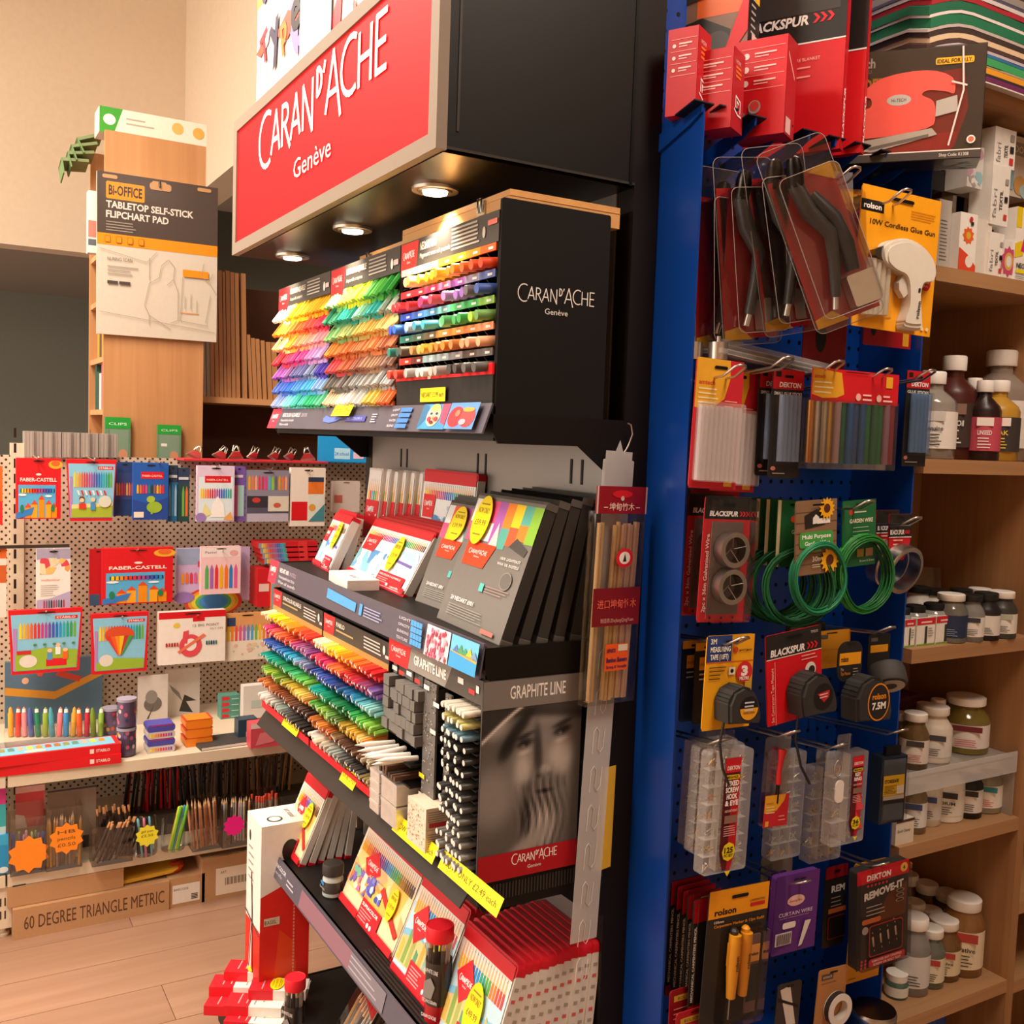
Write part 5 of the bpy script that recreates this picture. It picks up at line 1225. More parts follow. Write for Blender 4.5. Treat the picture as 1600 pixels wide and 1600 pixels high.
# dark rail across the neighbouring bay
B('black').box(XK, XK+.01, yA-.6, at(108, 852, X=XK).y, at(50, 853, X=XK).z-.006, at(50, 853, X=XK).z+.004, '3a302c').build('cross_bar', g)

# ---- on the upper shelf
def stand(x0, y0, x1, y1, z, name, label, cat, col, art=None, depth=.08, group=None, yaw=0, tilt=0, mat='gloss', yb=None):
    """box standing on level z whose front bottom edge is at photo row y1"""
    p = at((x0+x1)/2, y1, Z=z); w, h, q = fit(x0, y0, x1, y1, 'X', p.x)
    o = B(mat).box(-w/2, w/2, 0, depth, 0, h, col).build(name); o.matrix_world = pose(Vector((p.x, p.y, z)), 'X', tilt, 0, yaw)
    tag(o, label, cat, group)
    if art: a = B(mat); a.M = Matrix.Translation((-w/2, -.0004, 0)); art(a, w, h); a.build('printed_front', o)
    return o


zs = GZ1
Xd = XG+.06


def at_y(z, px):
    """photo row of level z on the plane just before the perforated panel"""
    a, b = 900, 1500
    for _ in range(30):
        m = (a+b)/2
        if at(px, m, X=Xd).z > z: a = m
        else: b = m
    return m


pack(8, 1030, 160, at_y(zs, 84), XG+.06, 'crayon_display', 'blue-grey cardboard crayon display box behind the row of crayons', 'display box', '5a7888', lambda b, w, h: (b.rect(0, 0, w, h, '5a7a90'), b.flat([(0, h*.5), (w*.5, h*.38), (w, h*.7), (w, h*.8), (w*.5, h*.5), (0, h*.62)], 'd89a38'), b.flat([(w*.5, h*.75), (w*.75, h*.62), (w*.78, h*.7), (w*.55, h*.82)], 'd0503a'), b.disc(w*.2, h*.7, w*.035, 'e8b898', h*.05), b.disc(w*.35, h*.8, w*.035, 'd8604a', h*.05)), t=.02, slot=False)
tr = stand(10, 1136, 168, 1160, zs, 'crayon_tray', 'clear tray holding the row of fat crayons', 'tray', 'ffffff', None, depth=.06, mat='clear'); B('frost').box(-.2, .2, .0, .06, .0005, .002, 'b8b0a8').build('tray_floor', tr)
CRY = ['e0a030', 'd8402c', 'e08a90', '4a5a98', '2a7a58', '90a838', '4a9aa8', 'e87a80', '3a88c0', 'c89a38', 'e0602c', 'b82a40', '70882a', '8ab040']
for k, c in enumerate(CRY):
    p = at(18+k*10.8, 1154, Z=zs)
    q = B('gloss').lathe([(.0085, 0), (.009, .01), (.009, .075), (.0065, .08), (.0055, .092), (.001, .098)], [c, c, c, 'f0e0d0' if k % 3 else c, c], 8).build('fat_crayon', loc=(p.x-.02, p.y, zs+.003), rot=(rnd.uniform(-.08, .08), rnd.uniform(-.12, .02), 0))
    tag(q, ('amber red pink navy green lime teal rose sky ochre orange crimson olive leaf'.split()[k])+' fat crayon standing in the clear tray', 'crayon', 'fat crayons in the tray')
for k in range(2):
    p = at(90, (1205, 1182)[k], Z=zs+.0315*k)
    o = B('gloss').box(-.30, .18, 0, .095, 0, .030, 'd81c24').build('crayon_box'); o.matrix_world = pose(Vector((GX+.01, at(90, 1200, X=GX).y, zs+.0305*k)), 'X', 0, 0, -.02+.04*k)
    tag(o, ('lower', 'upper')[k]+' flat red crayon box on the cream shelf', 'crayon box', 'flat red crayon boxes')
    b = B('gloss'); b.M = Matrix.Translation((.09, -.0004, 0)); b.rect(.0, .008, .012, .022, 'f0d8d0'); b.text('STABILO', .018, .011, .009, 'f4e0d8', w=.04, bold=.02); b.build('printed_front', o)
    if k:
        b = B('gloss'); b.M = Matrix.Translation((0, 0, .0306)) @ Matrix.Rotation(-PI/2, 4, 'X'); b.rect(-.28, .008, .165, .088, '7ab8d0'); pens(b, 1, 1, -.26, .15, .045, .08, 16, ['e8c050', 'e88a40', 'd8503a', 'a86a48', '8a8a50', '5a8a78', 'c8a890']); b.disc(-.06, .025, .03, 'e8d0b0', .012); b.build('printed_top', o)
# clear tubes of cards
for k, (px, py, z_, lab_) in enumerate(((200, 1184, zs, 'lower clear tube of bright pencils in the stack of two'), (197, 1094, zs+.0935, 'upper clear tube of bright pencils in the stack of two'), (176, 1150, zs, 'clear tube of pencils half hidden behind the stacked tubes'))):
    p = at(px, py, Z=zs) if k != 1 else at(200, 1184, Z=zs)
    o = B('gloss').lathe([(.028, .004), (.028, .086)], ['6a5a80'], 18).build('pencil_tube', loc=(p.x-.03, p.y, z_))
    b = B('gloss'); q = random.Random(k)
    for j in range(26): a_ = q.random()*6.3; z__ = .01+.07*q.random(); b.M = Matrix.Rotation(a_, 4, 'Z') @ Matrix.Translation((0, -.0284, z__)); b.disc(0, 0, .006, q.choice(('e8603a', 'e8b030', 'd83a58', '3a4a88', '8a78b8', 'f0e0d0', 'e87aa0')), .007, 7, y=-.0001*j*.2)
    b.build('printed_wrap', o); B('clear').lathe([(.0295, 0), (.030, .002), (.030, .088), (.0295, .0905), (.001, .091)], 'ffffff', 20).build('clear_wall', o); B('plastic').lathe([(.0305, .084), (.0305, .092), (.001, .093)], '9a94a8', 20).build('lid', o); tag(o, lab_, 'pencil tube', 'clear tubes on the cream shelf')
for k in range(4):
    c = ('rainbow', 'blue', 'rainbow', 'blue')[k]; p = at(252, 1176, Z=zs)
    o = B('plastic').prism(rr(-.043, 0, .043, .0225, .008), 0, .07, '4a48a8' if c == 'blue' else 'c8c0c0').build('plastic_case'); o.matrix_world = pose(Vector((p.x, p.y, zs+.0232*k)), 'X'); tag(o, ('bottom rainbow-printed', 'second blue', 'third rainbow-printed', 'top blue')[k]+' plastic case in the small stack', 'plastic case', 'small plastic cases in two stacks')
    b = B('gloss'); b.M = Matrix.Translation((0, -.0004, 0))
    if c == 'rainbow': pens(b, 1, 1, -.036, .036, .006, .017, 9)
    else: b.rect(-.035, .0185, .035, .021, 'c82a58')
    b.build('printed_front', o)
for k in range(3):
    p = at(311, 1166, Z=zs); o = B('plastic').prism(rr(-.044, 0, .044, .030, .010), 0, .075, 'f0841a').build('plastic_case'); o.matrix_world = pose(Vector((p.x, p.y, zs+.0305*k)), 'X'); tag(o, ('bottom', 'middle', 'top')[k]+' orange plastic case in the stack of three', 'plastic case', 'small plastic cases in two stacks'); B('plastic').box(-.045, .045, -.0006, .0755, .0275, .0292, 'c83a24').build('lid_seam', o)
stand(215, 1055, 262, 1130, zs, 'drawing_card', 'pale card with a pencil sketch behind the small cases', 'card', 'cfc6be', lambda b, w, h: (b.disc(w*.5, h*.4, w*.3, '6a6460', h*.16), b.disc(w*.45, h*.55, w*.2, '8a847e', h*.14), b.flat([(w*.3, h*.1), (w*.36, h*.1), (w*.55, h*.4)], '4a4642')), depth=.004)
stand(258, 1045, 312, 1118, zs, 'drawing_card', 'pale card sketched with a dark rope, beside the first card', 'card', 'd6cdc6', lambda b, w, h: (b.flat([(w*.4, h*.1), (w*.55, h*.45), (w*.9, h*.3), (w*.6, h*.3), (w*.8, h*.05)], '3a3632'), b.flat([(w*.1, h*.7), (w*.4, h*.5), (w*.5, h*.3), (w*.2, h*.55)], '8a847e')), depth=.004)
for k in range(4):
    p = at(363, 1126, Z=zs); o = B('gloss').box(-.034, .034, 0, .05, 0, .021, '5a9a88').build('eraser_box'); o.matrix_world = pose(Vector((p.x-.03, p.y, zs+.0215*k)), 'X'); tag(o, ('bottom', 'second', 'third', 'top')[k]+' green eraser box with a red flash behind the orange cases', 'eraser box', 'green eraser boxes'); b = B('gloss'); b.M = Matrix.Translation((0, -.0004, 0)); b.flat([(-.03, .003), (-.002, .006), (-.006, .017), (-.03, .018)], 'd0303a'); b.rect(.004, .006, .03, .009, 'c8e0d8'); b.build('printed_front', o)
p = at(350, 1172, Z=zs); o = B('paper').box(-.10, .10, 0, .12, 0, .012, '3a3836').build('drawing_book'); o.matrix_world = pose(Vector((GX+.0-.01, p.y+.03, zs)), 'X', 0, 0, .06); tag(o, 'flat dark drawing book at the shelf edge beside the orange cases', 'book'); B('paper').box(-.0985, .0985, -.0006, .118, .002, .010, 'd8d0c6').build('pages', o)
stand(372, 1124, 402, 1156, zs, 'small_box', 'small navy box resting by the drawing book', 'box', '2a4452', lambda b, w, h: b.rect(w*.4, 0, w, h*.4, 'd8b898'), depth=.05)
o = stand(392, 1128, 462, 1166, zs, 'zip_bag', 'crumpled red plastic zip bag at the end of the cream shelf', 'bag', 'c84a58', lambda b, w, h: (b.rect(0, h*.8, w, h, 'e0c8c4'), b.flat([(w*.1, h*.1), (w*.5, h*.2), (w*.8, h*.7), (w*.2, h*.6)], 'd87a80')), depth=.05)
stand(380, 1070, 440, 1128, zs, 'white_case', 'white rounded plastic case with red edge beside the display', 'plastic case', 'ded8d2', lambda b, w, h: (b.rect(0, 0, w, h*.12, 'c83040'), b.rect(w*.2, h*.4, w*.5, h*.6, 'b8c8c0')), depth=.04)
for k in range(4):
    o = pack(404+3*k, 846+8*k, 496, 856+8*k, XK, 'flat_tin', ('top', 'second', 'third', 'bottom')[k]+' flat red pencil tin stacked on a peg shelf', 'pencil tin', 'd0242c', lambda b, w, h: (b.rect(0, 0, w*.45, h*.8, '8a98a8'), pens(b, w, h, .05, .45, .1, .8, 14), b.rect(w*.66, 0, w*.82, h, 'e03a3a')), t=.1, group='flat tins on the peg shelf', slot=False)
pack(402, 888, 428, 948, XK, 'red_book', 'red spine of a colouring book below the flat tins', 'book', 'd0242c', lambda b, w, h: b.rect(w*.1, h*.4, w*.7, h*.6, 'e8c8c0'), t=.1, slot=False)
pack(424, 900, 446, 960, XK+.01, 'picture_book', 'orange and blue picture-book edge beside the red spine', 'book', 'd88a48', lambda b, w, h: b.rect(0, 0, w*.3, h, '8ab0c0'), t=.1, slot=False)

# ---- open-topped clear cups with pens on the base shelf
zc = GZ0


def cup(x0, y0, x1, y1, label, round_=False, d=.07):
    p = at((x0+x1)/2, y1, Z=zc); w, h, _ = fit(x0, y0, x1, y1, 'X', p.x)
    b = B('smoke')
    if round_: b.lathe([(.001, .003), (w/2-.002, .002), (w/2, .006), (w/2, h)], 'ffffff', 18, cap=False)
    else:
        b.box(-w/2, w/2, 0, .002, 0, h).box(-w/2, w/2, d, d+.002, 0, h*1.15).box(-w/2, -w/2+.002, .002, d, 0, h).box(w/2-.002, w/2, .002, d, 0, h).box(-w/2, w/2, 0, d, 0, .003)
    o = b.build('pen_cup'); o.matrix_world = pose(Vector((p.x-(w/2 if round_ else 0), p.y, zc)), 'X'); tag(o, label, 'pen cup', 'clear cups of pens on the base shelf')
    if not round_:
        r_ = B('plastic').prism([(-w/2, 0)]+[(w*(-.5+k/8), .012*math.sin(PI*k/8)+.002) for k in range(9)]+[(w/2, 0)], -.001, 0, '5a5450').build('front_ridge', o)
    return o, w, h, Vector((p.x, p.y, zc))


def fill(w, p, n, L, pal, lean, name, what, cat, d=.07, tip=None, rad=.0036, top=None):
    ms = {}
    for i in range(n):
        c = pal[i % len(pal)]
        if c not in ms:
            b = B('gloss').lathe([(rad, 0), (rad, L*.88)], c, 6, smooth=False)
            if tip == 'wood': b.lathe([(rad, L*.88), (rad*.25, L*.97)], 'd8b080', 6, cap=False).lathe([(rad*.25, L*.97), (.0003, L)], c, 6)
            elif tip: b.lathe([(rad*1.05, L*.86), (rad*1.1, L)], tip, 6)
            else: b.lathe([(rad*1.15, L*.78), (rad*1.15, L*.97), (rad*.5, L)], c, 6)
            ms[c] = b.mesh(name)
        o = bpy.data.objects.new(name, ms[c]); COL.objects.link(o); t = i/max(1, n-1)
        o.matrix_world = Matrix.Translation((p.x-.012-(d-.024)*rnd.random(), p.y-w/2+.008+(w-.016)*t, p.z+.004)) @ Matrix.Rotation(rnd.uniform(-.05, .02)-.0, 4, 'Y') @ Matrix.Rotation(lean*(1-.3*rnd.random())+rnd.uniform(-.04, .04), 4, 'X')
        tag(o, '%s %s, %s along' % (cname(c), what, nth(i)), cat, what)


o, w_, h_, p = cup(16, 1278, 72, 1366, 'clear cup of mixed felt pens with an orange star card')
fill(w_, p, 11, .115, ['8a6ab0', '3a6ac0', '70a838', '70508a', 'd8a0b8', 'c890a8', 'b8c8a8', '98c048', '7a9a58'], 0, 'felt_pen', 'felt pen in the cup with the blank orange star', 'pen')
pack(24, 1228, 70, 1292, p.x-.075, 'card_sign', 'red and white card behind the felt-pen cup', 'card', 'e0505a', lambda b, w, h: (b.rect(0, h*.85, w, h, 'f0c0c0'), b.flat([(0, 0), (w*.4, 0), (w*.3, h*.3), (0, h*.35)], 'f0e4e0')), t=.003, slot=False)


def star(px, py, r, c, txt, X, label, rot=0):
    q = at(px, py, X=X)
    b = B('paper').prism([(r*(1 if i % 2 else .8)*math.cos(2*PI*i/20+rot), r*(1 if i % 2 else .8)*math.sin(2*PI*i/20+rot)) for i in range(20)], 0, .0012, c).build('star_card'); b.matrix_world = pose(q, 'X'); tag(b, label, 'price card', 'fluorescent star price cards')
    t = B('paper')
    for k, s_ in enumerate(txt): t.text(s_, 0, r*(.32-.4*k), r*.22, '6a4a20', w=r*1.0, al='c', y=-.0006)
    if txt: t.build('handwriting', b)


star(45, 1335, .058, 'f58a1a', (), p.x+.004, 'blank orange star price card on the felt-pen cup')
o, w_, h_, p = cup(72, 1262, 129, 1358, 'clear cup of yellow and grey pencils with an orange star card')
fill(w_, p, 11, .155, ['e0a838', 'e8b048', 'd8a030', 'b89a90', 'a88a80', 'b0a098', '988a84', 'a89a94', 'b8a8a0'], 0, 'pencil', 'pencil in the cup with the lettered orange star', 'pencil', tip='wood')
pack(74, 1232, 150, 1308, p.x-.075, 'card_sign', 'grey card standing behind the pencil cups', 'card', '8a7a6c', lambda b, w, h: b.rect(0, h*.97, w, h, '3a3a48'), t=.003, slot=False)
star(104, 1310, .05, 'f58a1a', ('HB', 'pencils', '£0.50'), p.x+.004, 'orange star card with handwriting on the yellow pencil cup')
o, w_, h_, p = cup(144, 1290, 208, 1350, 'low clear cup of black pencils leaning to one side')
fill(w_, p, 13, .125, ['3a3634', '4a4642', '2c2826'], -.45, 'black_pencil', 'pencil leaning in the low clear cup', 'pencil', tip='d89a68')
fill(w_, p+Vector((-.05, .02, 0)), 12, .15, ['2c2826', '3a3634', '3a2a28'], .12, 'black_pencil', 'pencil with bare wooden end behind the low cup', 'pencil', tip='d89a68')
o, w_, h_, p = cup(208, 1285, 250, 1341, 'round clear cup of pens with a yellow star card', True)
fill(w_*.7, p+Vector((-.01, 0, 0)), 8, .12, ['2a2826', '1c1a1a', '7ac0d0', '3a3634', 'e080a0'], .1, 'gel_pen', 'gel pen in the cup with the yellow star', 'pen', d=.04)
star(230, 1306, .036, 'ece030', ('gel pen', '£2.50'), p.x+.004, 'yellow star card with handwriting on the round cup')
o, w_, h_, p = cup(255, 1287, 293, 1333, 'round clear cup of lime and blue pencils', True)
fill(w_*.55, p+Vector((-.012, 0, 0)), 9, .14, ['d0d030', '4a9ab0', '68b838', 'e0d838', '4a88a8', 'c8d030'], -.28, 'striped_pencil', 'striped pencil in the round cup', 'pencil', d=.035, rad=.005)
o, w_, h_, p = cup(301, 1262, 348, 1328, 'clear cup of plain natural wood pencils')
fill(w_, p, 14, .155, ['d89a72', 'd0926a', 'c88860'], .10, 'wooden_pencil', 'plain wooden pencil in its clear cup', 'pencil', tip='wood')
o, w_, h_, p = cup(347, 1262, 396, 1322, 'clear cup of pale patterned pencils with a pink star card')
fill(w_, p, 12, .145, ['d8a0b0', 'a8b8b8', 'd0c0a0', '5a4a40', 'c88a68', '8a9a98', 'e0c8b8'], 0, 'patterned_pencil', 'patterned pencil in the cup with the pink star', 'pencil', tip='wood')
star(366, 1290, .036, 'f0148a', (), p.x+.004, 'bright pink star price card on the patterned-pencil cup')
o, w_, h_, p = cup(396, 1250, 440, 1312, 'clear cup of pencils with red ends near the display stand')
fill(w_, p, 12, .14, ['b8a898', 'a89888', 'c8a878'], 0, 'pencil', 'pencil in the cup near the display stand', 'pencil', tip='d8503a')
for k, (px, n, pal, nm) in enumerate(((190, 12, ['201c1c', '2a2424', 'b01c24'], 'pen at the start of the back row'), (230, 14, ['b01c24', 'c02430', '1c1a1a'], 'pen in the back row behind the yellow star'), (275, 14, ['1c1a1a', '2a2628', '3a3438'], 'pen in the back row behind the lime pencils'), (330, 14, ['3a302c', '5a4438', '2c2826'], 'pencil in the back row behind the natural pencils'), (390, 14, ['4a3a30', '6a4c38', '2c2826', '8a5a3a'], 'pencil in the back row near the display'), (440, 12, ['6a5038', '3a302c', 'a87a3a'], 'pencil in the back row beside the display foot'))):
    p = at(px, 1316, Z=zc); fill(.12, Vector((GX-.16, p.y+.06, zc+.03)), n, .17, pal, rnd.uniform(-.1, .1), 'bunched_pen', nm, 'pen', d=.06, rad=.0045)
B('plastic').box(GX-.24, GX-.13, ys+.22, yB-.6, zc, zc+.07, '4a443e').build('pen_trough', g)
pack(-14, 1222, 9, 1310, GX-.02, 'pen_set', 'turquoise pack in the neighbouring bay cut by the photo edge', 'pen set', '3aa8b0', lambda b, w, h: (b.rect(0, h*.6, w, h*.9, 'c83a88'), b.rect(0, 0, w, h*.2, 'b8d8d8')), slot=False, group='packs in the neighbouring bay')
pack(-14, 1306, 13, 1366, GX-.01, 'pen_set', 'bright blue box in the neighbouring bay cut by the photo edge', 'pen set', '2a90c8', lambda b, w, h: (b.rect(0, 0, w, h, '2a90c8'), b.rect(0, h*.75, w, h, '3aa8d8'), b.disc(w*.7, h*.1, w*.3, 'd8e0e0', h*.08)), slot=False, group='packs in the neighbouring bay')

# ---- cardboard boxes on the floor under the base shelf
wd, ht, p = fit(20, 1428, 264, 1440, 'X', GX+.01)
o = B('cardboard').box(-wd/2, wd/2, 0, .20, 0, .095).build('cardboard_box'); o.matrix_world = pose(Vector((GX+.012, p.y, 0)), 'X', 0, 0, .012); tag(o, 'long low cardboard box with marker handwriting on the floor', 'cardboard box', 'cardboard boxes under the base shelf')
b = B('paper'); b.M = Matrix.Translation((-wd/2, -.0004, 0)); b.text('60 DEGREE TRIANGLE METRIC', .03, .028, .042, '5a3a26', w=wd*.9, rot=.0); b.build('handwriting', o)
b = B('paper'); b.M = Matrix.Translation((0, 0, .0954)) @ Matrix.Rotation(-PI/2, 4, 'X'); b.rect(.16, .03, .30, .08, '7a604a'); b.rect(.165, .035, .295, .075, 'b8936c'); b.lines(.18, .065, .1, 3, .012, .006, '5a4434'); b.build('paper_label', o)
p2 = at(100, 1420, X=GX+.005)
o = B('cardboard').box(-.165, .165, 0, .004, 0, .062).box(-.165, .165, .14, .144, 0, .062).box(-.165, -.161, .004, .14, 0, .062).box(.161, .165, .004, .14, 0, .062).box(-.165, .165, .004, .14, 0, .004).build('open_carton'); o.matrix_world = pose(Vector((GX-.004, at(105, 1410, X=GX).y, .0965)), 'X', 0, 0, .01); tag(o, 'shallow open carton of dark sheets on the handwritten box', 'carton', 'cardboard boxes under the base shelf')
for k in range(3): B('paper').box(-.15, .15, .01, .13, .03+.014*k, .038+.014*k, ('2a3440', '3a4450', '262c38')[k]).build('dark_sheet', o, rot=(0, 0, .03*k))
p = at(292, 1405, X=GX+.005); wd, ht, _ = fit(262, 1382, 318, 1404, 'X', GX)
o = B('cardboard').box(-wd/2, wd/2, 0, .16, 0, .098).build('cardboard_box'); o.matrix_world = pose(Vector((GX+.004, p.y, 0)), 'X'); tag(o, 'small cardboard box with white label between two larger boxes', 'cardboard box', 'cardboard boxes under the base shelf'); b = B('paper'); b.M = Matrix.Translation((-wd/2, -.0004, 0)); b.rect(wd*.1, .012, wd*.86, .074, 'e6dcd0'); b.text('BARCODE', wd*.14, .055, .008, '4a4440', w=wd*.4); b.lines(wd*.62, .035, wd*.18, 4, .005, .003, '3a3430', 0); b.build('paper_label', o)
p = at(356, 1392, X=GX+.005); o = B('cardboard').box(-.085, .16, 0, .18, 0, .145).build('cardboard_box'); o.matrix_world = pose(Vector((GX+.004, p.y, 0)), 'X'); tag(o, 'tall cardboard box with wide white label beside the display', 'cardboard box', 'cardboard boxes under the base shelf'); b = B('paper'); b.M = Matrix.Translation((-.085, -.0004, 0)); b.rect(.045, .014, .20, .105, 'ead9c4'); b.text('ART', .06, .085, .01, '5a5048', w=.02); 
for k in range(14): b.rect(.075+.006*k, .045, .0775+.006*k+.002*(k % 2), .07, '8a7a6a', y=-.001)
b.build('paper_label', o)
p = at(205, 1368, X=GX); o = B('paper').prism([(-.16, 0), (.13, 0), (.15, .012), (-.14, .012)], 0, .1, 'e0aa30').build('yellow_folder'); o.matrix_world = pose(Vector((GX-.02, p.y, .1)), 'X', -.1, -.06); tag(o, 'yellow folder lying over the cartons under the shelf', 'folder')
p = at(274, 1357, X=GX-.05); o = B('gloss').lathe([(.02, 0), (.028, .012), (.028, .022), (.012, .03)], 'e0582a', 16).build('orange_lid', loc=(GX-.06, p.y, .098)); tag(o, 'small orange round lid on the labelled small box', 'lid')

# ---- on top of the cream shelving
zt = at(250, 716, X=XG).z
for k in range(5):
    a_ = 38+k*29; o = pack(a_, 674+k, a_+30, 715, XG+.02, 'plastic_sleeve', 'grey clear-plastic sleeve, %s of five along the shelving top' % ('first', 'second', 'third', 'fourth', 'fifth')[k], 'plastic sleeve', 'a69c92', lambda b, w, h: [b.rect(w*(.08+.17*i), 0, w*(.1+.17*i), h, '857b72', y=-.0006) for i in range(6)], t=.07, slot=False, group='plastic sleeves along the shelving top')
    B('clear').box(-.001, .001, -.02, .0, 0, .1).build('clear_fin', o)
for k, (x0, x1, y0) in enumerate(((164, 204, 652), (246, 283, 664))):
    pack(x0, y0, x1, 720, -4.09, 'green_blister', ('green-topped blister card on the wooden panel, behind the grey sleeves', 'green-topped blister card on the wooden panel, by the metal clips')[k], 'blister card', '6a8a6a', lambda b, w, h: (b.rect(0, h*.74, w, h, '2a9a38'), b.text('CLIPS', w*.15, h*.82, h*.06, 'e0f0e0', w=w*.7), b.rect(w*.08, h*.02, w*.92, h*.72, '7a927c'), b.disc(w*.7, h*.15, w*.18, 'c88a68', h*.12), b.rect(w*.15, h*.4, w*.4, h*.48, 'e0d8d0')), t=.02, group='green blister cards on the wooden panel', slot=False)
p0, p1 = at(280, 712, X=XG+.05), at(502, 731, X=XG+.05)
o = B('gloss').box(-.16, .0, 0, (p1.y-p0.y), 0, .006, 'd0303c').build('red_tray', loc=(XG+.13, p0.y, zt-.003)); tag(o, 'long red tray of bulldog clips on the shelving top', 'tray')
for k, px in enumerate((305, 343, 372, 395, 430, 452, 485)):
    p = at(px, 722, X=XG+.09); q = B('metal')
    q.prism([(-.03, 0), (.03, 0), (.012, .03), (-.012, .03)], 0, .004, 'c8beb0').tube([(-.012, .002, .03), (-.006, .002, .052), (.006, .002, .052), (.012, .002, .03)], .0022, 'd8cebf', 5)
    q.M = Matrix.Rotation(.5, 4, 'X'); q.prism([(-.03, 0), (.03, 0), (.012, .03), (-.012, .03)], .004, .008, 'b8aea0').tube([(-.012, .006, .03), (-.006, .006, .05), (.006, .006, .05), (.012, .006, .03)], .0022, 'd8cebf', 5)
    c = q.build('bulldog_clip'); c.matrix_world = Matrix.Translation((XG+.06+.02*(k % 2), p.y, zt+.004)) @ FX @ Matrix.Rotation(rnd.uniform(-.7, .7), 4, 'Z') @ Matrix.Rotation(rnd.uniform(-.2, .5), 4, 'Y'); tag(c, 'steel bulldog clip, %s along the red tray' % ('first', 'second', 'third', 'fourth', 'fifth', 'sixth', 'seventh')[k], 'bulldog clip', 'steel bulldog clips on the red tray')
wd, ht, p = fit(492, 678, 568, 734, 'X', XG+.04)
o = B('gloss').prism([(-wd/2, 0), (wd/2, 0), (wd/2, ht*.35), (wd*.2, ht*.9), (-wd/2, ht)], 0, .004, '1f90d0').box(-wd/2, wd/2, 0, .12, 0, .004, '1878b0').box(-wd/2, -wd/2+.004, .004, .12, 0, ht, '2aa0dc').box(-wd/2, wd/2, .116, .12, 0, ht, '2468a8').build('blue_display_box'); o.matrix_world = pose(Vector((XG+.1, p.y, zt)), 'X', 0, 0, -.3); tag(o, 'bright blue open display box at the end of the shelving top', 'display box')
b = B('gloss'); b.M = Matrix.Translation((-wd/2, -.0004, 0)); b.rect(wd*.3, ht*.1, wd*.6, ht*.4, 'a8d4ec'); b.rect(wd*.66, ht*.12, wd*.86, ht*.3, 'd8b8c8'); b.text('24 school', wd*.31, ht*.2, ht*.1, '1f70b0', w=wd*.26); b.build('printed_front', o)

# ---- tall wooden bookcase behind the shelving
XE = -4.12
w_, h_, p = fit(158, 215, 324, 690, 'X', XE)
yb0, yb1 = at(163, 400, X=XE).y, at(320, 400, X=XE).y; ztp_ = at(245, 216, X=XE).z
Kc = tag(empty('bookcase'), 'tall beech bookcase end rising behind the cream shelving', 'bookcase')
B('beech').box(XE-.02, XE, yb0, yb1, 0, ztp_).build('end_panel', Kc)
B('beech').box(XE-.9, XE-.02, yb1-.02, yb1, 0, ztp_).build('back_board', Kc)
B('beech').box(XE-.40, XE-.38, yb0, yb1, 0, ztp_).build('divider', Kc)
for z_ in (.4, .8, 1.2, at(150, 640, X=XE-.2).z, at(150, 560, X=XE-.2).z, at(150, 470, X=XE-.2).z, at(150, 395, X=XE-.2).z): B('beech_y').box(XE-.38, XE-.02, yb0+.004, yb1-.02, z_-.02, z_).build('shelf_board', Kc)
q = random.Random(9)
for k, (z_, n) in enumerate(((at(150, 560, X=XE-.2).z, 4), (at(150, 640, X=XE-.2).z, 5), (at(150, 470, X=XE-.2).z, 3), (at(150, 395, X=XE-.2).z, 4))):
    for i in range(n):
        c = q.choice(('e8e0d4', '4a90c0', 'e0a030', '3a5a48', 'd86a70', 'e8e0dc', '5a5050')); hh = .14+.06*q.random()
        o = B('gloss').box(-.02, .02, 0, .16, 0, hh, c).build('book', loc=(XE-.06-.055*i, yb0+.012, z_+.0005)); tag(o, '%s book spine, place %s on the %s bookcase shelf' % ({'e8e0d4': 'cream', '4a90c0': 'blue', 'e0a030': 'amber', '3a5a48': 'green', 'd86a70': 'rose', 'e8e0dc': 'white', '5a5050': 'dark'}[c], ('one', 'two', 'three', 'four', 'five')[i], ('third', 'lowest', 'second', 'upper')[k]), 'book', 'books in the open side of the bookcase')
w_, h_, p = fit(152, 280, 340, 528, 'X', XE+.02)
o = B('gloss').prism([(-w_/2, 0), (w_/2, 0), (w_/2, h_), (-w_/2, h_)], 0, .018, 'cbbfae').build('flipchart_pad'); o.matrix_world = pose(p, 'X', 0, -.004); tag(o, 'tabletop flipchart pad hanging on the bookcase end', 'flipchart pad')
b = B('gloss'); b.M = Matrix.Translation((-w_/2, -.0004, 0)); b.rect(0, h_*.62, w_, h_, '4a3c35'); b.rect(0, h_*.555, w_, h_*.625, 'e08a12')
b.flat(rr(w_*.07, h_*.84, w_*.38, h_*.945, .006), 'e08a12'); b.text('Bi-OFFICE', w_*.09, h_*.865, h_*.06, '3a2c24', w=w_*.27, bold=.03)
b.text('TABLETOP SELF-STICK', w_*.07, h_*.785, h_*.042, 'd8ccc0', w=w_*.72, bold=.03); b.text('FLIPCHART PAD', w_*.07, h_*.725, h_*.042, 'd8ccc0', w=w_*.51, bold=.03); b.lines(w_*.07, h_*.695, w_*.3, 4, h_*.017, h_*.006, '9a8c80', .3)
for x_ in (.1, .5, .88): b.flat(rr(w_*(x_-.06), h_*.962, w_*(x_+.06), h_*.985, .006), 'b98a5c')
b.flat(rr(w_*.42, h_*.93, w_*.60, h_*.975, .01), 'b98a5c')
for k in range(4): b.flat(rr(w_*(.06+.09*k), h_*.57, w_*(.105+.09*k), h_*.612, .003), 'a8620c'); b.flat(rr(w_*(.064+.09*k), h_*.574, w_*(.101+.09*k), h_*.608, .003), 'e08a12')
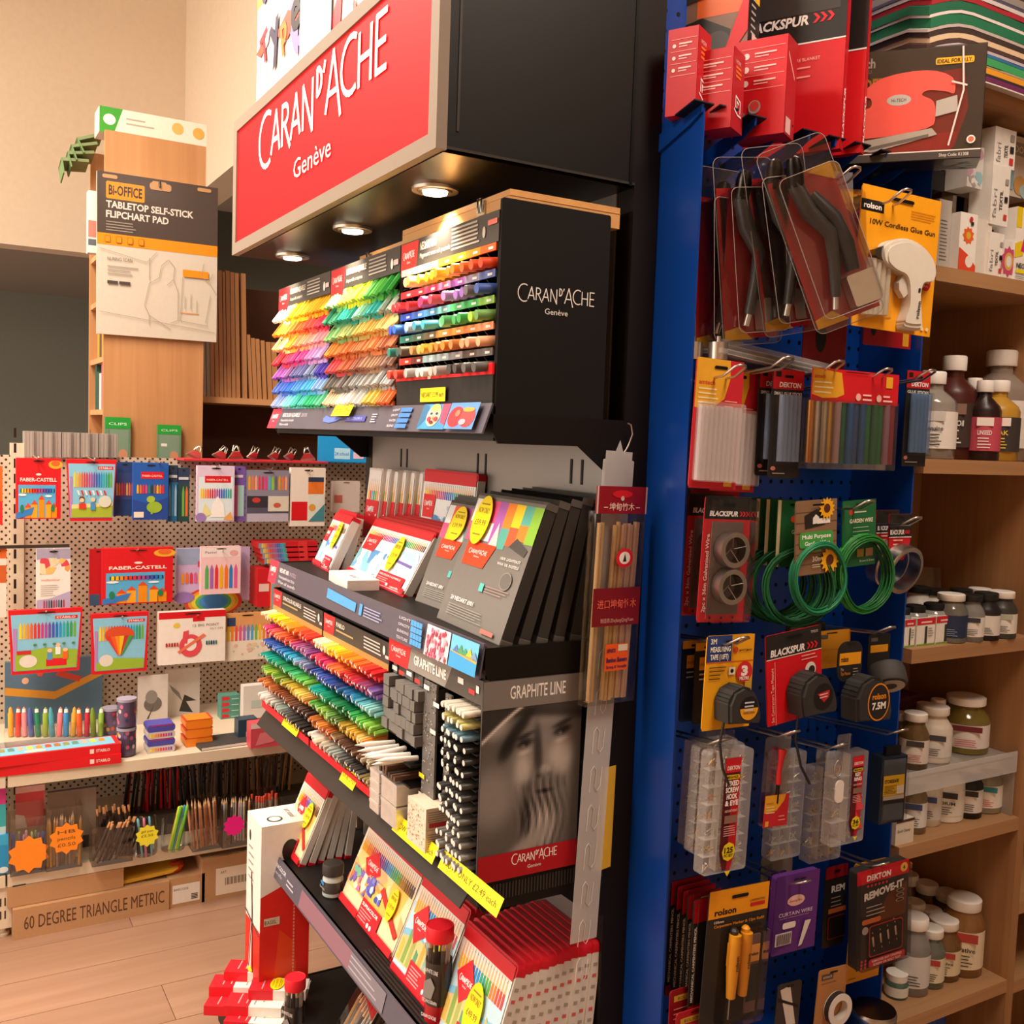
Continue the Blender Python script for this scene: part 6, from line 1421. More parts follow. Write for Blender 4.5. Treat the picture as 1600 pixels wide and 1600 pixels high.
b.text('NURING SCAN', w_*.08, h_*.46, h_*.022, '6a5c50', w=w_*.2); b.lines(w_*.08, h_*.42, w_*.26, 3, h_*.022, h_*.007, 'a09488'); b.rect(w_*.08, h_*.315, w_*.165, h_*.335, '4a403a'); b.rect(w_*.175, h_*.315, w_*.265, h_*.335, '4a403a'); b.rect(w_*.7, h_*.405, w_*.92, h_*.45, 'e08a12')
b.lay += 1; LN = [[(.6, .06), (.42, .14), (.38, .2), (.42, .34), (.5, .38)], [(.5, .38), (.52, .46), (.58, .5), (.63, .46), (.62, .38), (.57, .34)], [(.62, .38), (.66, .3), (.66, .12), (.6, .1)], [(.7, .4), (.68, .12), (.92, .1)], [(.88, .5), (.86, .42), (.92, .38), (.96, .44)], [(.93, .38), (1., .3)], [(.9, .12), (.94, .3)], [(.02, .14), (.98, .06)], [(.42, .14), (.42, .08)], [(.72, .2), (.72, .28)], [(.77, .2), (.77, .3)], [(.82, .18), (.82, .26)], [(.02, .53), (.4, .47), (.48, .54)], [(.42, .5), (.42, .36)]]
strokes(b, [[(x_*w_, z_*h_) for x_, z_ in pth] for pth in LN], .0022, 'a39586', -.00025*b.lay-.0004); b.rect(w_*.68, h_*.17, w_*.84, h_*.176, 'd89048', y=-.003)
b.build('printed_front', o)
B('plastic').tube([(0, -.006, h_*.985), (0, -.008, h_*.955), (.003, -.01, h_*.95)], .004, '3a342f', 6).build('hook', o)
o = B('gloss').box(XE-.16, XE-.04, yb0-.015, yb1+.01, ztp_+.0005, ztp_+.095, 'e6dccb').build('long_carton'); tag(o, 'long white carton with green end lying on the bookcase top', 'carton'); b = B('gloss'); b.M = Matrix.Translation((XE-.0396, yb0-.015, ztp_)) @ FX; W2 = yb1-yb0+.025; b.rect(0, 0, W2, .095, 'e6dccb'); b.flat([(0, 0), (W2*.13, 0), (W2*.21, .095), (0, .095)], '3f9a32'); b.disc(W2*.09, .05, .022, 'e0ead8', .02); b.lines(W2*.24, .06, W2*.26, 2, .018, .006, 'b0a698'); b.disc(W2*.72, .06, .022, 'e0b060', .022); b.disc(W2*.92, .055, .022, 'd8a850', .022); b.build('printed_front', o)
for k, (px, py) in enumerate(((157, 212), (149, 226), (144, 240), (135, 253))):
    p = at(px, py, X=XE-.25)
    o = B('paper').box(-.09, .01, 0, .1, 0, .012, '7a8a5c').box(-.09, -.085, -.001, .1, -.05, .012, '6a8a50').build('green_board'); o.matrix_world = pose(p, 'X', .2, -.4+.1*k); tag(o, 'green-tabbed board jutting from the bookcase, %s of four' % ('topmost', 'second', 'third', 'lowest')[k], 'board', 'green-tabbed boards on the bookcase')
w_, h_, p = fit(138, 298, 154, 395, 'X', XE-.03); o = B('gloss').box(-w_/2, w_/2, 0, .05, 0, h_, 'e2d8cc').box(-w_/2, w_/2, -.0006, 0, h_*.25, h_*.52, 'e0786a').box(-w_/2, w_/2, -.0006, 0, h_*.12, h_*.22, '5a6068').build('paper_pack'); o.matrix_world = pose(p, 'X'); tag(o, 'white and coral paper pack beside the flipchart pad', 'paper pack')
# drawing boards in the next bay
XS = XE-.12
ysr = yb1+.85
zsh = at(375, 622, X=XS).z
for nm, a_ in (('shelf_board', (XS-.35, XS, yb1, ysr, zsh-.025, zsh)), ('shelf_board', (XS-.35, XS, yb1, ysr, zsh-.42, zsh-.395)), ('side_board', (XS-.35, XS, ysr-.02, ysr, 0, zsh+.0))): B('beech_y').box(*a_).build(nm, Kc)
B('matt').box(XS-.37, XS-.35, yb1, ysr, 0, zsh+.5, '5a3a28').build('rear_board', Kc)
ypos = at(317, 560, X=XS).y; k = 0
for px0, px1, ytop, c in ((317, 323, 520, 'b8a890'), (324, 330, 520, 'b0a088'), (330, 337, 424, 0), (338, 344, 421, 0), (345, 351, 422, 0), (352, 356, 424, 0), (357, 363, 422, 0), (364, 370, 424, 0), (371, 377, 425, 0), (381, 388, 425, 0), (391, 396, 520, 0), (397, 403, 525, 0), (404, 410, 526, 0), (412, 418, 528, 0), (420, 427, 530, 0), (428, 436, 530, 0)):
    w_, h_, p = fit(px0, ytop, px1, 620, 'X', XS-.02)
    o = B('beech' if not c else 'paper').box(-w_/2, w_/2, 0, .3, 0, h_, c or 'ffffff').build('drawing_board'); o.matrix_world = pose(Vector((XS-.02, p.y, zsh+.0005)), 'X', 0, -.03 if px0 < 385 else -.06); k += 1
    tag(o, ('grey' if c else 'tall wooden' if ytop < 500 else 'short wooden')+' drawing board, %s in the row on the bookcase shelf' % ('first second third fourth fifth sixth seventh eighth ninth tenth eleventh twelfth thirteenth fourteenth fifteenth sixteenth'.split()[k-1]), 'drawing board', 'drawing boards standing in the bookcase')
for k, (y_, c, dz) in enumerate(((690, 'b88a48', 0), (696, 'a8987e', 0), (684, 'c8a058', .02), (700, '8a7a68', 0))):
    p = at(370+25*k, y_, X=XS-.05); o = B('paper').box(-.16, .16, 0, .25, 0, .006, c).build('paper_folder'); o.matrix_world = pose(Vector((XS-.03, p.y, zsh-.395+.007*k+.0005)), 'X', 0, 0, .15*k-.2); tag(o, ('ochre', 'grey', 'amber', 'brown')[k]+' paper folder lying on the lower bookcase shelf', 'folder', 'paper folders in the bookcase')
# ------------------------------------------------------------------ goods on the blue pegboard
XH = -1.215


def curvy(pts, n=3):
    out = []; L = len(pts)
    for i in range(L):
        p0, p1, p2, p3 = (pts[(i+k-1) % L] for k in range(4))
        for q in range(n):
            t = q/n; out.append(tuple(.5*(2*p1[a]+(p2[a]-p0[a])*t+(2*p0[a]-5*p1[a]+4*p2[a]-p3[a])*t*t+(3*p1[a]-p0[a]-3*p2[a]+p3[a])*t**3) for a in (0, 1)))
    return out


def hang(px, py, X, w, h, name, label, cat, col, art=None, t=.002, yaw=0, roll=0, tilt=0, group=None, mat='gloss', r=.006, shape=None, slot=True):
    """card hanging from a hook: its top middle at the photo pixel on plane X, facing +X"""
    p = at(px, py, X=X)
    o = B(mat).prism(shape or rr(-w/2, -h, w/2, 0, r), 0, t, col).build(name); o.matrix_world = pose(p, 'X', tilt, roll, yaw)
    tag(o, label, cat, group)
    if art:
        a = B(mat); a.M = Matrix.Translation((-w/2, -.0003, -h)); art(a, w, h)
        if slot: a.flat(rr(w*.36, h*.925, w*.64, h*.95, h*.012), '0d0c0c')
        a.build('printed_front', o)
    return o


def wire(px, py, X=XH+.03, z0=0):
    """chrome loop hook from the board to its tip"""
    p = at(px, py, X=X)
    B('metal').tube([(XP, p.y-.012, p.z-.03), (X-.03, p.y-.012, p.z-.012), (X-.004, p.y-.011, p.z+.002), (X, p.y-.006, p.z+.004), (X, p.y+.006, p.z+.004), (X-.004, p.y+.011, p.z+.002), (X-.03, p.y+.012, p.z-.012), (XP, p.y+.012, p.z-.03)], .0022, 'c8c0b8', 6).build('hook', P)


def chevrons(b, x, z, h, c='d8202c'):
    for k in range(3): b.flat([(x+k*h*.75, z), (x+k*h*.75+h*.35, z), (x+k*h*.75+h*.8, z+h*.5), (x+k*h*.75+h*.35, z+h), (x+k*h*.75, z+h), (x+k*h*.75+h*.45, z+h*.5)], c, y=-.00025*(b.lay+1))
    b.lay += 1


def spur(b, w, z, h, x=.08, k=.62, c='f0e8e4'):
    b.text('BLACKSPUR', w*x, z, h, c, w=w*k, bold=.035, shear=.15); chevrons(b, w*(x+k+.03), z, h)


# ---- top row: bracket arms carrying boxed goods
tips = ((1101, 161), (1140, 169), (1184, 183), (1226, 195), (1268, 206), (1309, 216), (1349, 226), (1389, 238), (1424, 248))
for px, py in tips:
    p = at(px, py, X=-1.275); z0 = p.z-.05
    o = B('blue_paint').prism([(0, z0-.016), (.12, p.z-.026), (.148, p.z-.012), (.15, p.z), (.12, p.z-.004), (0, z0+.016)], -.002, .002, 'ffffff').build('bracket_arm', P); o.matrix_basis = Matrix.Translation((XP, p.y, 0))
    q = B('black').prism([(-.020, -.0012), (.020, -.0012), (.020, .0012), (-.020, .0012)], 0, .05, '14131c').box(-.012, .012, .004, .010, .0013, .002, 'b8a8a4').build('price_plate', o); q.matrix_basis = Matrix.Translation((.153, 0, p.z+.002)) @ Matrix.Rotation(PI/2, 4, 'Z') @ Matrix.Rotation(-.25, 4, 'X')


def carton(px, py, X, w, h, d, name, label, col, front=None, side=None, psi=-1.08, group='boxed tools on the bracket arms', sidecol=None):
    """box standing on the arms: px,py = its nearest bottom corner (front right)"""
    p = at(px, py, X=X)
    o = B('gloss').box(-w, 0, 0, d, 0, h, col).build(name); o.matrix_world = pose(p, 'X', 0, 0, psi); tag(o, label, 'boxed tool', group)
    if front: a = B('gloss'); a.M = Matrix.Translation((-w, -.0003, 0)); front(a, w, h); a.build('printed_front', o)
    a = B('gloss'); a.M = Matrix.Translation((.0003, 0, 0)) @ FX
    if sidecol: a.rect(0, 0, d, h, sidecol)
    if side: side(a, d, h)
    a.build('printed_side', o); return o


def feat(b, w, h, z0=.45):
    for k in range(4): b.rect(w*.12, h*(z0+.14*k), w*.96, h*(z0+.14*k)+.0008, 'f0a8a0', y=-.0006)
    for k in range(3): b.disc(w*.22, h*(z0+.07+.14*k), w*.06, 'f4d8d4', n=12, y=-.0006); b.rect(w*.38, h*(z0+.08+.14*k), w*.8, h*(z0+.08+.14*k)+.0025, 'f4c8c4', y=-.0006); b.rect(w*.38, h*(z0+.05+.14*k), w*.65, h*(z0+.05+.14*k)+.002, 'f0b0ac', y=-.0006)
    b.lay += 3


def icon(b, d, h):
    b.text('WORK', d*.2, h*.82, h*.05, 'f0c0b8', w=d*.45); b.lines(d*.22, h*.76, d*.5, 3, h*.055, h*.03, 'e8702a', .2)
    strokes(b, [[(d*.3, h*.28), (d*.3, h*.42), (d*.7, h*.38), (d*.7, h*.24)], [(d*.42, h*.28), (d*.42, h*.36), (d*.58, h*.34)], [(d*.2, h*.25), (d*.5, h*.2), (d*.8, h*.2)]], .003, 'f4d8d4', -.001)


def torchpic(b, w, h):
    b.rect(0, h*.2, w, h*.92, '8a6a58'); b.rect(w*.55, h*.5, w*.95, h*.95, 'e8703a'); b.rect(0, h*.92, w, h, '1c1818'); b.text('INSPECTION', w*.05, h*.94, h*.035, 'f0e8e4', w=w*.6)
    b.flat([(w*.02, h*.2), (w*.2, h*.42), (w*.6, h*.5), (w*.85, h*.38), (w*.8, h*.12), (w*.5, h*.05)], '2e2826'); b.disc(w*.74, h*.28, w*.12, '4a4440', h*.1); b.flat([(w*.3, h*.44), (w*.34, h*.68), (w*.7, h*.74), (w*.7, h*.66), (w*.42, h*.62), (w*.4, h*.46)], '3a3432'); b.rect(w*.36, h*.52, w*.42, h*.62, 'd8382c'); b.flat([(w*.72, 0), (w, h*.35), (w, h*.95), (w*.96, h*.6)], 'd81f2a')


carton(1165, 120, -1.33, .205, .22, .055, 'torch_box', 'work-light box with a torch picture behind the red cartons', 'c81a26', torchpic, lambda b, d, h: (b.rect(0, 0, d, h, '241e1e'), b.lines(d*.2, h*.9, d*.5, 12, h*.05, h*.015, 'b8b0a8'), b.rect(d*.5, h*.6, d*.9, h*.7, 'e8b030'), b.rect(d*.3, h*.12, d*.9, h*.35, 'd8c0bc')))
carton(1086, 176, -1.30, .052, .137, .053, 'lamp_box', 'small red lamp carton next to the black upright', 'c0101c', feat, icon, sidecol='b8202a')
carton(1141, 198, -1.268, .08, .126, .053, 'lamp_box', 'small red lamp carton in front of the work-light box', 'c0101c', feat, icon, sidecol='b0222a')
carton(1312, 232, -1.275, .233, .315, .02, 'fire_box', 'large red tool box with black head and chevrons', 'd2121e', lambda b, w, h: (b.rect(0, 0, w, h, 'd2121e'), b.rect(0, h*.6, w, h, '241f1d'), b.rect(0, h*.595, w, h*.603, 'f0e4e0'), b.rect(w*.1, h*.76, w*.95, h, '3c3632'), spur(b, w, h*.70, h*.052, .20, .52), b.text('FIRE BLANKET', w*.62, h*.5, h*.018, 'f4b8b0', w=w*.2), b.lines(w*.62, h*.46, w*.2, 2, h*.05, h*.008, 'f0a098'), b.disc(w*.62, h*.04, w*.02, '1c1a1a', w*.02)), lambda b, d, h: (b.rect(0, 0, d, h, 'b81822'), b.text('BLACKSPUR', d*.8, h*.06, d*.5, 'f4e8e4', w=h*.28, rot=PI/2, bold=.03)))
carton(1345, 238, -1.275, .05, .325, .018, 'fire_box', 'narrow red box edge behind the large red tool box', 'd2121e', lambda b, w, h: (b.rect(0, h*.55, w, h, '1c1817'), b.rect(0, h*.545, w, h*.553, 'f0e4e0')), lambda b, d, h: (b.rect(0, 0, d, h, 'b81822'), b.text('BLACKSPUR', d*.8, h*.06, d*.5, 'f4e8e4', w=h*.25, rot=PI/2, bold=.03)))
carton(1224, 207, -1.255, .088, .158, .053, 'lamp_box', 'red magnifier-lamp carton standing before the large red box', 'd01622', lambda b, w, h: (feat(b, w, h, .48), b.disc(w*.1, h*.2, w*.16, '8a7a72', h*.08), b.disc(w*.42, h*.3, w*.12, 'a89890', h*.07), b.disc(w*.42, h*.31, w*.09, 'd0403c', h*.05), b.rect(w*.05, h*.08, w*.45, h*.13, '2a2422')), lambda b, d, h: (b.flat([(d*.1, h*.8), (d*.8, h*.6), (d*.8, h*.64), (d*.1, h*.84)], 'e89890'), b.rect(d*.1, h*.02, d*.6, h*.18, 'd8b0ac')), sidecol='b02028')


def sander(b, w, h):
    b.rect(0, 0, w, h, '5a5048'); b.flat([(0, h*.1), (w*.82, h*.1), (w*.9, h*.45), (w*.86, h*.8), (w*.5, h*.76), (0, h*.55)], 'a8443c'); b.flat([(0, h*.08), (w*.8, h*.08), (w*.84, h*.24), (0, h*.2)], 'c8423c')
    b.text('Hi-Tech', -.0+w*.0, h*.86, h*.085, 'f0e4dc', w=w*.24, bold=.03); b.text('POWER TOOLS', w*.02, h*.81, h*.03, 'b8a89c', w=w*.2); b.text('SANDER', w*.01, h*.65, h*.11, 'f0b040', w=w*.31, bold=.04)
    b.flat(rr(w*.66, h*.84, w*.92, h*.90, .003), 'e8a828'); b.text('IDEAL FOR D.I.Y.', w*.67, h*.852, h*.034, '3a2a1a', w=w*.24, bold=.03)
    b.flat(curvy([(w*.15, h*.62), (w*.3, h*.76), (w*.6, h*.80), (w*.78, h*.72), (w*.8, h*.58), (w*.74, h*.60), (w*.62, h*.62), (w*.58, h*.58), (w*.66, h*.52), (w*.68, h*.38), (w*.62, h*.28), (w*.2, h*.22), (w*.12, h*.32), (w*.12, h*.46), (w*.22, h*.5), (w*.22, h*.58)]), 'e8584c')
    b.disc(w*.42, h*.55, w*.085, 'b8b0a8', h*.05); b.text('Hi-TECH', w*.37, h*.535, h*.03, '4a3a34', w=w*.1); b.flat([(w*.68, h*.38), (w*.68, h*.52), (w*.82, h*.56), (w*.83, h*.42)], 'b0a69c'); b.flat([(w*.1, h*.12), (w*.2, h*.2), (w*.66, h*.28), (w*.7, h*.22), (w*.25, h*.09)], 'a89c90'); b.flat([(w*.2, h*.13), (w*.64, h*.23), (w*.64, h*.2), (w*.24, h*.11)], '6a6058'); b.flat([(0, h*.12), (w*.08, h*.2), (w*.12, h*.12)], 'c8bcb0')
    strokes(b, [[(w*.84, h*.98), (w*.86, h*.6), (w*.78, h*.12)], [(w*.78, h*.68), (w*.88, h*.64)]], .003, 'd8ccc4', -.0045); b.rect(0, 0, w, h*.07, '4a423c'); b.rect(0, h*.068, w, h*.078, 'e8dcd0'); b.text('Shop Code: K1308', w*.92, h*.02, h*.03, 'e8dcd0', w=w*.2, al='r'); b.disc(w*.93, h*.16, w*.03, 'e8dcd0', n=14); b.disc(w*.93, h*.16, w*.02, 'c86a50', n=14)


o = carton(1531, 246, -1.165, .240, .195, .07, 'sander_box', 'film-wrapped sander box printed with a red power sander', '3a332e', sander, psi=-.86, sidecol='262220')
B('cello').box(-.241, .001, -.002, .071, -.001, .196).build('clear_film', o)

# ---- second row: blister packs turned on their hooks
def staple(b, w, h, seed):
    b.rect(0, 0, w, h, 'b4121c'); b.flat([(0, 0), (w, 0), (w, h*.1), (0, h*.06)], 'd89a28'); b.flat([(w*.6, h*.9), (w, h*.8), (w, h), (w*.6, h)], 'd89a28')


def riveter(px, py, X, yaw, roll, label, front=False):
    w, h = .115, .30
    p = at(px, py, X=X)
    o = B('clear').prism(rr(-w/2, -h, w/2, 0, .014), 0, .0012, 'ffffff').build('tool_blister'); o.matrix_world = pose(p, 'X', 0, roll, yaw); tag(o, label, 'blister pack', 'black hand tools in red blister packs')
    a = B('gloss').box(-w*.46, w*.46, .0014, .0022, -h*.965, -h*.16, 'b4121c'); a.M = Matrix.Translation((-w/2, .001, -h)); a.flat([(w*.55, h*.84), (w*.96, h*.74), (w*.96, h*.84)], 'd89a28', y=-.0002); a.flat([(w*.04, h*.03), (w*.5, h*.03), (w*.3, h*.1), (w*.04, h*.08)], 'd8a030', y=-.0002); a.build('backing_card', o)
    # body of the hand riveter: head, two long handles
    t = B('plastic').lathe([(.004, -.005), (.013, .0), (.014, .03), (.011, .045), (.004, .05)], '2a2624', 12, 'metal').build('tool_head', o, mat=Matrix.Translation((-.018, -.016, -h*.24)) @ Matrix.Rotation(.25, 4, 'Y'))
    B('plastic').tube([(-.018, -.016, -h*.22), (-.012, -.018, -h*.38), (.008, -.02, -h*.52), (.0, -.018, -h*.66), (-.016, -.016, -h*.84)], [.013, .014, .012, .010, .008], '2e2a28', 8, 'plastic').build('handle', o)
    B('plastic').tube([(.0, -.014, -h*.30), (.022, -.016, -h*.45), (.026, -.018, -h*.60), (.024, -.016, -h*.74)], [.012, .014, .014, .011], '1c1a1a', 8, 'plastic').build('handle', o)
    B('metal').tube([(-.016, -.016, -h*.84), (-.022, -.014, -h*.9)], .005, 'c8c4bc', 8).build('nose_piece', o)
    B('metal').prism(rr(.005, -h*.93, .05, -h*.76, .004), -.03, -.002, 'd8d4cc').build('rivet_pouch', o)
    B('clear').prism(rr(-w*.42, -h*.94, w*.44, -h*.18, .012), -.034, 0, 'ffffff').build('clear_dome', o)
    for y_ in (-.001, -.034): B('plastic').tube([(x_, y_, z_) for x_, z_ in (rr(-w/2, -h, w/2, 0, .014) if y_ > -.01 else rr(-w*.42, -h*.94, w*.44, -h*.18, .012))], .0006, '8e8480', 4, closed=True).build('edge_highlight', o)  # thin grey tubes drawn as edge highlights of the clear plastic
    return o


riveter(1124, 264, -1.31, .1, -.07, 'riveter blister pack half hidden by the blue side fin')
riveter(1160, 246, -1.27, -.15, -.13, 'riveter blister pack, second from the blue side fin')
riveter(1205, 228, -1.235, -.2, -.21, 'riveter blister pack, third from the blue side fin')
riveter(1232, 224, -1.20, -.5, -.40, 'most steeply tilted riveter blister pack with foil pouch')


def gun(o, s, col, nozzle, y0, trig='3a3634'):
    """glue gun in profile, nozzle to the left"""
    body = [(-.072, .052), (-.05, .066), (-.01, .074), (.03, .066), (.062, .046), (.074, .02), (.066, .0), (.044, -.006), (.036, -.03), (.046, -.085), (.044, -.098), (.0, -.100), (-.002, -.088), (.006, -.06), (.002, -.02), (-.012, .004), (-.045, .012), (-.07, .026)]
    body = curvy(body); B('gloss').prism([(x*s, z*s) for x, z in body], y0-.016, y0-.003, col, smooth=True).prism([(x*s*.94, z*s*.95) for x, z in body], y0-.020, y0-.001, col, smooth=True).prism([(x*s*.84, z*s*.88) for x, z in body], y0-.0225, y0-.001, col, smooth=True).build('gun_body', o)
    B('metal').prism([(x*s, z*s) for x, z in ((-.070, .052), (-.068, .024), (-.09, .032), (-.092, .042))], y0-.016, y0-.004, nozzle).build('nozzle', o)
    B('plastic').prism([(x*s, z*s) for x, z in ((.0, .002), (.005, -.03), (-.006, -.04), (-.02, -.026), (-.022, -.012), (-.012, .004))], y0-.016, y0-.004, trig).build('trigger', o)


wd, ht = .098, .225
o = hang(1297, 268, -1.255, wd, ht, 'glue_gun_pack', 'black glue gun on a red and amber blister card', 'blister pack', 'b4161e', lambda b, w, h: (b.rect(0, 0, w, h, 'bb1822'), b.flat([(w*.5, h*.82), (w, h*.68), (w, h*.86), (w*.5, h*.86)], 'e0a030'), b.rect(0, h*.86, w, h, '6a6468'), b.text('amtech', w*.66, h*.75, h*.03, 'c8281e', w=w*.3), b.rect(w*.8, h*.02, w*.95, h*.1, 'd89a28'), b.flat(rr(w*.74, h*.13, w*.98, h*.2, .003), 'e8e0d8')), yaw=-.1, roll=-.10, r=.01)
gm = Matrix.Translation((0, 0, -.105))
gh = bpy.data.objects.new('glue_gun', None); COL.objects.link(gh); gh.parent = o; gh.matrix_basis = gm @ Matrix.Rotation(.35, 4, 'Y'); gh.empty_display_size = .01
gun(gh, .62, '35312f', '4a4644', 0)
B('clear').prism(rr(-wd*.46, -ht*.93, wd*.46, -ht*.16, .01), -.036, 0, 'ffffff').build('clear_dome', o)
wire(1340, 265)


def rolson_gun(b, w, h):
    b.rect(0, 0, w, h, 'eea01a'); b.rect(w*.0, h*.82, w*.28, h*.90, '161212'); b.text('rolson', w*.03, h*.84, h*.04, 'f8f0e8', w=w*.22, bold=.03); b.text('10W Cordless Glue Gun', w*.12, h*.735, h*.038, '3a2a1a', w=w*.83, rot=0, bold=.015)
    b.lines(w*.62, h*.88, w*.33, 4, h*.018, h*.005, 'c87a10', .2); b.disc(w*.88, h*.38, w*.065, 'c8202a', w*.065); b.text('AA', w*.88, h*.355, h*.018, 'f4e0d8', w=w*.06, al='c'); b.rect(w*.85, h*.385, w*.92, h*.41, 'f4e0d8'); b.disc(w*.88, h*.05, w*.018, 'f4d8a0'); b.disc(w*.94, h*.05, w*.018, 'f4d8a0')


wd, ht = .185, .238
o = hang(1411, 301, XH+.005, wd, ht, 'glue_gun_pack', 'white cordless glue gun on an amber card with glue sticks', 'blister pack', 'eea01a', rolson_gun, roll=.035, yaw=-.08)
gh = bpy.data.objects.new('glue_gun', None); COL.objects.link(gh); gh.parent = o; gh.matrix_basis = Matrix.Translation((.012, 0, -.146)); gh.empty_display_size = .01
gun(gh, .88, 'ddd3c4', '8a8278', 0, 'd0c6b8')
b = B('gloss'); b.M = Matrix.Translation((.026, -.0235, -.068)); b.text('rolson', 0, 0, .008, '2a2624', w=.03, rot=PI/2-.08, bold=.02, y=0); b.rect(-.006, .045, -.001, .052, '2a2624', y=0); b.build('lettering', gh)
for k in range(5): B('gloss').lathe([(.0056, 0), (.0056, .095)], 'e8dcc8', 10).build('glue_stick', o, loc=(-.072+.0115*k, -.007, -.218+.001*k))
B('clear').prism(rr(-.080, -.222, -.018, -.115, .005), -.015, 0, 'ffffff').build('clear_dome', o)
wire(1420, 300, XH+.045)
o = hang(1390, 470, -1.30, .13, .085, 'tool_card', 'red tool card hanging behind the amber glue gun card', 'blister pack', 'a8141e', lambda b, w, h: (b.rect(0, 0, w, h, 'a8141e'), b.disc(w*.2, h*.4, w*.06, '1c1a1a', h*.2), b.rect(w*.82, h*.05, w*.95, h*.4, 'd89a28')), slot=False)
o = hang(1292, 480, -1.32, .11, .11, 'tool_card', 'dark red tool card deep behind the tilted blister pack', 'blister pack', '8a1018', lambda b, w, h: b.disc(w*.4, h*.5, w*.12, '161414', h*.25), slot=False)

# ---- third row: glue sticks
def amt(b, w, h):
    b.rect(0, 0, w, h, 'c22430'); b.flat([(0, h*.62), (w*.3, h*.6), (w*.62, h*.7), (w*.72, h*.86), (w*.7, h), (0, h)], 'e0a22c'); b.text('amtech', w*.06, h*.80, h*.035, 'c8402a', w=w*.34, bold=.02); b.lines(w*.06, h*.76, w*.42, 4, h*.035, h*.012, 'f0d8a0'); b.rect(w*.72, h*.02, w*.9, h*.08, 'e0a030'); b.lines(w*.62, h*.68, w*.28, 2, h*.04, h*.008, 'e89890')


for k, (px, py, X, lab_) in enumerate(((1157, 577, -1.285, 'amber and red card of clear glue sticks set behind its twin'), (1127, 562, -1.235, 'amber and red card of clear glue sticks beside the blue fin'))):
    o = hang(px, py, X, .098, .205, 'glue_stick_pack', lab_, 'glue stick pack', 'c22430', amt, roll=.03, group='cards of clear glue sticks')
    for j in range(9): B('frost').lathe([(.005, 0), (.005, .118)], 'd8d0d0', 8).build('glue_stick', o, loc=(-.038+.0098*j, -.006, -.192))
    B('milky').prism(rr(-.044, -.194, .048, -.068, .004), -.013, -.0005, 'ffffff').build('clear_bag', o)
wire(1160, 575); wire(1235, 562); wire(1315, 568)


def dek(b, w, h, t='SMALL GLUE STICKS'):
    b.rect(0, 0, w, h, '2a2624'); b.rect(0, h*.82, w, h, 'c01824'); b.rect(w*.08, h*.93, w*.25, h*.98, '1c1818'); b.text('DEKTON', w*.2, h*.84, h*.045, 'f4ece8', w=w*.7, bold=.03, shear=.1); b.text(t, w*.04, h*.765, h*.03, 'f0e8e4', w=w*.9, bold=.02); b.disc(w*.12, h*.09, w*.08, 'd88a80', h*.02); b.lines(w*.1, h*.04, w*.6, 1, h*.02, h*.01, 'b8b0a8')


for k, (px, py, X) in enumerate(((1198, 578, -1.30), (1212, 577, -1.27), (1233, 578, -1.235))):
    o = hang(px, py, X, .070, .180, 'glue_stick_pack', ('dark card of glue sticks, rearmost of three', 'dark card of glue sticks, middle of three', 'dark red-headed card of small glue sticks, front of three')[k], 'glue stick pack', '2a2624', dek, group='dark cards of glue sticks')
    for j in range(5): B('frost').lathe([(.0048, 0), (.0048, .11)], 'a8b8d8', 8).build('glue_stick', o, loc=(-.018+.0096*j, -.006, -.152))
    B('clear').prism(rr(-.03, -.158, .033, -.04, .004), -.013, -.0005, 'ffffff').build('clear_dome', o)
wd = .212
o = hang(1340, 580, XH+.005, wd, .055, 'glitter_stick_bag', 'bag of glitter glue sticks under a red header card', 'glue stick pack', 'd01c26', lambda b, w, h: (b.flat([(0, 0+h*.2), (w*.12, h*.1), (w*.28, h*.14), (w*.36, h*.25), (w*.32, h*.9), (0, h)], 'e8a82c'), b.text('amtech', w*.02, h*.7, h*.12, 'c8402a', w=w*.12, bold=.02), b.lines(w*.02, h*.55, w*.26, 3, h*.15, h*.05, 'f4e0a8'), b.rect(w*.84, h*.55, w*.92, h*.9, 'e8a82c'), b.disc(w*.52, h*.2, w*.03, 'f0b8b0'), b.lines(w*.57, h*.25, w*.12, 2, h*.14, h*.05, 'f4d0cc'), b.disc(w*.76, h*.2, w*.03, 'f0b8b0'), b.lines(w*.81, h*.25, w*.12, 2, h*.14, h*.05, 'f4d0cc')), r=.002)
GL = ['c88a48', 'd8d4cc', 'c8c0b0', 'd8b060', 'c8a8b0', '2a7a50', '3a78b8', '48689a', '3a70a8', '3a8a58', '3a8058', '388a54', 'b888a0', 'b0404a']
for j, c in enumerate(GL): B('metal' if j < 4 else 'gloss').lathe([(.0072, 0), (.0077, .001), (.0077, .104)], c, 10).build('glitter_stick', o, loc=(-wd*.47+wd*.94*j/13, .006+.003*(j % 2), -.158))
B('cello').box(-wd*.52, wd*.5, -.003, .018, -.168, -.05).build('clear_bag', o); wire(1390, 580); 
hang(1436, 580, -1.27, .066, .178, 'glue_stick_pack', 'dark card of blue glue sticks at the far fin', 'glue stick pack', '2a2624', lambda b, w, h: dek(b, w, h, 'GLUE STICKS'), group='dark cards of glue sticks')
o = bpy.data.objects[[x.name for x in COL.objects if x.name.startswith('glue_stick_pack')][-1]]
for j in range(5): B('frost').lathe([(.0055, 0), (.0055, .11)], '88b0e0', 8).build('glue_stick', o, loc=(-.018+.011*j, -.006, -.152))
B('clear').prism(rr(-.03, -.158, .033, -.04, .004), -.013, -.0005, 'ffffff').build('clear_dome', o); wire(1458, 582, XH+.02)
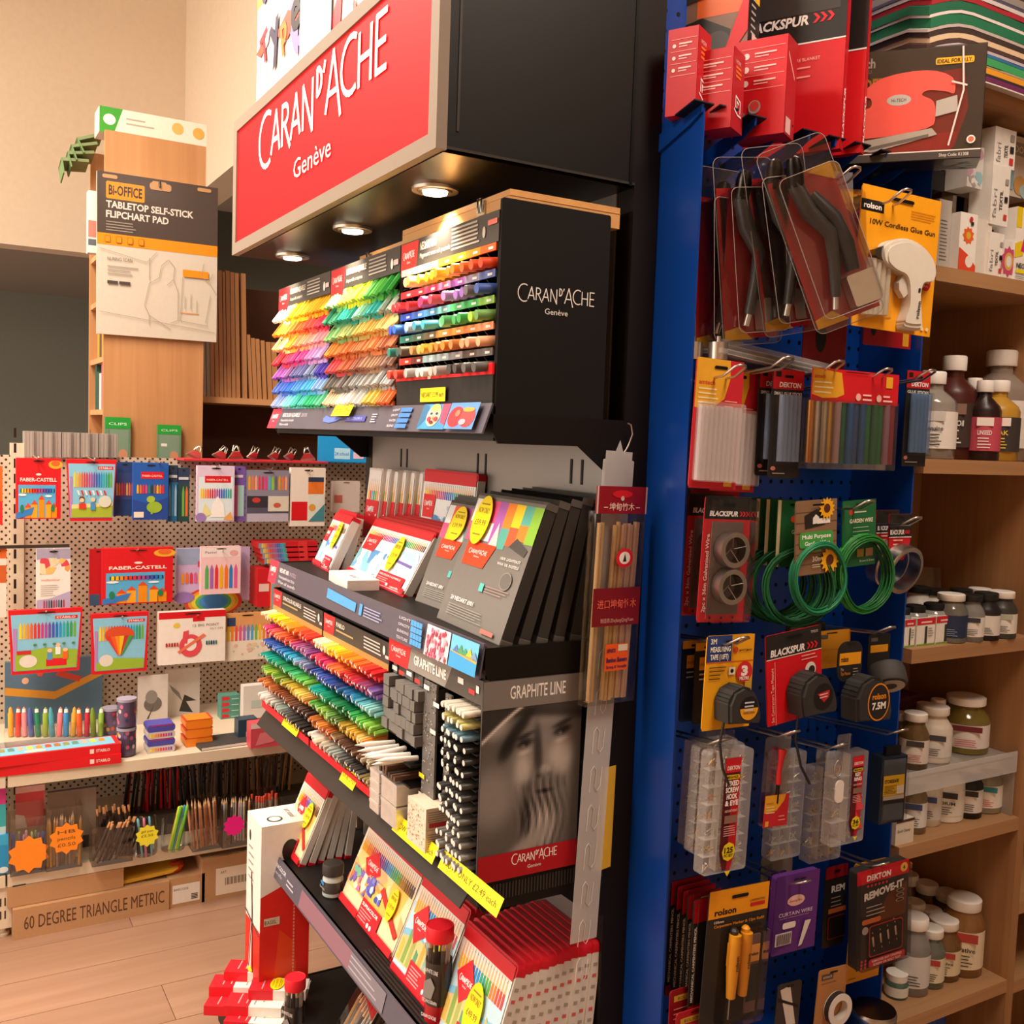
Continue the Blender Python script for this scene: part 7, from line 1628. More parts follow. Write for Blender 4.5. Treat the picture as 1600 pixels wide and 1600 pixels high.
# stacked clear blisters lying edge-on above
p = at(1205, 575, X=-1.26)
for k in range(3):
    o = B('milky').box(-.12, .13, 0, .14, 0, .008, 'ffffff').build('clear_blister'); o.matrix_world = pose(Vector((-1.25-.01*k, p.y+.01*k, p.z+.004+.009*k)), 'X', -.05+.05*k, .10, 0); tag(o, 'empty clear blister sheet lying above the glue sticks, %s of three' % ('lowest', 'middle', 'topmost')[k], 'blister pack', 'clear blister sheets lying flat'); B('paper').box(-.11, .12, .01, .13, .0015, .003, 'b0a4a4').build('insert_card', o)
p = at(1128, 560, X=-1.26)
for k in range(2): o = B('metal').lathe([(.016, 0), (.016, .028), (.004, .03), (.004, .038)], 'c8c0b8', 20).build('wire_spool', loc=(-1.27-.03*k, p.y-.028*k, p.z-.002)); tag(o, ('steel wire spool perched above the amber glue-stick card', 'steel wire spool half hidden by the blue fin')[k], 'wire spool', 'steel spools above the glue sticks')

# ---- fourth row: wire
def galv(b, w, h):
    b.rect(0, 0, w, h, 'c02a30'); b.rect(0, h*.82, w, h, '22201e'); b.rect(w*.16, h*.06, w*.86, h*.80, '6a5a56'); spur(b, w, h*.845, h*.04, .1, .62); b.text('2pc x 36m Galvanised Wire', w*.13, h*.08, w*.075, 'f4e0d8', w=h*.62, rot=PI/2, bold=.02); b.rect(w*.16, h*.03, w*.165, h*.8, 'e8a8a0')
    for k in range(3): b.disc(w*(.25+.25*k), h*.035, w*.025, '4a2a24')


def coil(b, r, tube, n, col, seed=0, dy=.012, mat='gloss', squash=1):
    q = random.Random(seed)
    for i in range(n):
        rr_ = r*(1+q.uniform(-.06, .08)); y = -dy*i/n; ox, oz = q.uniform(-.003, .003), q.uniform(-.003, .003)
        b.tube([(ox+rr_*squash*math.cos(2*PI*k/26), y+.002*math.sin(3*2*PI*k/26), oz+rr_*math.sin(2*PI*k/26)) for k in range(26)], tube, col if not isinstance(col, list) else col[i % len(col)], 5, mat, closed=True)


for k, (px, py, X) in enumerate(((1112, 772, -1.30), (1139, 776, -1.24))):
    o = hang(px, py, X, .094, .205, 'wire_pack', ('galvanised wire blister pack half hidden behind its twin', 'galvanised wire blister pack with two silver spools')[k], 'wire pack', 'b8282e', galv, yaw=-.05, roll=.03, group='galvanised wire packs')
    for j, z_ in enumerate((-.085, -.145)):
        s_ = B('metal').lathe([(.029, 0), (.029, .02)], 'c8c2ba', 26, cap=False).lathe([(.021, .02), (.021, 0)], '9a948c', 26, cap=False).lathe([(.021, .0), (.029, .0)], 'd0cac2', 26, cap=False).lathe([(.029, .02), (.021, .02)], 'd0cac2', 26, cap=False)
        for a_ in range(4): s_.tube([(.022*math.cos(a_*1.6+.3), .022*math.sin(a_*1.6+.3), .02), (.003*math.cos(a_+.5), .003*math.sin(a_+.5), .012)], .0008, 'd8d2ca', 4)
        s_.build('wire_spool', o, mat=Matrix.Translation((.004, -.002, z_)) @ Matrix.Rotation(PI/2, 4, 'X'))
    B('clear').prism(rr(-.0415, -.202, .0415, -.002, .006), -.026, 0, 'ffffff').build('clear_dome', o)
o = hang(1118, 764, -1.33, .11, .02, 'tool_card', 'red blister top edge above the galvanised wire packs', 'blister pack', 'b8202a', None)
for k, (px, py, X, yw) in enumerate(((1196, 778, -1.33, -.55), (1210, 780, -1.305, -.5), (1225, 781, -1.28, -.42), (1242, 782, -1.255, -.3))):
    o = hang(px, py, X, .062, .115, 'garden_wire', 'green-carded garden wire coil, %s of the row of four' % ('rearmost', 'second', 'third', 'foremost')[k], 'garden wire', '1f5a30', lambda b, w, h: (b.rect(0, h*.0, w*.1, h, 'c8b890'), b.text('GARDEN', w*.45, h*.5, h*.06, 'e8e0c8', w=w*.5), b.disc(w*.5, h*.72, w*.1, 'c8402a')), yaw=yw, group='green garden wire coils', shape=[(-.018, -.115), (.018, -.115), (.031, -.07), (.031, 0), (-.031, 0), (-.031, -.07)], t=.003)
    b = B('gloss'); b.M = Matrix.Translation((.01, .0, -.148)); coil(b, .062, .0017, 13, ['1a5a34', '226a3c', '154a2a'], k, .02); b.build('wire_coil', o)


def multi(b, w, h):
    b.rect(0, 0, w, h, '8a6a50')
    for k in range(7): b.rect(0, h*(.14*k), w, h*(.14*k)+.0012, '5a4232', y=-.0006)
    b.lay = 3; b.flat([(w*.22, h*.62), (w*.7, h*.66), (w*.72, h*.78), (w*.5, h*.88), (w*.2, h*.8)], '2a2420'); b.flat([(w*.4, h*.68), (w*.55, h*.69), (w*.55, h*.77), (w*.47, h*.81), (w*.4, h*.76)], 'e8e4dc'); b.rect(w*.5, h*.68, w*.82, h*.75, 'f0e8e4')
    b.flat(rr(w*.08, h*.37, w*.9, h*.58, .006), '4aa048'); b.text('Multi Purpose', w*.14, h*.49, h*.055, 'f4f8ec', w=w*.7, bold=.03); b.text('Garden Wire', w*.2, h*.40, h*.055, 'f4f8ec', w=w*.62, bold=.03); b.rect(w*.15, h*.31, w*.6, h*.335, '68b850'); b.text('30m', w*.38, h*.18, h*.07, 'f4ece0', w=w*.24); b.lines(w*.38, h*.13, w*.25, 2, h*.03, h*.01, 'd8c8b0')
    for x, z, r_ in ((.72, .88, .2), (.8, .18, .24)):
        b.disc(w*x, h*z, w*r_, 'f0b020', n=28, star=.72, rz=w*r_); b.disc(w*x, h*z, w*r_*.4, '5a2f1a')


o = hang(1276, 781, -1.225, .098, .128, 'garden_wire', 'sunflower-carded multi-purpose garden wire coil', 'garden wire', '8a6a50', multi, roll=-.06, group='garden wire coils'); b = B('gloss'); b.M = Matrix.Translation((.006, .004, -.135)); coil(b, .058, .0022, 14, ['1a6a44', '228054'], 9, .016); b.build('wire_coil', o)
o = hang(1343, 781, -1.235, .085, .118, 'garden_wire', 'dark green carded garden wire coil with price sticker', 'garden wire', '1f6238', lambda b, w, h: (b.rect(0, 0, w, h, '246a3e'), b.disc(w*.25, h*.82, w*.06, 'c8402a'), b.rect(w*.34, h*.81, w*.7, h*.83, 'd8d8c0'), b.text('GARDEN WIRE', w*.2, h*.66, h*.06, 'e8e4cc', w=w*.7, bold=.03), b.lines(w*.3, h*.58, w*.55, 3, h*.06, h*.012, 'a8c0a0'), b.disc(w*.3, h*.38, w*.13, 'a8c870', h*.07), b.flat(rr(w*.3, h*.34, w*.68, h*.43, .003), 'f0e4e4'), b.rect(w*.42, h*.14, w*.62, h*.26, 'a08a3a'), b.rect(w*.68, h*.14, w*.9, h*.26, 'b08a6a'), b.text('Brown & Green', w*.5, h*.06, h*.035, 'd8d8c0', w=w*.44)), roll=-.06, group='garden wire coils'); b = B('gloss'); b.M = Matrix.Translation((.006, .004, -.132)); coil(b, .064, .0019, 20, ['2a7a34', '1f6230', '3a9a44'], 4, .024); b.build('wire_coil', o); wire(1362, 786)
for k, (px, py, X) in enumerate(((1388, 797, -1.29), (1408, 803, -1.25))):
    o = hang(px, py, X, .062, .086, 'wire_coil_pack', ('silver wire coil on a red and black card, behind another', 'silver wire coil on a red and black card at the far fin')[k], 'wire coil', 'c81c28', lambda b, w, h: (b.rect(0, h*.5, w, h, '26221f'), b.text('BLACKSPUR', w*.06, h*.56, h*.1, 'f0e8e4', w=w*.62, bold=.03), b.rect(w*.7, h*.57, w*.92, h*.65, 'a82028'), b.rect(0, h*.49, w, h*.51, 'e8dcd8'), b.lines(w*.2, h*.42, w*.6, 2, h*.09, h*.03, 'f0b0a8')), group='silver wire coils', shape=[(-.014, -.086), (.014, -.086), (.028, -.06), (.031, -.04), (.031, 0), (-.031, 0), (-.031, -.04), (-.028, -.06)])
    b = B('metal'); b.M = Matrix.Translation((.006, .012, -.098)) @ Matrix.Rotation(PI/2+.25, 4, 'X')
    b.lathe([(.043, 0), (.046, .002), (.046, .026), (.043, .028), (.038, .028), (.038, 0), (.043, 0)], 'cac4bc', 30, cap=False); b.build('silver_coil', o)
wire(1436, 812, XH+.02)

# ---- fifth row: measuring tapes
def tape_body(o, x, z, s, label_fn, strap=True, col='2c2927'):
    """pocket tape measure: rounded case with ribbed grip, face disc and wrist strap"""
    out = [(-.030, -.026), (.034, -.030), (.036, -.018), (.030, .004), (.018, .024), (-.004, .032), (-.024, .024), (-.033, .004)]
    c = B('rubber').prism([(a*s, b_*s) for a, b_ in out], -.034, -.002, col).prism([(a*s*.9, b_*s*.9) for a, b_ in out], -.040, 0, col).build('tape_case', o, loc=(x, 0, z))
    r_ = B('rubber')
    for k in range(9): a_ = 1.2+k*.2; r_.M = Matrix.Translation((-.002*s+.0335*s*math.cos(a_)*.93, -.018, .031*s*math.sin(a_)*.95)) @ Matrix.Rotation(PI/2-a_, 4, 'Y'); r_.box(-.0022*s, .0022*s, -.017, .015, -.002, .0015, '1f1d1b')
    r_.build('grip_rib', c)
    f_ = B('gloss'); f_.M = Matrix.Translation((.006*s, -.0405, -.002*s)); f_.disc(0, 0, .019*s, '1c1a19', n=26, y=0); f_.lay = 1; label_fn(f_, s); f_.build('face_label', c)
    if strap: B('plastic').tube([(x-.026*s, -.02, z-.024*s), (x-.034*s, -.022, z-.06*s), (x-.026*s, -.024, z-.10*s), (x-.008*s, -.022, z-.13*s)], .0024, '1c1a19', 5).build('wrist_strap', o)


def t_marks(b, w, h):
    b.rect(0, 0, w, h, 'eaa61c'); b.rect(0, h*.72, w*.52, h, '2a3f78'); b.rect(0, h*.71, w, h*.722, 'd86020'); b.text('3M', w*.07, h*.915, h*.055, 'f0ece4', w=w*.12, bold=.03); b.text('MEASURING', w*.07, h*.83, h*.055, 'f0ece4', w=w*.42, bold=.03); b.text('TAPE (10FT)', w*.07, h*.75, h*.055, 'f0ece4', w=w*.38, bold=.03)
    b.disc(w*.6, h*.84, w*.05, 'c8402a'); b.text('MARKSMAN', w*.67, h*.82, h*.025, '4a2f10', w=w*.27, bold=.02); b.lines(w*.06, h*.66, w*.36, 4, h*.04, h*.012, '6a4410'); b.rect(w*.47, h*.58, w*.6, h*.66, 'f0e8d8'); b.disc(w*.535, h*.62, w*.035, '1c1a18')
    b.disc(w*.8, h*.60, w*.17, 'd02a30', n=26); b.text('3', w*.8, h*.565, h*.1, 'f8f0e8', w=w*.14, al='c', bold=.06); b.text('METRE', w*.8, h*.515, h*.035, 'f8f0e8', w=w*.2, al='c', bold=.03); b.rect(w*.82, h*.36, w*.96, h*.5, 'c8a030')


o = hang(1143, 992, -1.225, .102, .155, 'tape_measure', 'black tape measure on a blue and yellow card', 'tape measure', 'eaa61c', t_marks, roll=.02, group='carded tape measures'); tape_body(o, .004, -.110, 1.02, lambda f, s: (f.flat([(.019*s*math.cos(a), .019*s*math.sin(a)) for a in [PI+k*PI/12 for k in range(13)]], 'e8a020'), f.lines(-.01*s, .008*s, .02*s, 3, .006*s, .0025*s, 'c8ccd8', .1), f.text('MARKSMAN', 0, -.009*s, .004*s, '3a2a10', w=.024*s, al='c')), True); wire(1165, 1000)
o = hang(1240, 985, -1.215, .128, .155, 'tape_measure', 'black tape measure on a red card with black head', 'tape measure', 'cc141e', lambda b, w, h: (b.rect(0, 0, w, h, 'cc141e'), b.rect(0, h*.735, w, h, '262220'), b.rect(0, h*.728, w, h*.737, 'f0e0dc'), spur(b, w, h*.76, h*.075, .07, .62), b.text('TM233', w*.8, h*.93, h*.03, 'd8d0c8', w=w*.13), b.lines(w*.62, h*.69, w*.34, 2, h*.04, h*.012, 'f0a8a0'), b.disc(w*.78, h*.53, w*.10, 'e8dcd4', n=20), b.disc(w*.80, h*.52, w*.06, '2a2622', n=14), b.rect(w*.13, 0, w*.137, h*.7, 'f0b0a8'), b.text('5m Contractors Tape Measure', w*.105, h*.04, w*.05, 'f4c8c0', w=h*.6, rot=PI/2)), roll=-.10, group='carded tape measures'); tape_body(o, .018, -.108, 1.2, lambda f, s: (f.flat([(-.012*s, .006*s), (.012*s, .008*s), (.01*s, -.002*s), (0, -.008*s)], 'b8222a'), f.lines(-.008*s, .003*s, .016*s, 2, .004*s, .0015*s, 'e8c8c4', .1)), True)
o = hang(1330, 1002, -1.225, .062, .072, 'tape_measure', 'large black tape measure with orange oval badge', 'tape measure', '262321', lambda b, w, h: (b.rect(w*.06, h*.42, w*.94, h*.72, 'e89c1c'), b.text('rolson', w*.12, h*.50, h*.14, '2a1c10', w=w*.3, bold=.03), b.text('7.5m', w*.12, h*.28, h*.07, 'd8d0c8', w=w*.12), b.text('Tape Measure', w*.12, h*.17, h*.09, 'e08a18', w=w*.4), b.lines(w*.62, h*.3, w*.25, 3, h*.07, h*.02, 'a8a098')), roll=0, group='carded tape measures', r=.02)
tape_body(o, .024, -.100, 1.35, lambda f, s: (f.disc(.0, 0, .021*s, 'e08a18', .025*s, 26), f.disc(0, 0, .019*s, '262321', .023*s, 26), f.text('rolson', 0, .004*s, .008*s, 'e08a18', w=.026*s, al='c', bold=.03), f.text('7.5M', 0, -.009*s, .009*s, 'f0e8e0', w=.026*s, al='c', bold=.04)), False)
p = at(1383, 1040, X=-1.24); o = B('rubber').lathe([(.02, 0), (.031, .003), (.033, .01), (.033, .034), (.030, .04), (.02, .042)], '3a3735', 26).build('tape_roll'); o.matrix_world = Matrix.Translation(p) @ Matrix.Rotation(2.5, 4, 'Y') @ Matrix.Rotation(.3, 4, 'X'); tag(o, 'short black tape measure seen from its rim by the far fin', 'tape measure', 'carded tape measures'); B('gloss').lathe([(.012, .0425), (.026, .0425)], 'b0aaa2', 20, cap=False).build('face_ring', o); B('gloss').box(.0, .034, -.012, .012, .002, .02, 'e0a020').build('yellow_clip', o)
for k, (px, py, X, c) in enumerate(((1085, 1000, -1.31, '1c2a4a'), (1105, 1003, -1.29, '262220'))): o = hang(px, py, X, .05, .14, 'tape_measure', ('blue and amber tape card deep behind the fin', 'black tape card with amber badge behind the blue-headed card')[k], 'tape measure', c, lambda b, w, h: (b.rect(0, h*.9, w, h, 'd89a20'), b.rect(w*.2, h*.66, w*.9, h*.82, 'e0951c'), b.text('rolson', w*.25, h*.71, h*.05, '2a1c10', w=w*.5), b.lines(w*.2, h*.6, w*.6, 2, h*.06, h*.02, 'b0a8a0')), group='carded tape measures')
for k, (px, py, X) in enumerate(((1260, 972, -1.31), (1300, 985, -1.29), (1375, 990, -1.27))): o = hang(px, py, X, .10 if k < 2 else .06, .07, 'tape_measure', ('black card top behind the red tape card', 'amber-headed card behind the large tape measure', 'black and amber card top by the far fin')[k], 'tape measure', '1c1a19' if k != 1 else 'd8901c', lambda b, w, h, k=k: (b.rect(w*.1, h*.5, w*.9, h*.7, 'd8901c' if k else '2a2624'), b.rect(w*.1, h*.8, w*.4, h*.9, '5a5450')), group='carded tape measures')
wire(1395, 983, XH+.01)

# ---- sixth row: clear compartment boxes
def tagcard(o, w, x, z0, z1, name1, name2, n, big):
    hh = z1-z0; b = B('gloss'); b.M = Matrix.Translation((x, -.0225, z0))
    W_ = w
    b.flat([(0, hh*.16), (W_*.25, 0), (W_*.75, 0), (W_, hh*.16), (W_, hh), (0, hh)], '5a1a20'); b.flat([(W_*.5, 0), (W_*.75, 0), (W_, hh*.16), (W_, hh*.84), (W_*.5, hh*.84)], 'b81c28'); b.rect(0, hh*.87, W_, hh, 'd0202c'); b.text('DEKTON', W_*.12, hh*.895, hh*.035, 'f4ece8', w=W_*.8, bold=.03, shear=.1); b.flat(rr(W_*.06, hh*.81, W_*.94, hh*.85, .003), 'e0c028'); b.text('MEGA PACK', W_*.5, hh*.82, hh*.022, '2a1c10', w=W_*.72, al='c', bold=.03)
    for k, t in enumerate(name1): b.text(t, W_*.5, hh*(.755-.058*k), hh*.045, 'f8f0ec', w=W_*min(.86, .16*len(t)+.04), al='c', bold=.04)
    zz = .755-.058*len(name1); b.text('ASSORTMENT', W_*.5, hh*zz, hh*.022, 'f0dcd8', w=W_*.8, al='c'); b.rect(W_*.1, hh*(zz-.1), W_*.9, hh*(zz-.03), '8a6a5a'); b.lines(W_*.1, hh*(zz-.13), W_*.8, 5, hh*.02, hh*.007, 'd8a8a4', .2)
    b.disc(W_*.5, hh*.17, W_*.42, 'e8d020', hh*.085, 8); b.text(n, W_*.5, hh*.16, hh*.05, '2a1c10', w=W_*.55, al='c', bold=.04); b.text('PC SET', W_*.5, hh*.125, hh*.025, '2a1c10', w=W_*.58, al='c', bold=.02); b.flat([(W_*.3, -.0+hh*.0), (W_*.7, 0), (W_*.5, -hh*.05)], 'e8d020'); b.build('tag_label', o)


def compbox(px, py, X, w, h, label, roll=0, rows=7, cols=3, name='compartment_box', d=.022, lite=1):
    p = at(px, py, X=X)
    o = B('milky').prism(rr(-w/2, -h, w/2, -.018, .006), -.022, 0, 'ffffff').build(name); o.matrix_world = pose(p, 'X', 0, roll); tag(o, label, 'compartment box', 'clear compartment boxes')
    B('clear').prism(rr(-w*.2, -.02, w*.2, .01, .004), -.004, -.001, 'ffffff').build('hang_tab', o)
    b = B('frost')
    for k in range(1, rows): b.box(-w*.46, w*.46, -.018, -.002, -h+(h-.02)*k/rows-.0006, -h+(h-.02)*k/rows+.0006, 'c8beb4')
    for k in range(1, cols): b.box(-w/2+w*k/cols-.0006, -w/2+w*k/cols+.0006, -.018, -.002, -h+.003, -.022, 'c8beb4')
    b.build('compartment_wall', o)
    q = random.Random(int(px)); s_ = B('metal')
    for r_ in range(rows):
        for c in (range(cols)):
            cx, cz = -w/2+w*(c+.5)/cols, -h+(h-.02)*(r_+.35)/rows; col = q.choice(('c8b06a', 'b8b4ac', '9a968e', 'c89a5a', 'd0c8bc'))
            for k in range(7): a_ = q.random()*3.14; dx, dz = .008*math.cos(a_), .006*math.sin(a_); x_, z_ = cx+q.uniform(-.006, .006), cz+q.uniform(-.004, .003); s_.tube([(x_-dx, -.008-.006*q.random(), z_-dz), (x_+dx, -.008-.006*q.random(), z_+dz)], .0012, col, 4)
    so = s_.build('small_fittings', o); so['kind'] = 'stuff'
    return o


for k, (px, py, X) in enumerate(((1106, 1135, -1.31), (1117, 1142, -1.28))): compbox(px, py, X, .10, .20, ('pink-tinted compartment box deep beside the blue fin', 'clear compartment box behind the screw hook box')[k], .03)
o = compbox(1132, 1150, -1.235, .094, .222, 'clear compartment box of screw hooks and eyes, 125 piece', .03); tagcard(o, .034, -.014, -.218, -.03, ('MIXED', 'SCREW', 'HOOK', '& EYE'), '', '125', 1)
o = compbox(1318, 1155, -1.235, .085, .185, 'clear compartment box of key rings, 36 piece', .01, 4, 2); tagcard(o, .028, .002, -.172, -.026, ('KEY', 'RING'), '', '36', 1)
B('plastic').prism(rr(-.038, -.105, -.018, -.065, .008), -.0235, -.021, 'e8e0d8').build('key_tag', o)
B('metal').tube([(-.036+.010*math.cos(a*.45), -.024, -.042+.015*math.sin(a*.45)) for a in range(14)], .0012, 'd0c8c0', 5, closed=True).build('snap_ring', o)
for a_, b_ in (((.018, -.09), (.038, -.125)), ((.018, -.128), (.038, -.16))): B('gloss').prism([(a_[0], a_[1]), (b_[0], b_[1]), (a_[0], b_[1])], -.0236, -.0225, 'd84a50').build('red_tag', o)
compbox(1285, 1175, -1.30, .085, .20, 'clear compartment box behind the key ring box', .02, 6, 3)
compbox(1225, 1155, -1.31, .075, .215, 'clear compartment box behind the red-handled tool', .02, 7, 3)
o = hang(1218, 1150, -1.235, .060, .155, 'scraper_pack', 'slim red-handled tool in a clear sleeve with amber card', 'tool pack', 'ffffff', None, mat='cello', roll=.05); B('plastic').tube([(.004, -.006, -.022), (.002, -.006, -.04), (.0, -.006, -.06), (.001, -.006, -.082)], [.008, .005, .0045, .005], 'd02028', 8).build('red_handle', o); B('metal').tube([(.001, -.006, -.08), (.001, -.006, -.115)], .0035, '3a3634', 6).build('shaft', o); b = B('gloss'); b.M = Matrix.Translation((-.028, -.008, -.155)); w, h = .056, .055; b.box(0, w, 0, .001, 0, h, 'c02430'); b.flat([(0, h*.45), (w*.5, h*.5), (w*.8, h*.8), (w*.85, h), (0, h)], 'e0a428'); b.text('amtech', w*.06, h*.72, h*.08, 'c8402a', w=w*.3); b.lines(w*.06, h*.62, w*.4, 3, h*.09, h*.03, 'f0d8a0'); b.rect(w*.06, h*.03, w*.2, h*.2, 'e0a030'); b.lines(w*.6, h*.3, w*.3, 2, h*.12, h*.03, 'f0b0a8'); b.build('amber_card', o)
p = at(1392, 1286, X=-1.235); o = B('gloss').box(-.031, .031, 0, .03, 0, .128, '1c2838').build('storage_case'); o.matrix_world = pose(p, 'X', 0, 0, -.12); tag(o, 'dark storage case with yellow label hanging at the far fin', 'storage case'); b = B('gloss'); b.M = Matrix.Translation((-.031, -.0004, 0)); w, h = .062, .128; b.rect(w*.08, h*.04, w*.94, h*.96, '4a5560'); b.rect(w*.1, h*.42, w*.92, h*.72, 'e8bc28'); b.text('STORESAFE', w*.14, h*.61, h*.05, '2a2420', w=w*.55, bold=.04); b.lines(w*.14, h*.56, w*.5, 6, h*.022, h*.008, '6a5410'); b.rect(w*.62, h*.44, w*.9, h*.56, 'e8e0d8'); b.rect(w*.1, h*.36, w*.92, h*.42, 'c8bca8'); b.rect(w*.12, h*.06, w*.9, h*.30, '55606a'); b.rect(w*.1, h*.3, w*.92, h*.345, '1c1e24'); b.build('printed_front', o); B('clear').box(-.029, .032, -.006, 0, .003, .125).build('clear_lid', o); B('black').box(-.018, .018, .004, .012, .128, .146, '14131a').build('hang_tab', o); wire(1415, 1143, XH+.01)
wire(1245, 1146); wire(1135, 1158, XH+.01); wire(1320, 1166, XH+.01)

# ---- lowest row
for k in range(5):
    o = hang(1075+9*k, 1372+7*k, -1.315+.014*k, .075, .205, 'carpenter_pencil_pack', 'dark pack edge lettered mechanical carpenters pencil, %s of five' % ('rearmost', 'second', 'third', 'fourth', 'foremost')[k], 'pencil pack', '26221f', lambda b, w, h: (b.rect(0, h*.8, w, h, 'a8141e'), b.rect(0, 0, w, h*.1, 'a8141e'), b.text('MECHANICAL CARPENTERS PENCIL', w*.105, h*.13, w*.065, 'e8e0d8', w=h*.64, rot=PI/2, bold=.03), b.rect(w*.12, 0, w*.128, h, '8a8078')), yaw=.05, roll=.02, group='mechanical carpenters pencil packs', slot=False)
for k, (px, py, X) in enumerate(((1142, 1392, -1.265), (1157, 1385, -1.235))):
    o = hang(px, py, X, .135, .24, 'marker_pack', ('amber and black marker pack behind its twin', 'amber-headed card with two yellow carpenters markers')[k], 'marker pack', '2a2724', lambda b, w, h: (b.rect(0, h*.80, w, h, 'e89a1a'), b.text('rolson', w*.1, h*.82, h*.045, '2a1c12', w=w*.36, bold=.04), b.text('CARPENTERS', w*.68, h*.875, h*.018, '3a2a18', w=w*.26), b.rect(w*.69, h*.84, w*.94, h*.866, 'c82424'), b.text('150mm', w*.1, h*.765, h*.018, 'e8e0d8', w=w*.16, bold=.02), b.text('Carpenters Marker & 12pc Refill', w*.1, h*.735, h*.02, 'e08a1c', w=w*.84, bold=.02)), roll=.045, group='amber marker packs')
    if k:
        for j, x_ in enumerate((-.014, .012)):
            pn_ = B('plastic').tube([(x_, -.012, -.076), (x_, -.012, -.14), (x_+.001, -.012, -.185)], [.0105, .0105, .008], 'eca01c', 10).build('yellow_marker', o); B('plastic').lathe([(.007, 0), (.0075, .008), (.004, .012)], '2a2624' if not j else 'eca01c', 10).build('end_cap', pn_, loc=(x_, -.009, -.078)); B('plastic').box(x_-.011, x_-.008, -.012, -.007, -.13, -.09, 'eca01c').build('clip', pn_); b = B('plastic'); b.M = Matrix.Translation((x_+.003, -.0228, -.135)); b.text('rolson', 0, 0, .007, '3a2a14', w=.026, rot=PI/2, bold=.02, y=0); b.build('lettering', pn_)
        B('metal').tube([(-.012, -.009, -.18), (-.012, -.009, -.225)], .0016, 'a8a29a', 6).build('metal_tip', o)
        b = B('gloss').box(.028, .052, -.006, -.002, -.225, -.088, '6a5048').box(.028, .052, -.0064, -.006, -.135, -.105, 'e8a050').box(.028, .052, -.0064, -.006, -.205, -.14, '24282c'); b.M = Matrix.Translation((.031, -.0068, -.124)); b.text('rolson', 0, 0, .006, '2a1c12', w=.018, bold=.03, y=0); b.build('refill_box', o)
        B('clear').prism(rr(-.036, -.232, .055, -.07, .006), -.024, 0, 'ffffff').build('clear_dome', o)
def curtain(b, w, h):
    b.rect(0, 0, w, h, '5a2a78'); b.flat([(0, 0), (w*.3, h*.1), (w*.2, h), (0, h)], '4a2068'); b.disc(w*.48, h*.66, w*.2, 'e0b8b0', h*.07, 24); b.text('Sewing Box', w*.48, h*.645, h*.03, 'b83a40', w=w*.3, al='c'); b.text('CURTAIN WIRE', w*.1, h*.48, h*.05, 'e0cce0', w=w*.78); b.rect(w*.12, h*.455, w*.8, h*.46, 'b090b8'); b.flat(rr(w*.2, h*.32, w*.5, h*.4, .004), 'e8dcd8'); b.rect(w*.05, h*.12, w*.42, h*.28, 'd8ccd0')
    for k in range(14): b.rect(w*(.07+.024*k), h*.13, w*(.078+.024*k+.006*(k % 2)), h*.27, '2a2228', y=-.003)
    b.lay = 13; b.flat([(w*.58, h*.06), (w*.66, h*.08), (w*.84, h*.38), (w*.7, h*.38)], 'd8d0c8')


hang(1248, 1364, -1.235, .106, .142, 'curtain_wire_pack', 'crumpled purple bag of curtain wire', 'curtain wire', '5a2a78', curtain, t=.012, roll=.03, group='purple curtain wire bags')
hang(1216, 1362, -1.29, .045, .09, 'curtain_wire_pack', 'dark purple bag half hidden behind the curtain wire', 'curtain wire', '3c1a52', lambda b, w, h: (b.disc(w*.4, h*.7, w*.3, 'c898a0', h*.1), b.text('CURTAIN', w*.1, h*.45, h*.1, 'b898b8', w=w*.8)), group='purple curtain wire bags')
hang(1215, 1335, -1.33, .08, .05, 'tool_card', 'grey card between the compartment boxes and the purple bag', 'card', '8a807a', lambda b, w, h: (b.text('BASED', w*.1, h*.5, h*.2, '3a3430', w=w*.25), b.lines(w*.1, h*.4, w*.5, 4, h*.1, h*.04, '6a625c')))
def remove_it(b, w, h):
    b.rect(0, 0, w, h, '33302e'); b.flat([(w*.3, h*.4), (w*.95, h*.45), (w*.97, h*.78), (w*.6, h*.7)], '6a3a22'); b.rect(0, h*.86, w, h, 'c41a24'); b.text('DEKTON', w*.18, h*.885, h*.055, 'f4ece8', w=w*.46, bold=.04, shear=.1); b.disc(w*.9, h*.93, w*.07, 'e0b050', w*.07); b.text('4', w*.9, h*.91, h*.04, '2a1c10', w=w*.04, al='c', bold=.04)
    for k in range(6): b.disc(w*(.2+.07*k), h*.835, w*.02, 'd83a38')
    b.text('REMOVE-IT', w*.12, h*.70, h*.07, 'f0ece8', w=w*.76, bold=.05, rot=.10, shear=.1); b.lines(w*.16, h*.62, w*.4, 3, h*.04, h*.01, 'c8b8b0'); b.flat(rr(w*.08, h*.46, w*.44, h*.51, .004), 'd8703a'); b.disc(w*.14, h*.4, w*.06, 'b0aaa4', w*.06)
    for k in range(3): b.disc(w*.8, h*(.62+.05*k), w*.08, 'a89a90', h*.02); b.disc(w*.8, h*(.62+.05*k), w*.06, '4a2c1c', h*.014)
    b.flat(rr(w*.2, h*.12, w*.86, h*.44, .006), 'c02a34'); b.flat(rr(w*.215, h*.13, w*.845, h*.43, .006), '1f1c1b'); b.flat(rr(w*.2, h*.02, w*.9, h*.10, .004), 'c83038'); b.text('REMOVES ANY STRIPPED', w*.26, h*.065, h*.022, 'f4dcd8', w=w*.58, bold=.03); b.text('SCREW OR BOLT FAST', w*.28, h*.03, h*.022, 'f4dcd8', w=w*.54, bold=.03)
    for k in range(6): b.disc(w*(.05+.07*(k % 2)), h*(.04+.035*(k//2)), w*.02, 'd83a40')


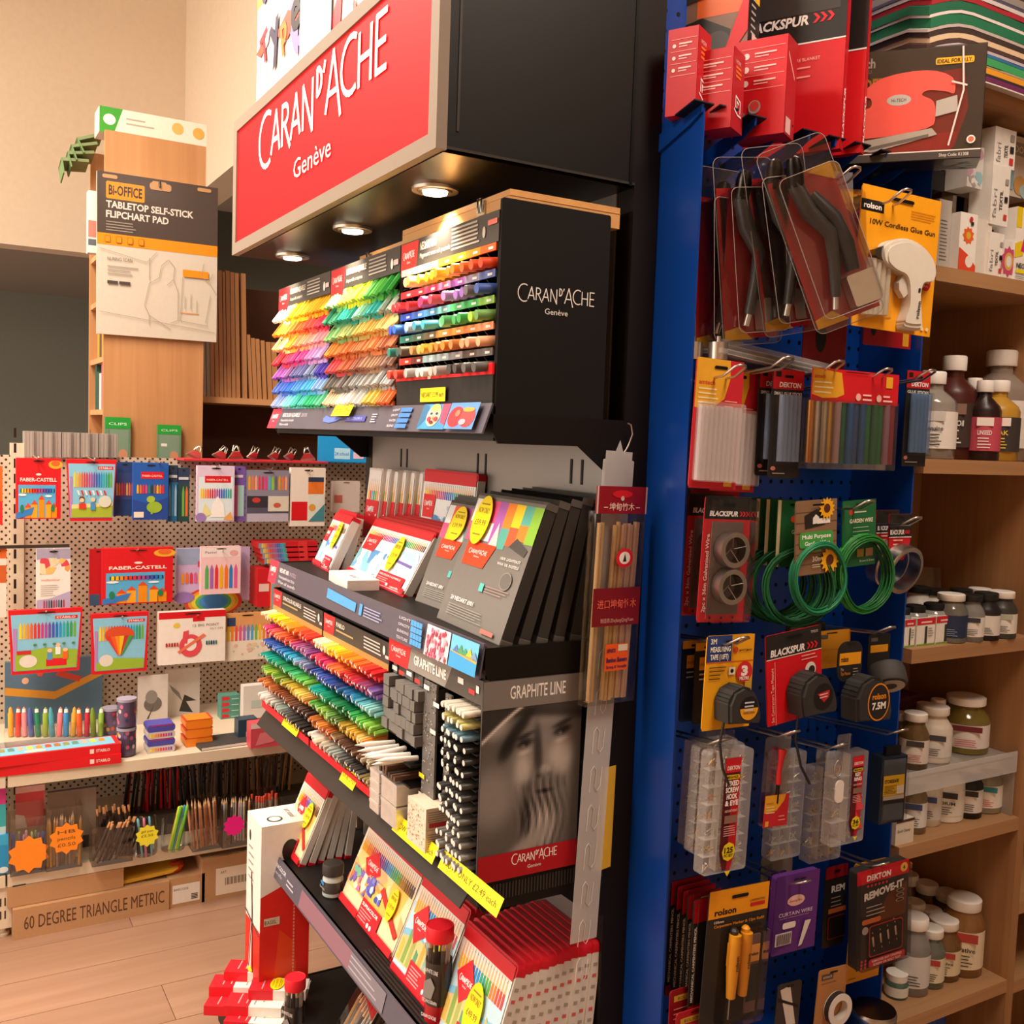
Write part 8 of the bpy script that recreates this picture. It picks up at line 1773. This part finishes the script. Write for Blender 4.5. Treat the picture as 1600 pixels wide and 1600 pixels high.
hang(1362, 1345, -1.275, .092, .235, 'amber_card_pack', 'amber card pack hanging behind the screw remover pack', 'tool pack', 'e09a1c', lambda b, w, h: (b.rect(0, 0, w, h, 'e09a1c'), b.rect(0, h*.78, w*.3, h*.86, '1c1815'), b.lines(w*.05, h*.03, w*.3, 1, .01, .002, '8a5a10')), roll=.03)
hang(1308, 1352, -1.30, .06, .16, 'screw_remover_pack', 'black and red screw remover pack half hidden behind amber card', 'tool pack', '24201f', lambda b, w, h: (b.rect(0, h*.85, w, h, '8a121c'), b.text('REM', w*.3, h*.68, h*.08, 'd8d0cc', w=w*.6, bold=.04), b.lines(w*.3, h*.6, w*.5, 3, h*.05, h*.015, '8a807a'), b.rect(w*.2, h*.42, w, h*.48, 'b8602c'), b.flat(rr(w*.2, h*.1, w, h*.38, .004), '8a1a24'), b.flat(rr(w*.24, h*.11, w, h*.37, .004), '161413')), group='screw remover packs')
o = hang(1380, 1352, -1.215, .128, .190, 'screw_remover_pack', 'screw remover pack with four double-ended bits', 'tool pack', '33302e', remove_it, t=.02, roll=-.06, yaw=-.08, group='screw remover packs', slot=False)
for k in range(4): B('metal').lathe([(.0018, 0), (.0028, .004), (.0018, .01), (.0034, .014), (.0034, .03), (.0018, .034), (.0028, .04), (.001, .046)], 'd8d0bc', 8).build('screw_bit', o, mat=Matrix.Translation((-.024+.0185*k, -.004, -.160+.003*k)) @ Matrix.Rotation(-.15, 4, 'Y'))
B('clear').prism(rr(-.063, -.189, .063, -.001, .006), -.010, -.0005, 'ffffff').build('clear_dome', o); wire(1385, 1352, XH+.02); wire(1262, 1380, XH+.01)
o = hang(1303, 1512, -1.24, .075, .11, 'tape_pack', 'kraft card with a roll of black and white tape', 'tape pack', 'b07a48', lambda b, w, h: (b.rect(w*.1, h*.82, w*.5, h*.92, '5a4a40'), b.text('amtech', w*.15, h*.85, h*.05, 'd8c8b8', w=w*.3), b.lines(w*.1, h*.76, w*.6, 1, h*.03, h*.01, '6a4a30')), roll=.06); B('plastic').lathe([(.030, 0), (.030, .014), (.018, .014), (.018, 0)], ['cfc6bc', 'e0d8d0', 'cfc6bc'], 28, cap=False).lathe([(.0305, .002), (.0305, .012)], '2a2624', 28, cap=False).build('tape_ring', o, mat=Matrix.Translation((.012, -.001, -.075)) @ Matrix.Rotation(PI/2, 4, 'X'))
o = hang(1235, 1535, -1.26, .06, .10, 'scissor_card', 'white scissors on a dark card below the purple bag', 'tool pack', '3a322e', lambda b, w, h: (b.flat([(w*.1, h*.9), (w*.5, h*.95), (w*.95, 0), (w*.6, 0)], 'd8ccc0'), b.disc(w*.78, h*.1, w*.16, '3a322e'), b.flat([(w*.05, h*.7), (w*.9, h*.5), (w*.9, h*.54), (w*.05, h*.76)], '1c1816')), roll=.05)
p = at(1365, 1572, X=-1.235); o = B('metal').lathe([(.040, -.09), (.042, -.085), (.042, -.012), (.043, -.01), (.043, -.004), (.041, 0), (.001, .001)], ['9aa0a0', '9aa0a0', 'b8b2aa', 'b8b2aa', 'a8a29a', '5a5552'], 32).build('lidded_jar'); o.matrix_world = Matrix.Translation((p.x-.0, p.y, p.z-.004)); tag(o, 'glass jar with flat metal screw lid under the amber card', 'jar'); B('blue_paint').box(XP, -1.185, Y1+.004, Y2, p.z-.12, p.z-.0945).build('base_shelf', P)
for k, (px, py, c) in enumerate(((1078, 1540, '8a141c'), (1088, 1575, 'a8181f'))): hang(px, py, -1.27+.02*k, .085, .07, 'tool_card', ('dark red pack below the carpenters pencil packs', 'bright red pack at the very bottom beside the fin')[k], 'tool pack', c, lambda b, w, h: (b.rect(w*.1, h*.7, w*.9, h*.85, 'c8983a'), b.text('ROLSON', w*.2, h*.73, h*.08, '2a1c12', w=w*.4), b.lines(w*.1, h*.5, w*.6, 3, h*.12, h*.03, 'd88a80')))
o = hang(1075, 1420, -1.33, .05, .11, 'tool_card', 'dark tool card deep beside the blue fin', 'tool pack', '1a1817', lambda b, w, h: (b.rect(0, h*.3, w, h*.5, 'd8961c'), b.text('rolson', w*.3, h*.36, h*.08, '2a1c12', w=w*.6, bold=.03)))
# ------------------------------------------------------------------ goods on the oak shelving
def bottle(x0, y0, x1, y1, z, label, liq, cap, lab=None, text='', group='bottles on the oak shelves', kind='round', body='gloss', fillk=1.0, labcol='3a3634', band=None, art=None, sh=.62, name='bottle', capk=.8):
    """bottle standing on level z, filling photo box x0..x1, y0..y1"""
    p = at((x0+x1)/2, y1-2, Z=z) if abs(z-EYE.z) > .1 else at((x0+x1)/2, y1-2, X=XW-.012-.04*(capk != .8))
    w, h, _ = fit(x0, y0, x1, y1, 'X', p.x); r = w/2
    n = 4 if kind == 'square' else 20; k = 1.28 if kind == 'square' else 1
    cr = r*capk if kind != 'square' else r*.62; hc = h*.14
    pr = [(r*k*.94, 0), (r*k, h*.02), (r*k, h*sh), (r*k*.9, h*(sh+.06)), (cr*.85, h*(sh+.17)), (cr*.82, h-hc)]
    b = B(body); b.M = Matrix.Rotation(PI/4, 4, 'Z') if kind == 'square' else None
    b.lathe(pr, liq, n if kind != 'square' else 8, body, smooth=True); o = b.build(name, loc=(p.x-r, p.y, z)); tag(o, label, 'bottle', group)
    B('plastic').lathe([(cr*.97, h-hc*1.02), (cr, h-hc*.95), (cr, h-hc*.1), (cr*.93, h), (cr*.7, h+.0004), (.0005, h-.001)], cap, 20).build('cap', o)
    if lab:
        a0, a1 = -.1*PI, .62*PI; m = 14; rl_ = r*1.012*(1 if kind != 'square' else 1.29)
        b = B('paper'); vs = []; z0, z1 = h*.12, h*(sh-.08)
        for i in range(m+1):
            a = -PI*.78+(PI*1.05)*i/m; vs += [(rl_*math.cos(a), rl_*math.sin(a), z0), (rl_*math.cos(a), rl_*math.sin(a), z1)]
        b.add(vs, [(2*i, 2*i+2, 2*i+3, 2*i+1) for i in range(m)], lab, smooth=True)
        q = B('paper'); q.M = Matrix.Rotation(.80, 4, 'Z') @ Matrix.Translation((0, -rl_-.0006, 0)); ww = r*.95
        q.M = Matrix.Rotation(math.radians(42), 4, 'Z') @ Matrix.Translation((0, -rl_-.0004, 0))
        if band: q.rect(-ww*.62, z1-(z1-z0)*.26, ww*.62, z1-(z1-z0)*.02, band)
        if text: q.text(text, 0, z0+(z1-z0)*.48, (z1-z0)*.13, labcol, w=ww*1.05, al='c', bold=.02)
        q.lines(-ww*.5, z0+(z1-z0)*.36, ww, 4, (z1-z0)*.09, (z1-z0)*.03, labcol if lab != '1c2a48' else '8a98b8', .3)
        lb = b.build('label_wrap', o); q.build('label_print', o)
    return o


z = WZ[1]
bottle(1458, 577, 1496, 716, z, 'clear square bottle with white label lettered genuine', 'c8bcb0', 'f0e8e0', 'e8e0d8', 'Genuine', kind='square', band='d8d0c8', body='liquid')
bottle(1448, 560, 1470, 700, z, 'clear bottle half hidden behind the pegboard edge', 'c0b4a8', 'ece4dc', 'dcd8d4', '', body='liquid', kind='square', band='2a90c8', capk=.81)
bottle(1489, 552, 1527, 717, z, 'dark brown square bottle of teak oil', '4a1c14', 'f4ece4', '3a2a24', 'Teak Oil', labcol='f0e8e0', kind='square', band='8a6a58', capk=.81)
bottle(1520, 586, 1543, 716, z, 'slim dark bottle with white cap behind the linseed oil', '2a1210', 'f0e8e0', 'e0d4a8', 'BOILED', kind='square', capk=.81)
bottle(1538, 589, 1564, 716, z, 'dark bottle with red chevron label', '2a1512', 'f0e8e0', 'c0485a', 'LINSEED', labcol='f4e8e4', kind='square', band='f0e4dc')
bottle(1561, 592, 1594, 720, z, 'amber bottle with black and yellow chevron label', 'b88a30', 'f0e8e0', '3a3230', 'TEAK', labcol='e8c838', kind='square', band='f0e4dc')
bottle(1566, 538, 1612, 715, z, 'large clear square bottle cut by the photo edge', 'c8b4a4', 'f0e8e0', 'e4dcd4', 'Spirit', kind='square', body='liquid', capk=.81)
o = B('cello').prism([(-.06, 0), (.07, 0), (.068, .08), (.05, .13), (-.03, .12), (-.058, .07)], 0, .05, 'ffffff').build('clear_bag'); p = at(1505, 640, X=XW-.2); o.matrix_world = pose(Vector((XW-.22, p.y, z)), 'X'); tag(o, 'crinkled clear bag of wood wool behind the oil bottles', 'bag'); q = random.Random(2); b = B('paper')
for k in range(60): b.disc(q.uniform(-.05, .06), q.uniform(.02, .11), .012, q.choice(('c89878', 'b88868', 'd0a888')), n=6, y=.01+.03*q.random())
b.build('wood_wool', o)['kind'] = 'stuff'

# boxes on the upper shelf
z = WZ[0]


def wbox(x0, y0, x1, y1, z, label, col, art=None, d=.05, yaw=0, group='paint boxes on the upper oak shelf', X=None):
    p = at((x0+x1)/2, y1, Z=z) if X is None else Vector((X, at((x0+x1)/2, y1, X=X).y, z)); w, h, _ = fit(x0, y0, x1, y1, 'X', p.x)
    o = B('gloss').box(-w/2, w/2, 0, d, 0, h, col).build('paint_box'); o.matrix_world = pose(Vector((min(p.x, XW-.004), p.y, z)), 'X', 0, 0, yaw); tag(o, label, 'box', group)
    if art: a = B('gloss'); a.M = Matrix.Translation((-w/2, -.0004, 0)); art(a, w, h); a.build('printed_front', o)
    return o


def tex(b, w, h):
    b.text('fabri', w*.3, h*.1, w*.22, '8a8680', w=h*.5, rot=PI/2); b.text('TEXTIL', w*.62, h*.25, w*.16, '3a3632', w=h*.34, rot=PI/2, bold=.02)
    for k in range(3): b.rect(w*.72, h*(.1+.3*k), w*.9, h*(.1+.3*k)+w*.2, ('c83a34', '2a2624', '9a948c')[k])


wbox(1462, 300, 1482, 412, z, 'slim grey paint box standing at the pegboard edge', 'b0a69c', lambda b, w, h: b.lines(w*.2, h*.7, w*.6, 12, h*.05, h*.012, '6a625a'), X=XW-.03)
wbox(1496, 325, 1523, 418, z, 'tall white paint box with an orange flower', 'ece4da', lambda b, w, h: (b.disc(w*.5, h*.62, w*.34, 'e0602c', w*.34, 18, star=.75), b.disc(w*.5, h*.62, w*.14, 'd8a838'), b.flat([(0, 0), (w, 0), (w, h*.12), (w*.5, h*.3), (0, h*.4)], 'd8482c'), b.disc(w*.6, h*.18, w*.22, 'e8dcd0', w*.22), b.disc(w*.6, h*.9, w*.1, 'c82a30'), b.rect(w*.6, h*.8, w*.75, h*.86, '2a2624')), X=XW-.01)
wbox(1523, 330, 1546, 418, z, 'plain white box between the flower box and lettered box', 'd8cec2', None, X=XW-.015)
wbox(1543, 352, 1566, 422, z, 'lower white textile paint box with vertical lettering', 'e8e0d6', tex, X=XW-.01)
p = at(1555, 300, X=XW-.02)
for k, (x0, y0, x1, y1, X) in enumerate(((1546, 258, 1574, 352, XW-.012), (1552, 200, 1585, 262, XW-.02))):
    zz = at((x0+x1)/2, y1, X=X).z; o = wbox(x0, y0, x1, y1, zz, ('middle white textile paint box stacked on the lower one', 'topmost white textile paint box in the stack')[k], 'e6ded4', tex, X=X)
wbox(1508, 260, 1532, 326, z+.17, 'pale patterned box stacked above the flower box', 'c8c0b8', lambda b, w, h: (blobs(b, 0, 0, w, h, ['b08a98', '8ab0b8', 'd8d0c8', '9a9490'], 9, w*.25, 6)), X=XW-.03)
for k in range(2): wbox(1482+6*k, 282, 1500+6*k, 416, z, ('pale box wedged behind the flower box', 'brown-tinted box wedged behind the flower box')[k], ('c8bcb0', '8a6450')[k], None, X=XW-.09)
wbox(1566, 372, 1592, 432, z, 'white paint box with a pink and gold wreath', 'e4dcd4', lambda b, w, h: (b.disc(w*.3, h*.45, w*.45, 'c84a70', h*.42, 20, star=.8), b.disc(w*.3, h*.45, w*.26, 'd8a850', h*.24), b.disc(w*.3, h*.45, w*.16, 'e4dcd4', h*.15)), X=XW-.006)
wbox(1583, 325, 1625, 440, z, 'white and yellow neon paint box at the photo edge', 'efe8e0', lambda b, w, h: (b.rect(0, h*.72, w*.2, h, 'e8c81c'), b.flat([(0, h*.3), (w*.3, h*.35), (w*.25, h*.55), (0, h*.5)], 'e8c81c'), b.flat([(w*.2, h*.4), (w*.5, h*.4), (w*.5, h*.6), (w*.3, h*.6)], 'd8287a'), b.text('NEON', w*.08, h*.17, h*.07, '2a2624', w=w*.42, bold=.02), b.rect(w*.06, h*.1, w*.5, h*.15, 'e8d81c'), b.lines(w*.06, h*.07, w*.4, 3, h*.025, h*.008, '8a8680')), X=XW-.003)
zz = at(1572, 292, X=XW-.03).z
wbox(1538, 195, 1618, 292, z+.19, 'large pale box lettered Colorado Gold', 'd2c6b8', lambda b, w, h: (b.rect(0, h*.68, w, h*.9, '9a9086'), b.text('COLORADO GOLD', w*.04, h*.73, h*.12, 'e0d8cc', w=w*1.05, bold=.01), b.flat([(w*.45, h*.1), (w*.55, h*.1), (w*.55, h*.6), (w*.42, h*.6)], '8ab0c0'), b.disc(w*.68, h*.2, w*.12, 'd0a060', h*.16), b.disc(w*.8, h*.12, w*.12, 'a8c8d0', h*.12)), X=XW-.075, d=.1)
o = [x for x in COL.objects if x.name.startswith('paint_box')]
wbox(1455, 268, 1474, 300, z+.16, 'black-lidded box edge behind the blue fin', '1c1a19', None, X=XW-.06)

# small ink bottles on the third shelf
z = WZ[2]
for k, (x0, x1) in enumerate(((1412, 1428), (1431, 1459), (1461, 1490))):
    p = at((x0+x1)/2, 1010, Z=z); w, h, _ = fit(x0, 967, x1, 1010, 'X', XW-.02)
    o = B('gloss').box(-w/2, w/2, 0, w, 0, h, 'e8e0d4').build('ink_carton'); o.matrix_world = pose(Vector((XW-.02, at((x0+x1)/2, 1010, X=XW-.02).y, z)), 'X'); tag(o, ('white and red acrylic ink bottle at the pegboard edge', 'white and red acrylic ink bottle with dark cap, middle of three', 'white and red acrylic ink bottle beside the navy bottle')[k], 'ink bottle', 'small bottles on the third shelf'); b = B('gloss'); b.M = Matrix.Translation((-w/2, -.0004, 0)); b.rect(0, h*.76, w, h, 'c8242c'); b.rect(w*.2, h*.82, w*.8, h*.88, 'f0c8c4'); b.rect(w*.44, h*.08, w*.56, h*.7, '3a3630'); b.rect(0, 0, w, h*.07, '7a9a3a'); b.lines(w*.6, h*.6, w*.3, 4, h*.09, h*.03, '8a847c'); b.build('printed_front', o)
    B('liquid').lathe([(w*.45, h), (w*.4, h+.006), (w*.3, h+.010)], 'c8c4bc', 16).build('shoulder', o, loc=(0, w/2, 0)); B('black').lathe([(w*.36, h+.008), (w*.36, h+.020), (w*.3, h+.022)], '1a1817', 14).build('cap', o, loc=(0, w/2, 0))
SB = 'small bottles on the third shelf'
bottle(1488, 933, 1521, 1008, z, 'navy-labelled small bottle with cream cap', '8a8478', 'ece4d8', '1c2a48', '', group=SB, body='liquid', sh=.66, labcol='c8b880')
bottle(1519, 934, 1546, 1006, z, 'small clear bottle with black cap and white label', 'b0aaa4', '1c1a19', 'ddd6cc', '', group=SB, body='liquid', band='2a3038')
bottle(1543, 931, 1571, 1004, z, 'small dark bottle with black cap, second from the photo edge', '231d1b', '16201c', 'd8d0c6', '', group=SB)
bottle(1568, 929, 1598, 1001, z, 'small bottle with bright white cap at the photo edge', '3a3632', 'f0e8e0', 'e0d8cc', '', group=SB, band='a8b098')
for k, (x0, x1, y0, c) in enumerate(((1436, 1464, 921, '221e1c'), (1461, 1490, 925, '221e1c'), (1488, 1512, 928, '2a2422'), (1503, 1530, 925, '221e1c'), (1533, 1560, 924, 'e8e0d8'))): bottle(x0, y0, x1, 990, z, 'small bottle in the back row of the third shelf, %s along' % ('first', 'second', 'third', 'fourth', 'fifth')[k], 'd8d0c4' if k < 2 else '2c2624', c, None, group=SB)
o = B('cello').box(-.055, .05, 0, .002, 0, .09).build('clear_bag'); p = at(1463, 920, X=XW-.16); o.matrix_world = pose(Vector((XW-.18, p.y, z+.04)), 'X', .2, .1); tag(o, 'thin clear bag lying behind the small bottles', 'bag')

# clear riser with bottles on the fourth shelf
z = WZ[3]
zr = z+.118
rz = tag(empty('clear_riser', (0, 0, 0)), 'translucent plastic riser shelf carrying medium bottles', 'riser')
y0_, y1_ = at(1432, 1235, X=XW-.01).y, YW1-.006
B('strip').box(XW-.012, XW-.009, YW0+.02, y1_, at(1500, 1225, X=XW-.01).z, at(1500, 1192, X=XW-.01).z).build('front_strip', rz)
zr = at(1500, 1200, X=XW-.01).z
B('frost').box(XW-.16, XW-.012, YW0+.02, y1_, zr-.004, zr, 'b8aca0').build('riser_plate', rz); B('frost').box(XW-.16, XW-.012, y1_-.004, y1_, z, zr-.004, 'b8aca0').build('riser_leg', rz); B('frost').box(XW-.16, XW-.155, YW0+.02, y1_, z, zr-.004, 'b8aca0').build('riser_back', rz)
RB_ = 'bottles on the clear riser'
bottle(1430, 1121, 1459, 1206, zr, 'amber medium bottle on the clear riser', '8a6a40', 'efe7de', 'd8ccc0', '', group=RB_, body='liquid', labcol='c86a60', band='3a3430')
bottle(1461, 1112, 1498, 1196, zr, 'frosted medium bottle with white cap on the clear riser', 'cdbfae', 'efe7de', 'd8cfc4', '', group=RB_, band='3a3a40')
bottle(1514, 1098, 1560, 1182, zr, 'golden medium bottle with red-arched label on the riser', 'a08a40', 'efe7de', 'ddd2c8', '', group=RB_, body='liquid', labcol='c84a50', band='6a1a20')
for k, (x0, y0, x1) in enumerate(((1408, 1120, 1430), (1446, 1106, 1470), (1464, 1098, 1482), (1406, 1132, 1426))): bottle(x0, y0, x1, 1195-8*k, zr, 'white-capped bottle in the back of the riser, %s' % ('by the pegboard', 'behind the amber bottle', 'behind the frosted bottle', 'lowest by the pegboard')[k], 'b8aa9c', 'ece4da', None, group=RB_, body='liquid')
for k in range(5):
    p = at(1430, 1112-8*k, X=XW-.14); o = B('paper').box(-.06, .055-.004*k, 0, .1, 0, .007, ('7a2838', '5a1e2a', '6a2430', '4a1a24', '5e2230')[k]).build('maroon_book'); o.matrix_world = pose(Vector((XW-.16, p.y+.01, at(1440, 1114, X=XW-.15).z+.0075*k)), 'X', 0, -.06); tag(o, 'thin maroon booklet, %s of the pile above the riser' % ('lowest', 'second', 'third', 'fourth', 'topmost')[k], 'booklet', 'maroon booklets piled on bottles')
LB = 'bottles under the clear riser'
wb = wbox(1399, 1273, 1427, 1311, z, 'small cream box at the pegboard edge under the riser', 'dccfbe', lambda b, w, h: (b.text('Brush Cleaner', w*.1, h*.5, h*.13, '5a4a40', w=w*.7), b.rect(0, h*.9, w, h, '4a2a20')), group=LB, X=XW-.01)
bottle(1427, 1217, 1456, 1306, z, 'medium oil bottle with blue-white label under the riser', 'a89060', 'efe7de', 'd8d4d0', '', group=LB, body='liquid', band='3a4a78')
bottle(1449, 1206, 1480, 1294, z, 'cream medium bottle behind the oil bottle under the riser', 'd8ccb8', 'e8e0d6', 'd4ccc4', '', group=LB, band='3a4a78')
bottle(1477, 1198, 1519, 1288, z, 'large cream bottle with square black label', 'ddd2c2', 'efe7de', 'e0d8cc', 'MEDIUM', group=LB, band='2a2624')
bottle(1514, 1200, 1544, 1282, z, 'black bottle with white cap and white label', '1a1716', 'efe7de', 'd8d0c8', '', group=LB, band='2a2422')
bottle(1541, 1194, 1578, 1274, z, 'clear bottle with teal and yellow banded label', 'b8a888', 'efe7de', 'e4dcd2', '', group=LB, body='liquid', band='2a7a80', labcol='d8503a')

# fixatives and varnishes on the fifth shelf
z = WZ[4]
FB = 'varnish bottles on the lowest visible shelf'
bottle(1508, 1418, 1548, 1530, z, 'tall amber bottle with white cap by the oak divider', 'b8804a', 'ece4da', 'e0d0b0', 'Fixative', group=FB, body='liquid', band='b03a34', sh=.7)
bottle(1476, 1450, 1511, 1537, z, 'amber varnish bottle, second from the oak divider', '9a6a38', 'ece4da', 'dccca8', 'Fixative', group=FB, body='liquid', band='b03a34')
bottle(1455, 1462, 1484, 1548, z, 'grey-green bottle of fixative, third from the oak divider', '8a9080', 'ece4da', 'dcd0b4', '', group=FB, body='liquid', band='b03a34')
bottle(1427, 1446, 1462, 1560, z, 'clear tall bottle behind the screw remover pack', 'b4aea8', 'f0e8e0', 'd0ccc8', '', group=FB, body='liquid')
for k, (x0, y0, x1, y1) in enumerate(((1416, 1376, 1442, 1480), (1447, 1391, 1474, 1490), (1480, 1405, 1508, 1500), (1427, 1420, 1454, 1510), (1454, 1432, 1481, 1515))): bottle(x0, y0, x1, y1, z, 'white-capped varnish bottle in the rear rows, %s' % ('rearmost by the pegboard', 'second of the back row', 'third of the back row', 'first of the middle row', 'second of the middle row')[k], '9a8460', 'ece4da', None, group=FB, body='liquid')
p = at(1412, 1562, Z=z); o = B('liquid').lathe([(.022, 0), (.024, .003), (.024, .03), (.02, .038)], '6a9080', 18).build('bottle', loc=(p.x-.02, p.y, z)); tag(o, 'green glass jar with blue label below the screw remover pack', 'jar'); B('paper').lathe([(.0243, .006), (.0243, .026)], 'd8d4cc', 18, cap=False).build('label_wrap', o); B('plastic').lathe([(.021, .036), (.022, .05), (.001, .051)], 'e8e0d6', 18).build('cap', o)
z = .06
for k, (px, c) in enumerate(((1450, '2a4a98'), (1480, '2448a0'))): p = at(px, 1598, X=XW-.06); o = B('gloss').lathe([(.03, 0), (.03, .3), (.026, .306)], c, 20).build('spray_can', loc=(XW-.08-.02*k, p.y, z)); tag(o, ('blue spray can top on the bottom oak shelf', 'blue spray can top nearer the oak divider')[k], 'spray can', 'blue spray cans'); B('plastic').lathe([(.022, .306), (.022, .325), (.001, .326)], 'c8c4bc' if k else '2a4a98', 16).build('cap', o)
for k, (py, zz) in enumerate(((1500, .58), (1410, .58), (1598, .40))): p = at(1597+3*k, py, X=XW-.05); o = B('plastic').lathe([(.024, 0), (.024, .09), (.016, .11), (.016, .13)], 'd8d0c8', 16).build('bottle', loc=(XW-.06-.05*k, YW1+.055+.05*k, zz)); tag(o, ('white bottle in the next oak bay, front', 'white bottle in the next oak bay, behind', 'white bottle in the next oak bay, lower shelf')[k], 'bottle', 'white bottles in the next bay'); B('plastic').lathe([(.017, .128), (.017, .15), (.001, .151)], 'ece4da', 16).build('cap', o)

# ---- felt sheets piled on top of the shelving
FC = [('e0d2c6', .003), ('6a2050', .010), ('2a2626', .004), ('e0951c', .011), ('a89c80', .004), ('3a9a58', .014), ('2a6a90', .006), ('b8aab4', .006), ('4a3028', .008), ('d8b894', .010), ('3a2620', .010), ('b8a8a0', .006), ('1a6a44', .018), ('d8ccc4', .006), ('186040', .016), ('a01c28', .010), ('c8bcb8', .008), ('4a4458', .006), ('8a8078', .014)]
zf = ztop
FN = ['cream backing', 'plum', 'black', 'amber', 'khaki', 'bright green', 'blue', 'lilac grey', 'brown', 'peach', 'dark brown', 'grey', 'deep green', 'white', 'forest green', 'red', 'pale grey', 'slate', 'taupe']
for k, (c, t) in enumerate(FC):
    nx, ny = 10, 26; x0, x1 = XW-.42, XW+.035; y0_, y1_ = YW0-.085-.003*(k % 3), 3.2
    vs = []; fs = []
    def hgt(x, y, k=k):
        d = 0
        if x > XW-.02: d += (x-XW+.02)**1.5*1.2
        if y < YW0+.02: d += (YW0+.02-y)**1.5*.9
        return -d+.006*math.sin(9*y)*(1 if y > 1.75 else 0)*min(1, (y-1.7)*2)
    for i in range(nx+1):
        for j in range(ny+1):
            u = j/ny; x = x0+(x1-x0)*i/nx+rnd.uniform(-.001, .001)*(i in (0, nx)); y = y0_+(y1_-y0_)*u**1.6; hh = hgt(x, y)
            vs += [(x, y, zf+hh), (x, y, zf+hh+t-.0006)]
    idx = lambda i, j, s_: 2*(i*(ny+1)+j)+s_
    for i in range(nx):
        for j in range(ny): fs += [(idx(i, j, 1), idx(i+1, j, 1), idx(i+1, j+1, 1), idx(i, j+1, 1)), (idx(i, j, 0), idx(i, j+1, 0), idx(i+1, j+1, 0), idx(i+1, j, 0))]
    for j in range(ny): fs += [(idx(nx, j, 0), idx(nx, j+1, 0), idx(nx, j+1, 1), idx(nx, j, 1))]
    for i in range(nx): fs += [(idx(i, 0, 0), idx(i+1, 0, 0), idx(i+1, 0, 1), idx(i, 0, 1))]
    o = B('matt').add(vs, fs, c, smooth=False).build('felt_sheet'); tag(o, '%s felt sheet in the pile on top of the oak shelving' % FN[k], 'felt sheet', 'felt sheets piled on the shelving'); zf += t
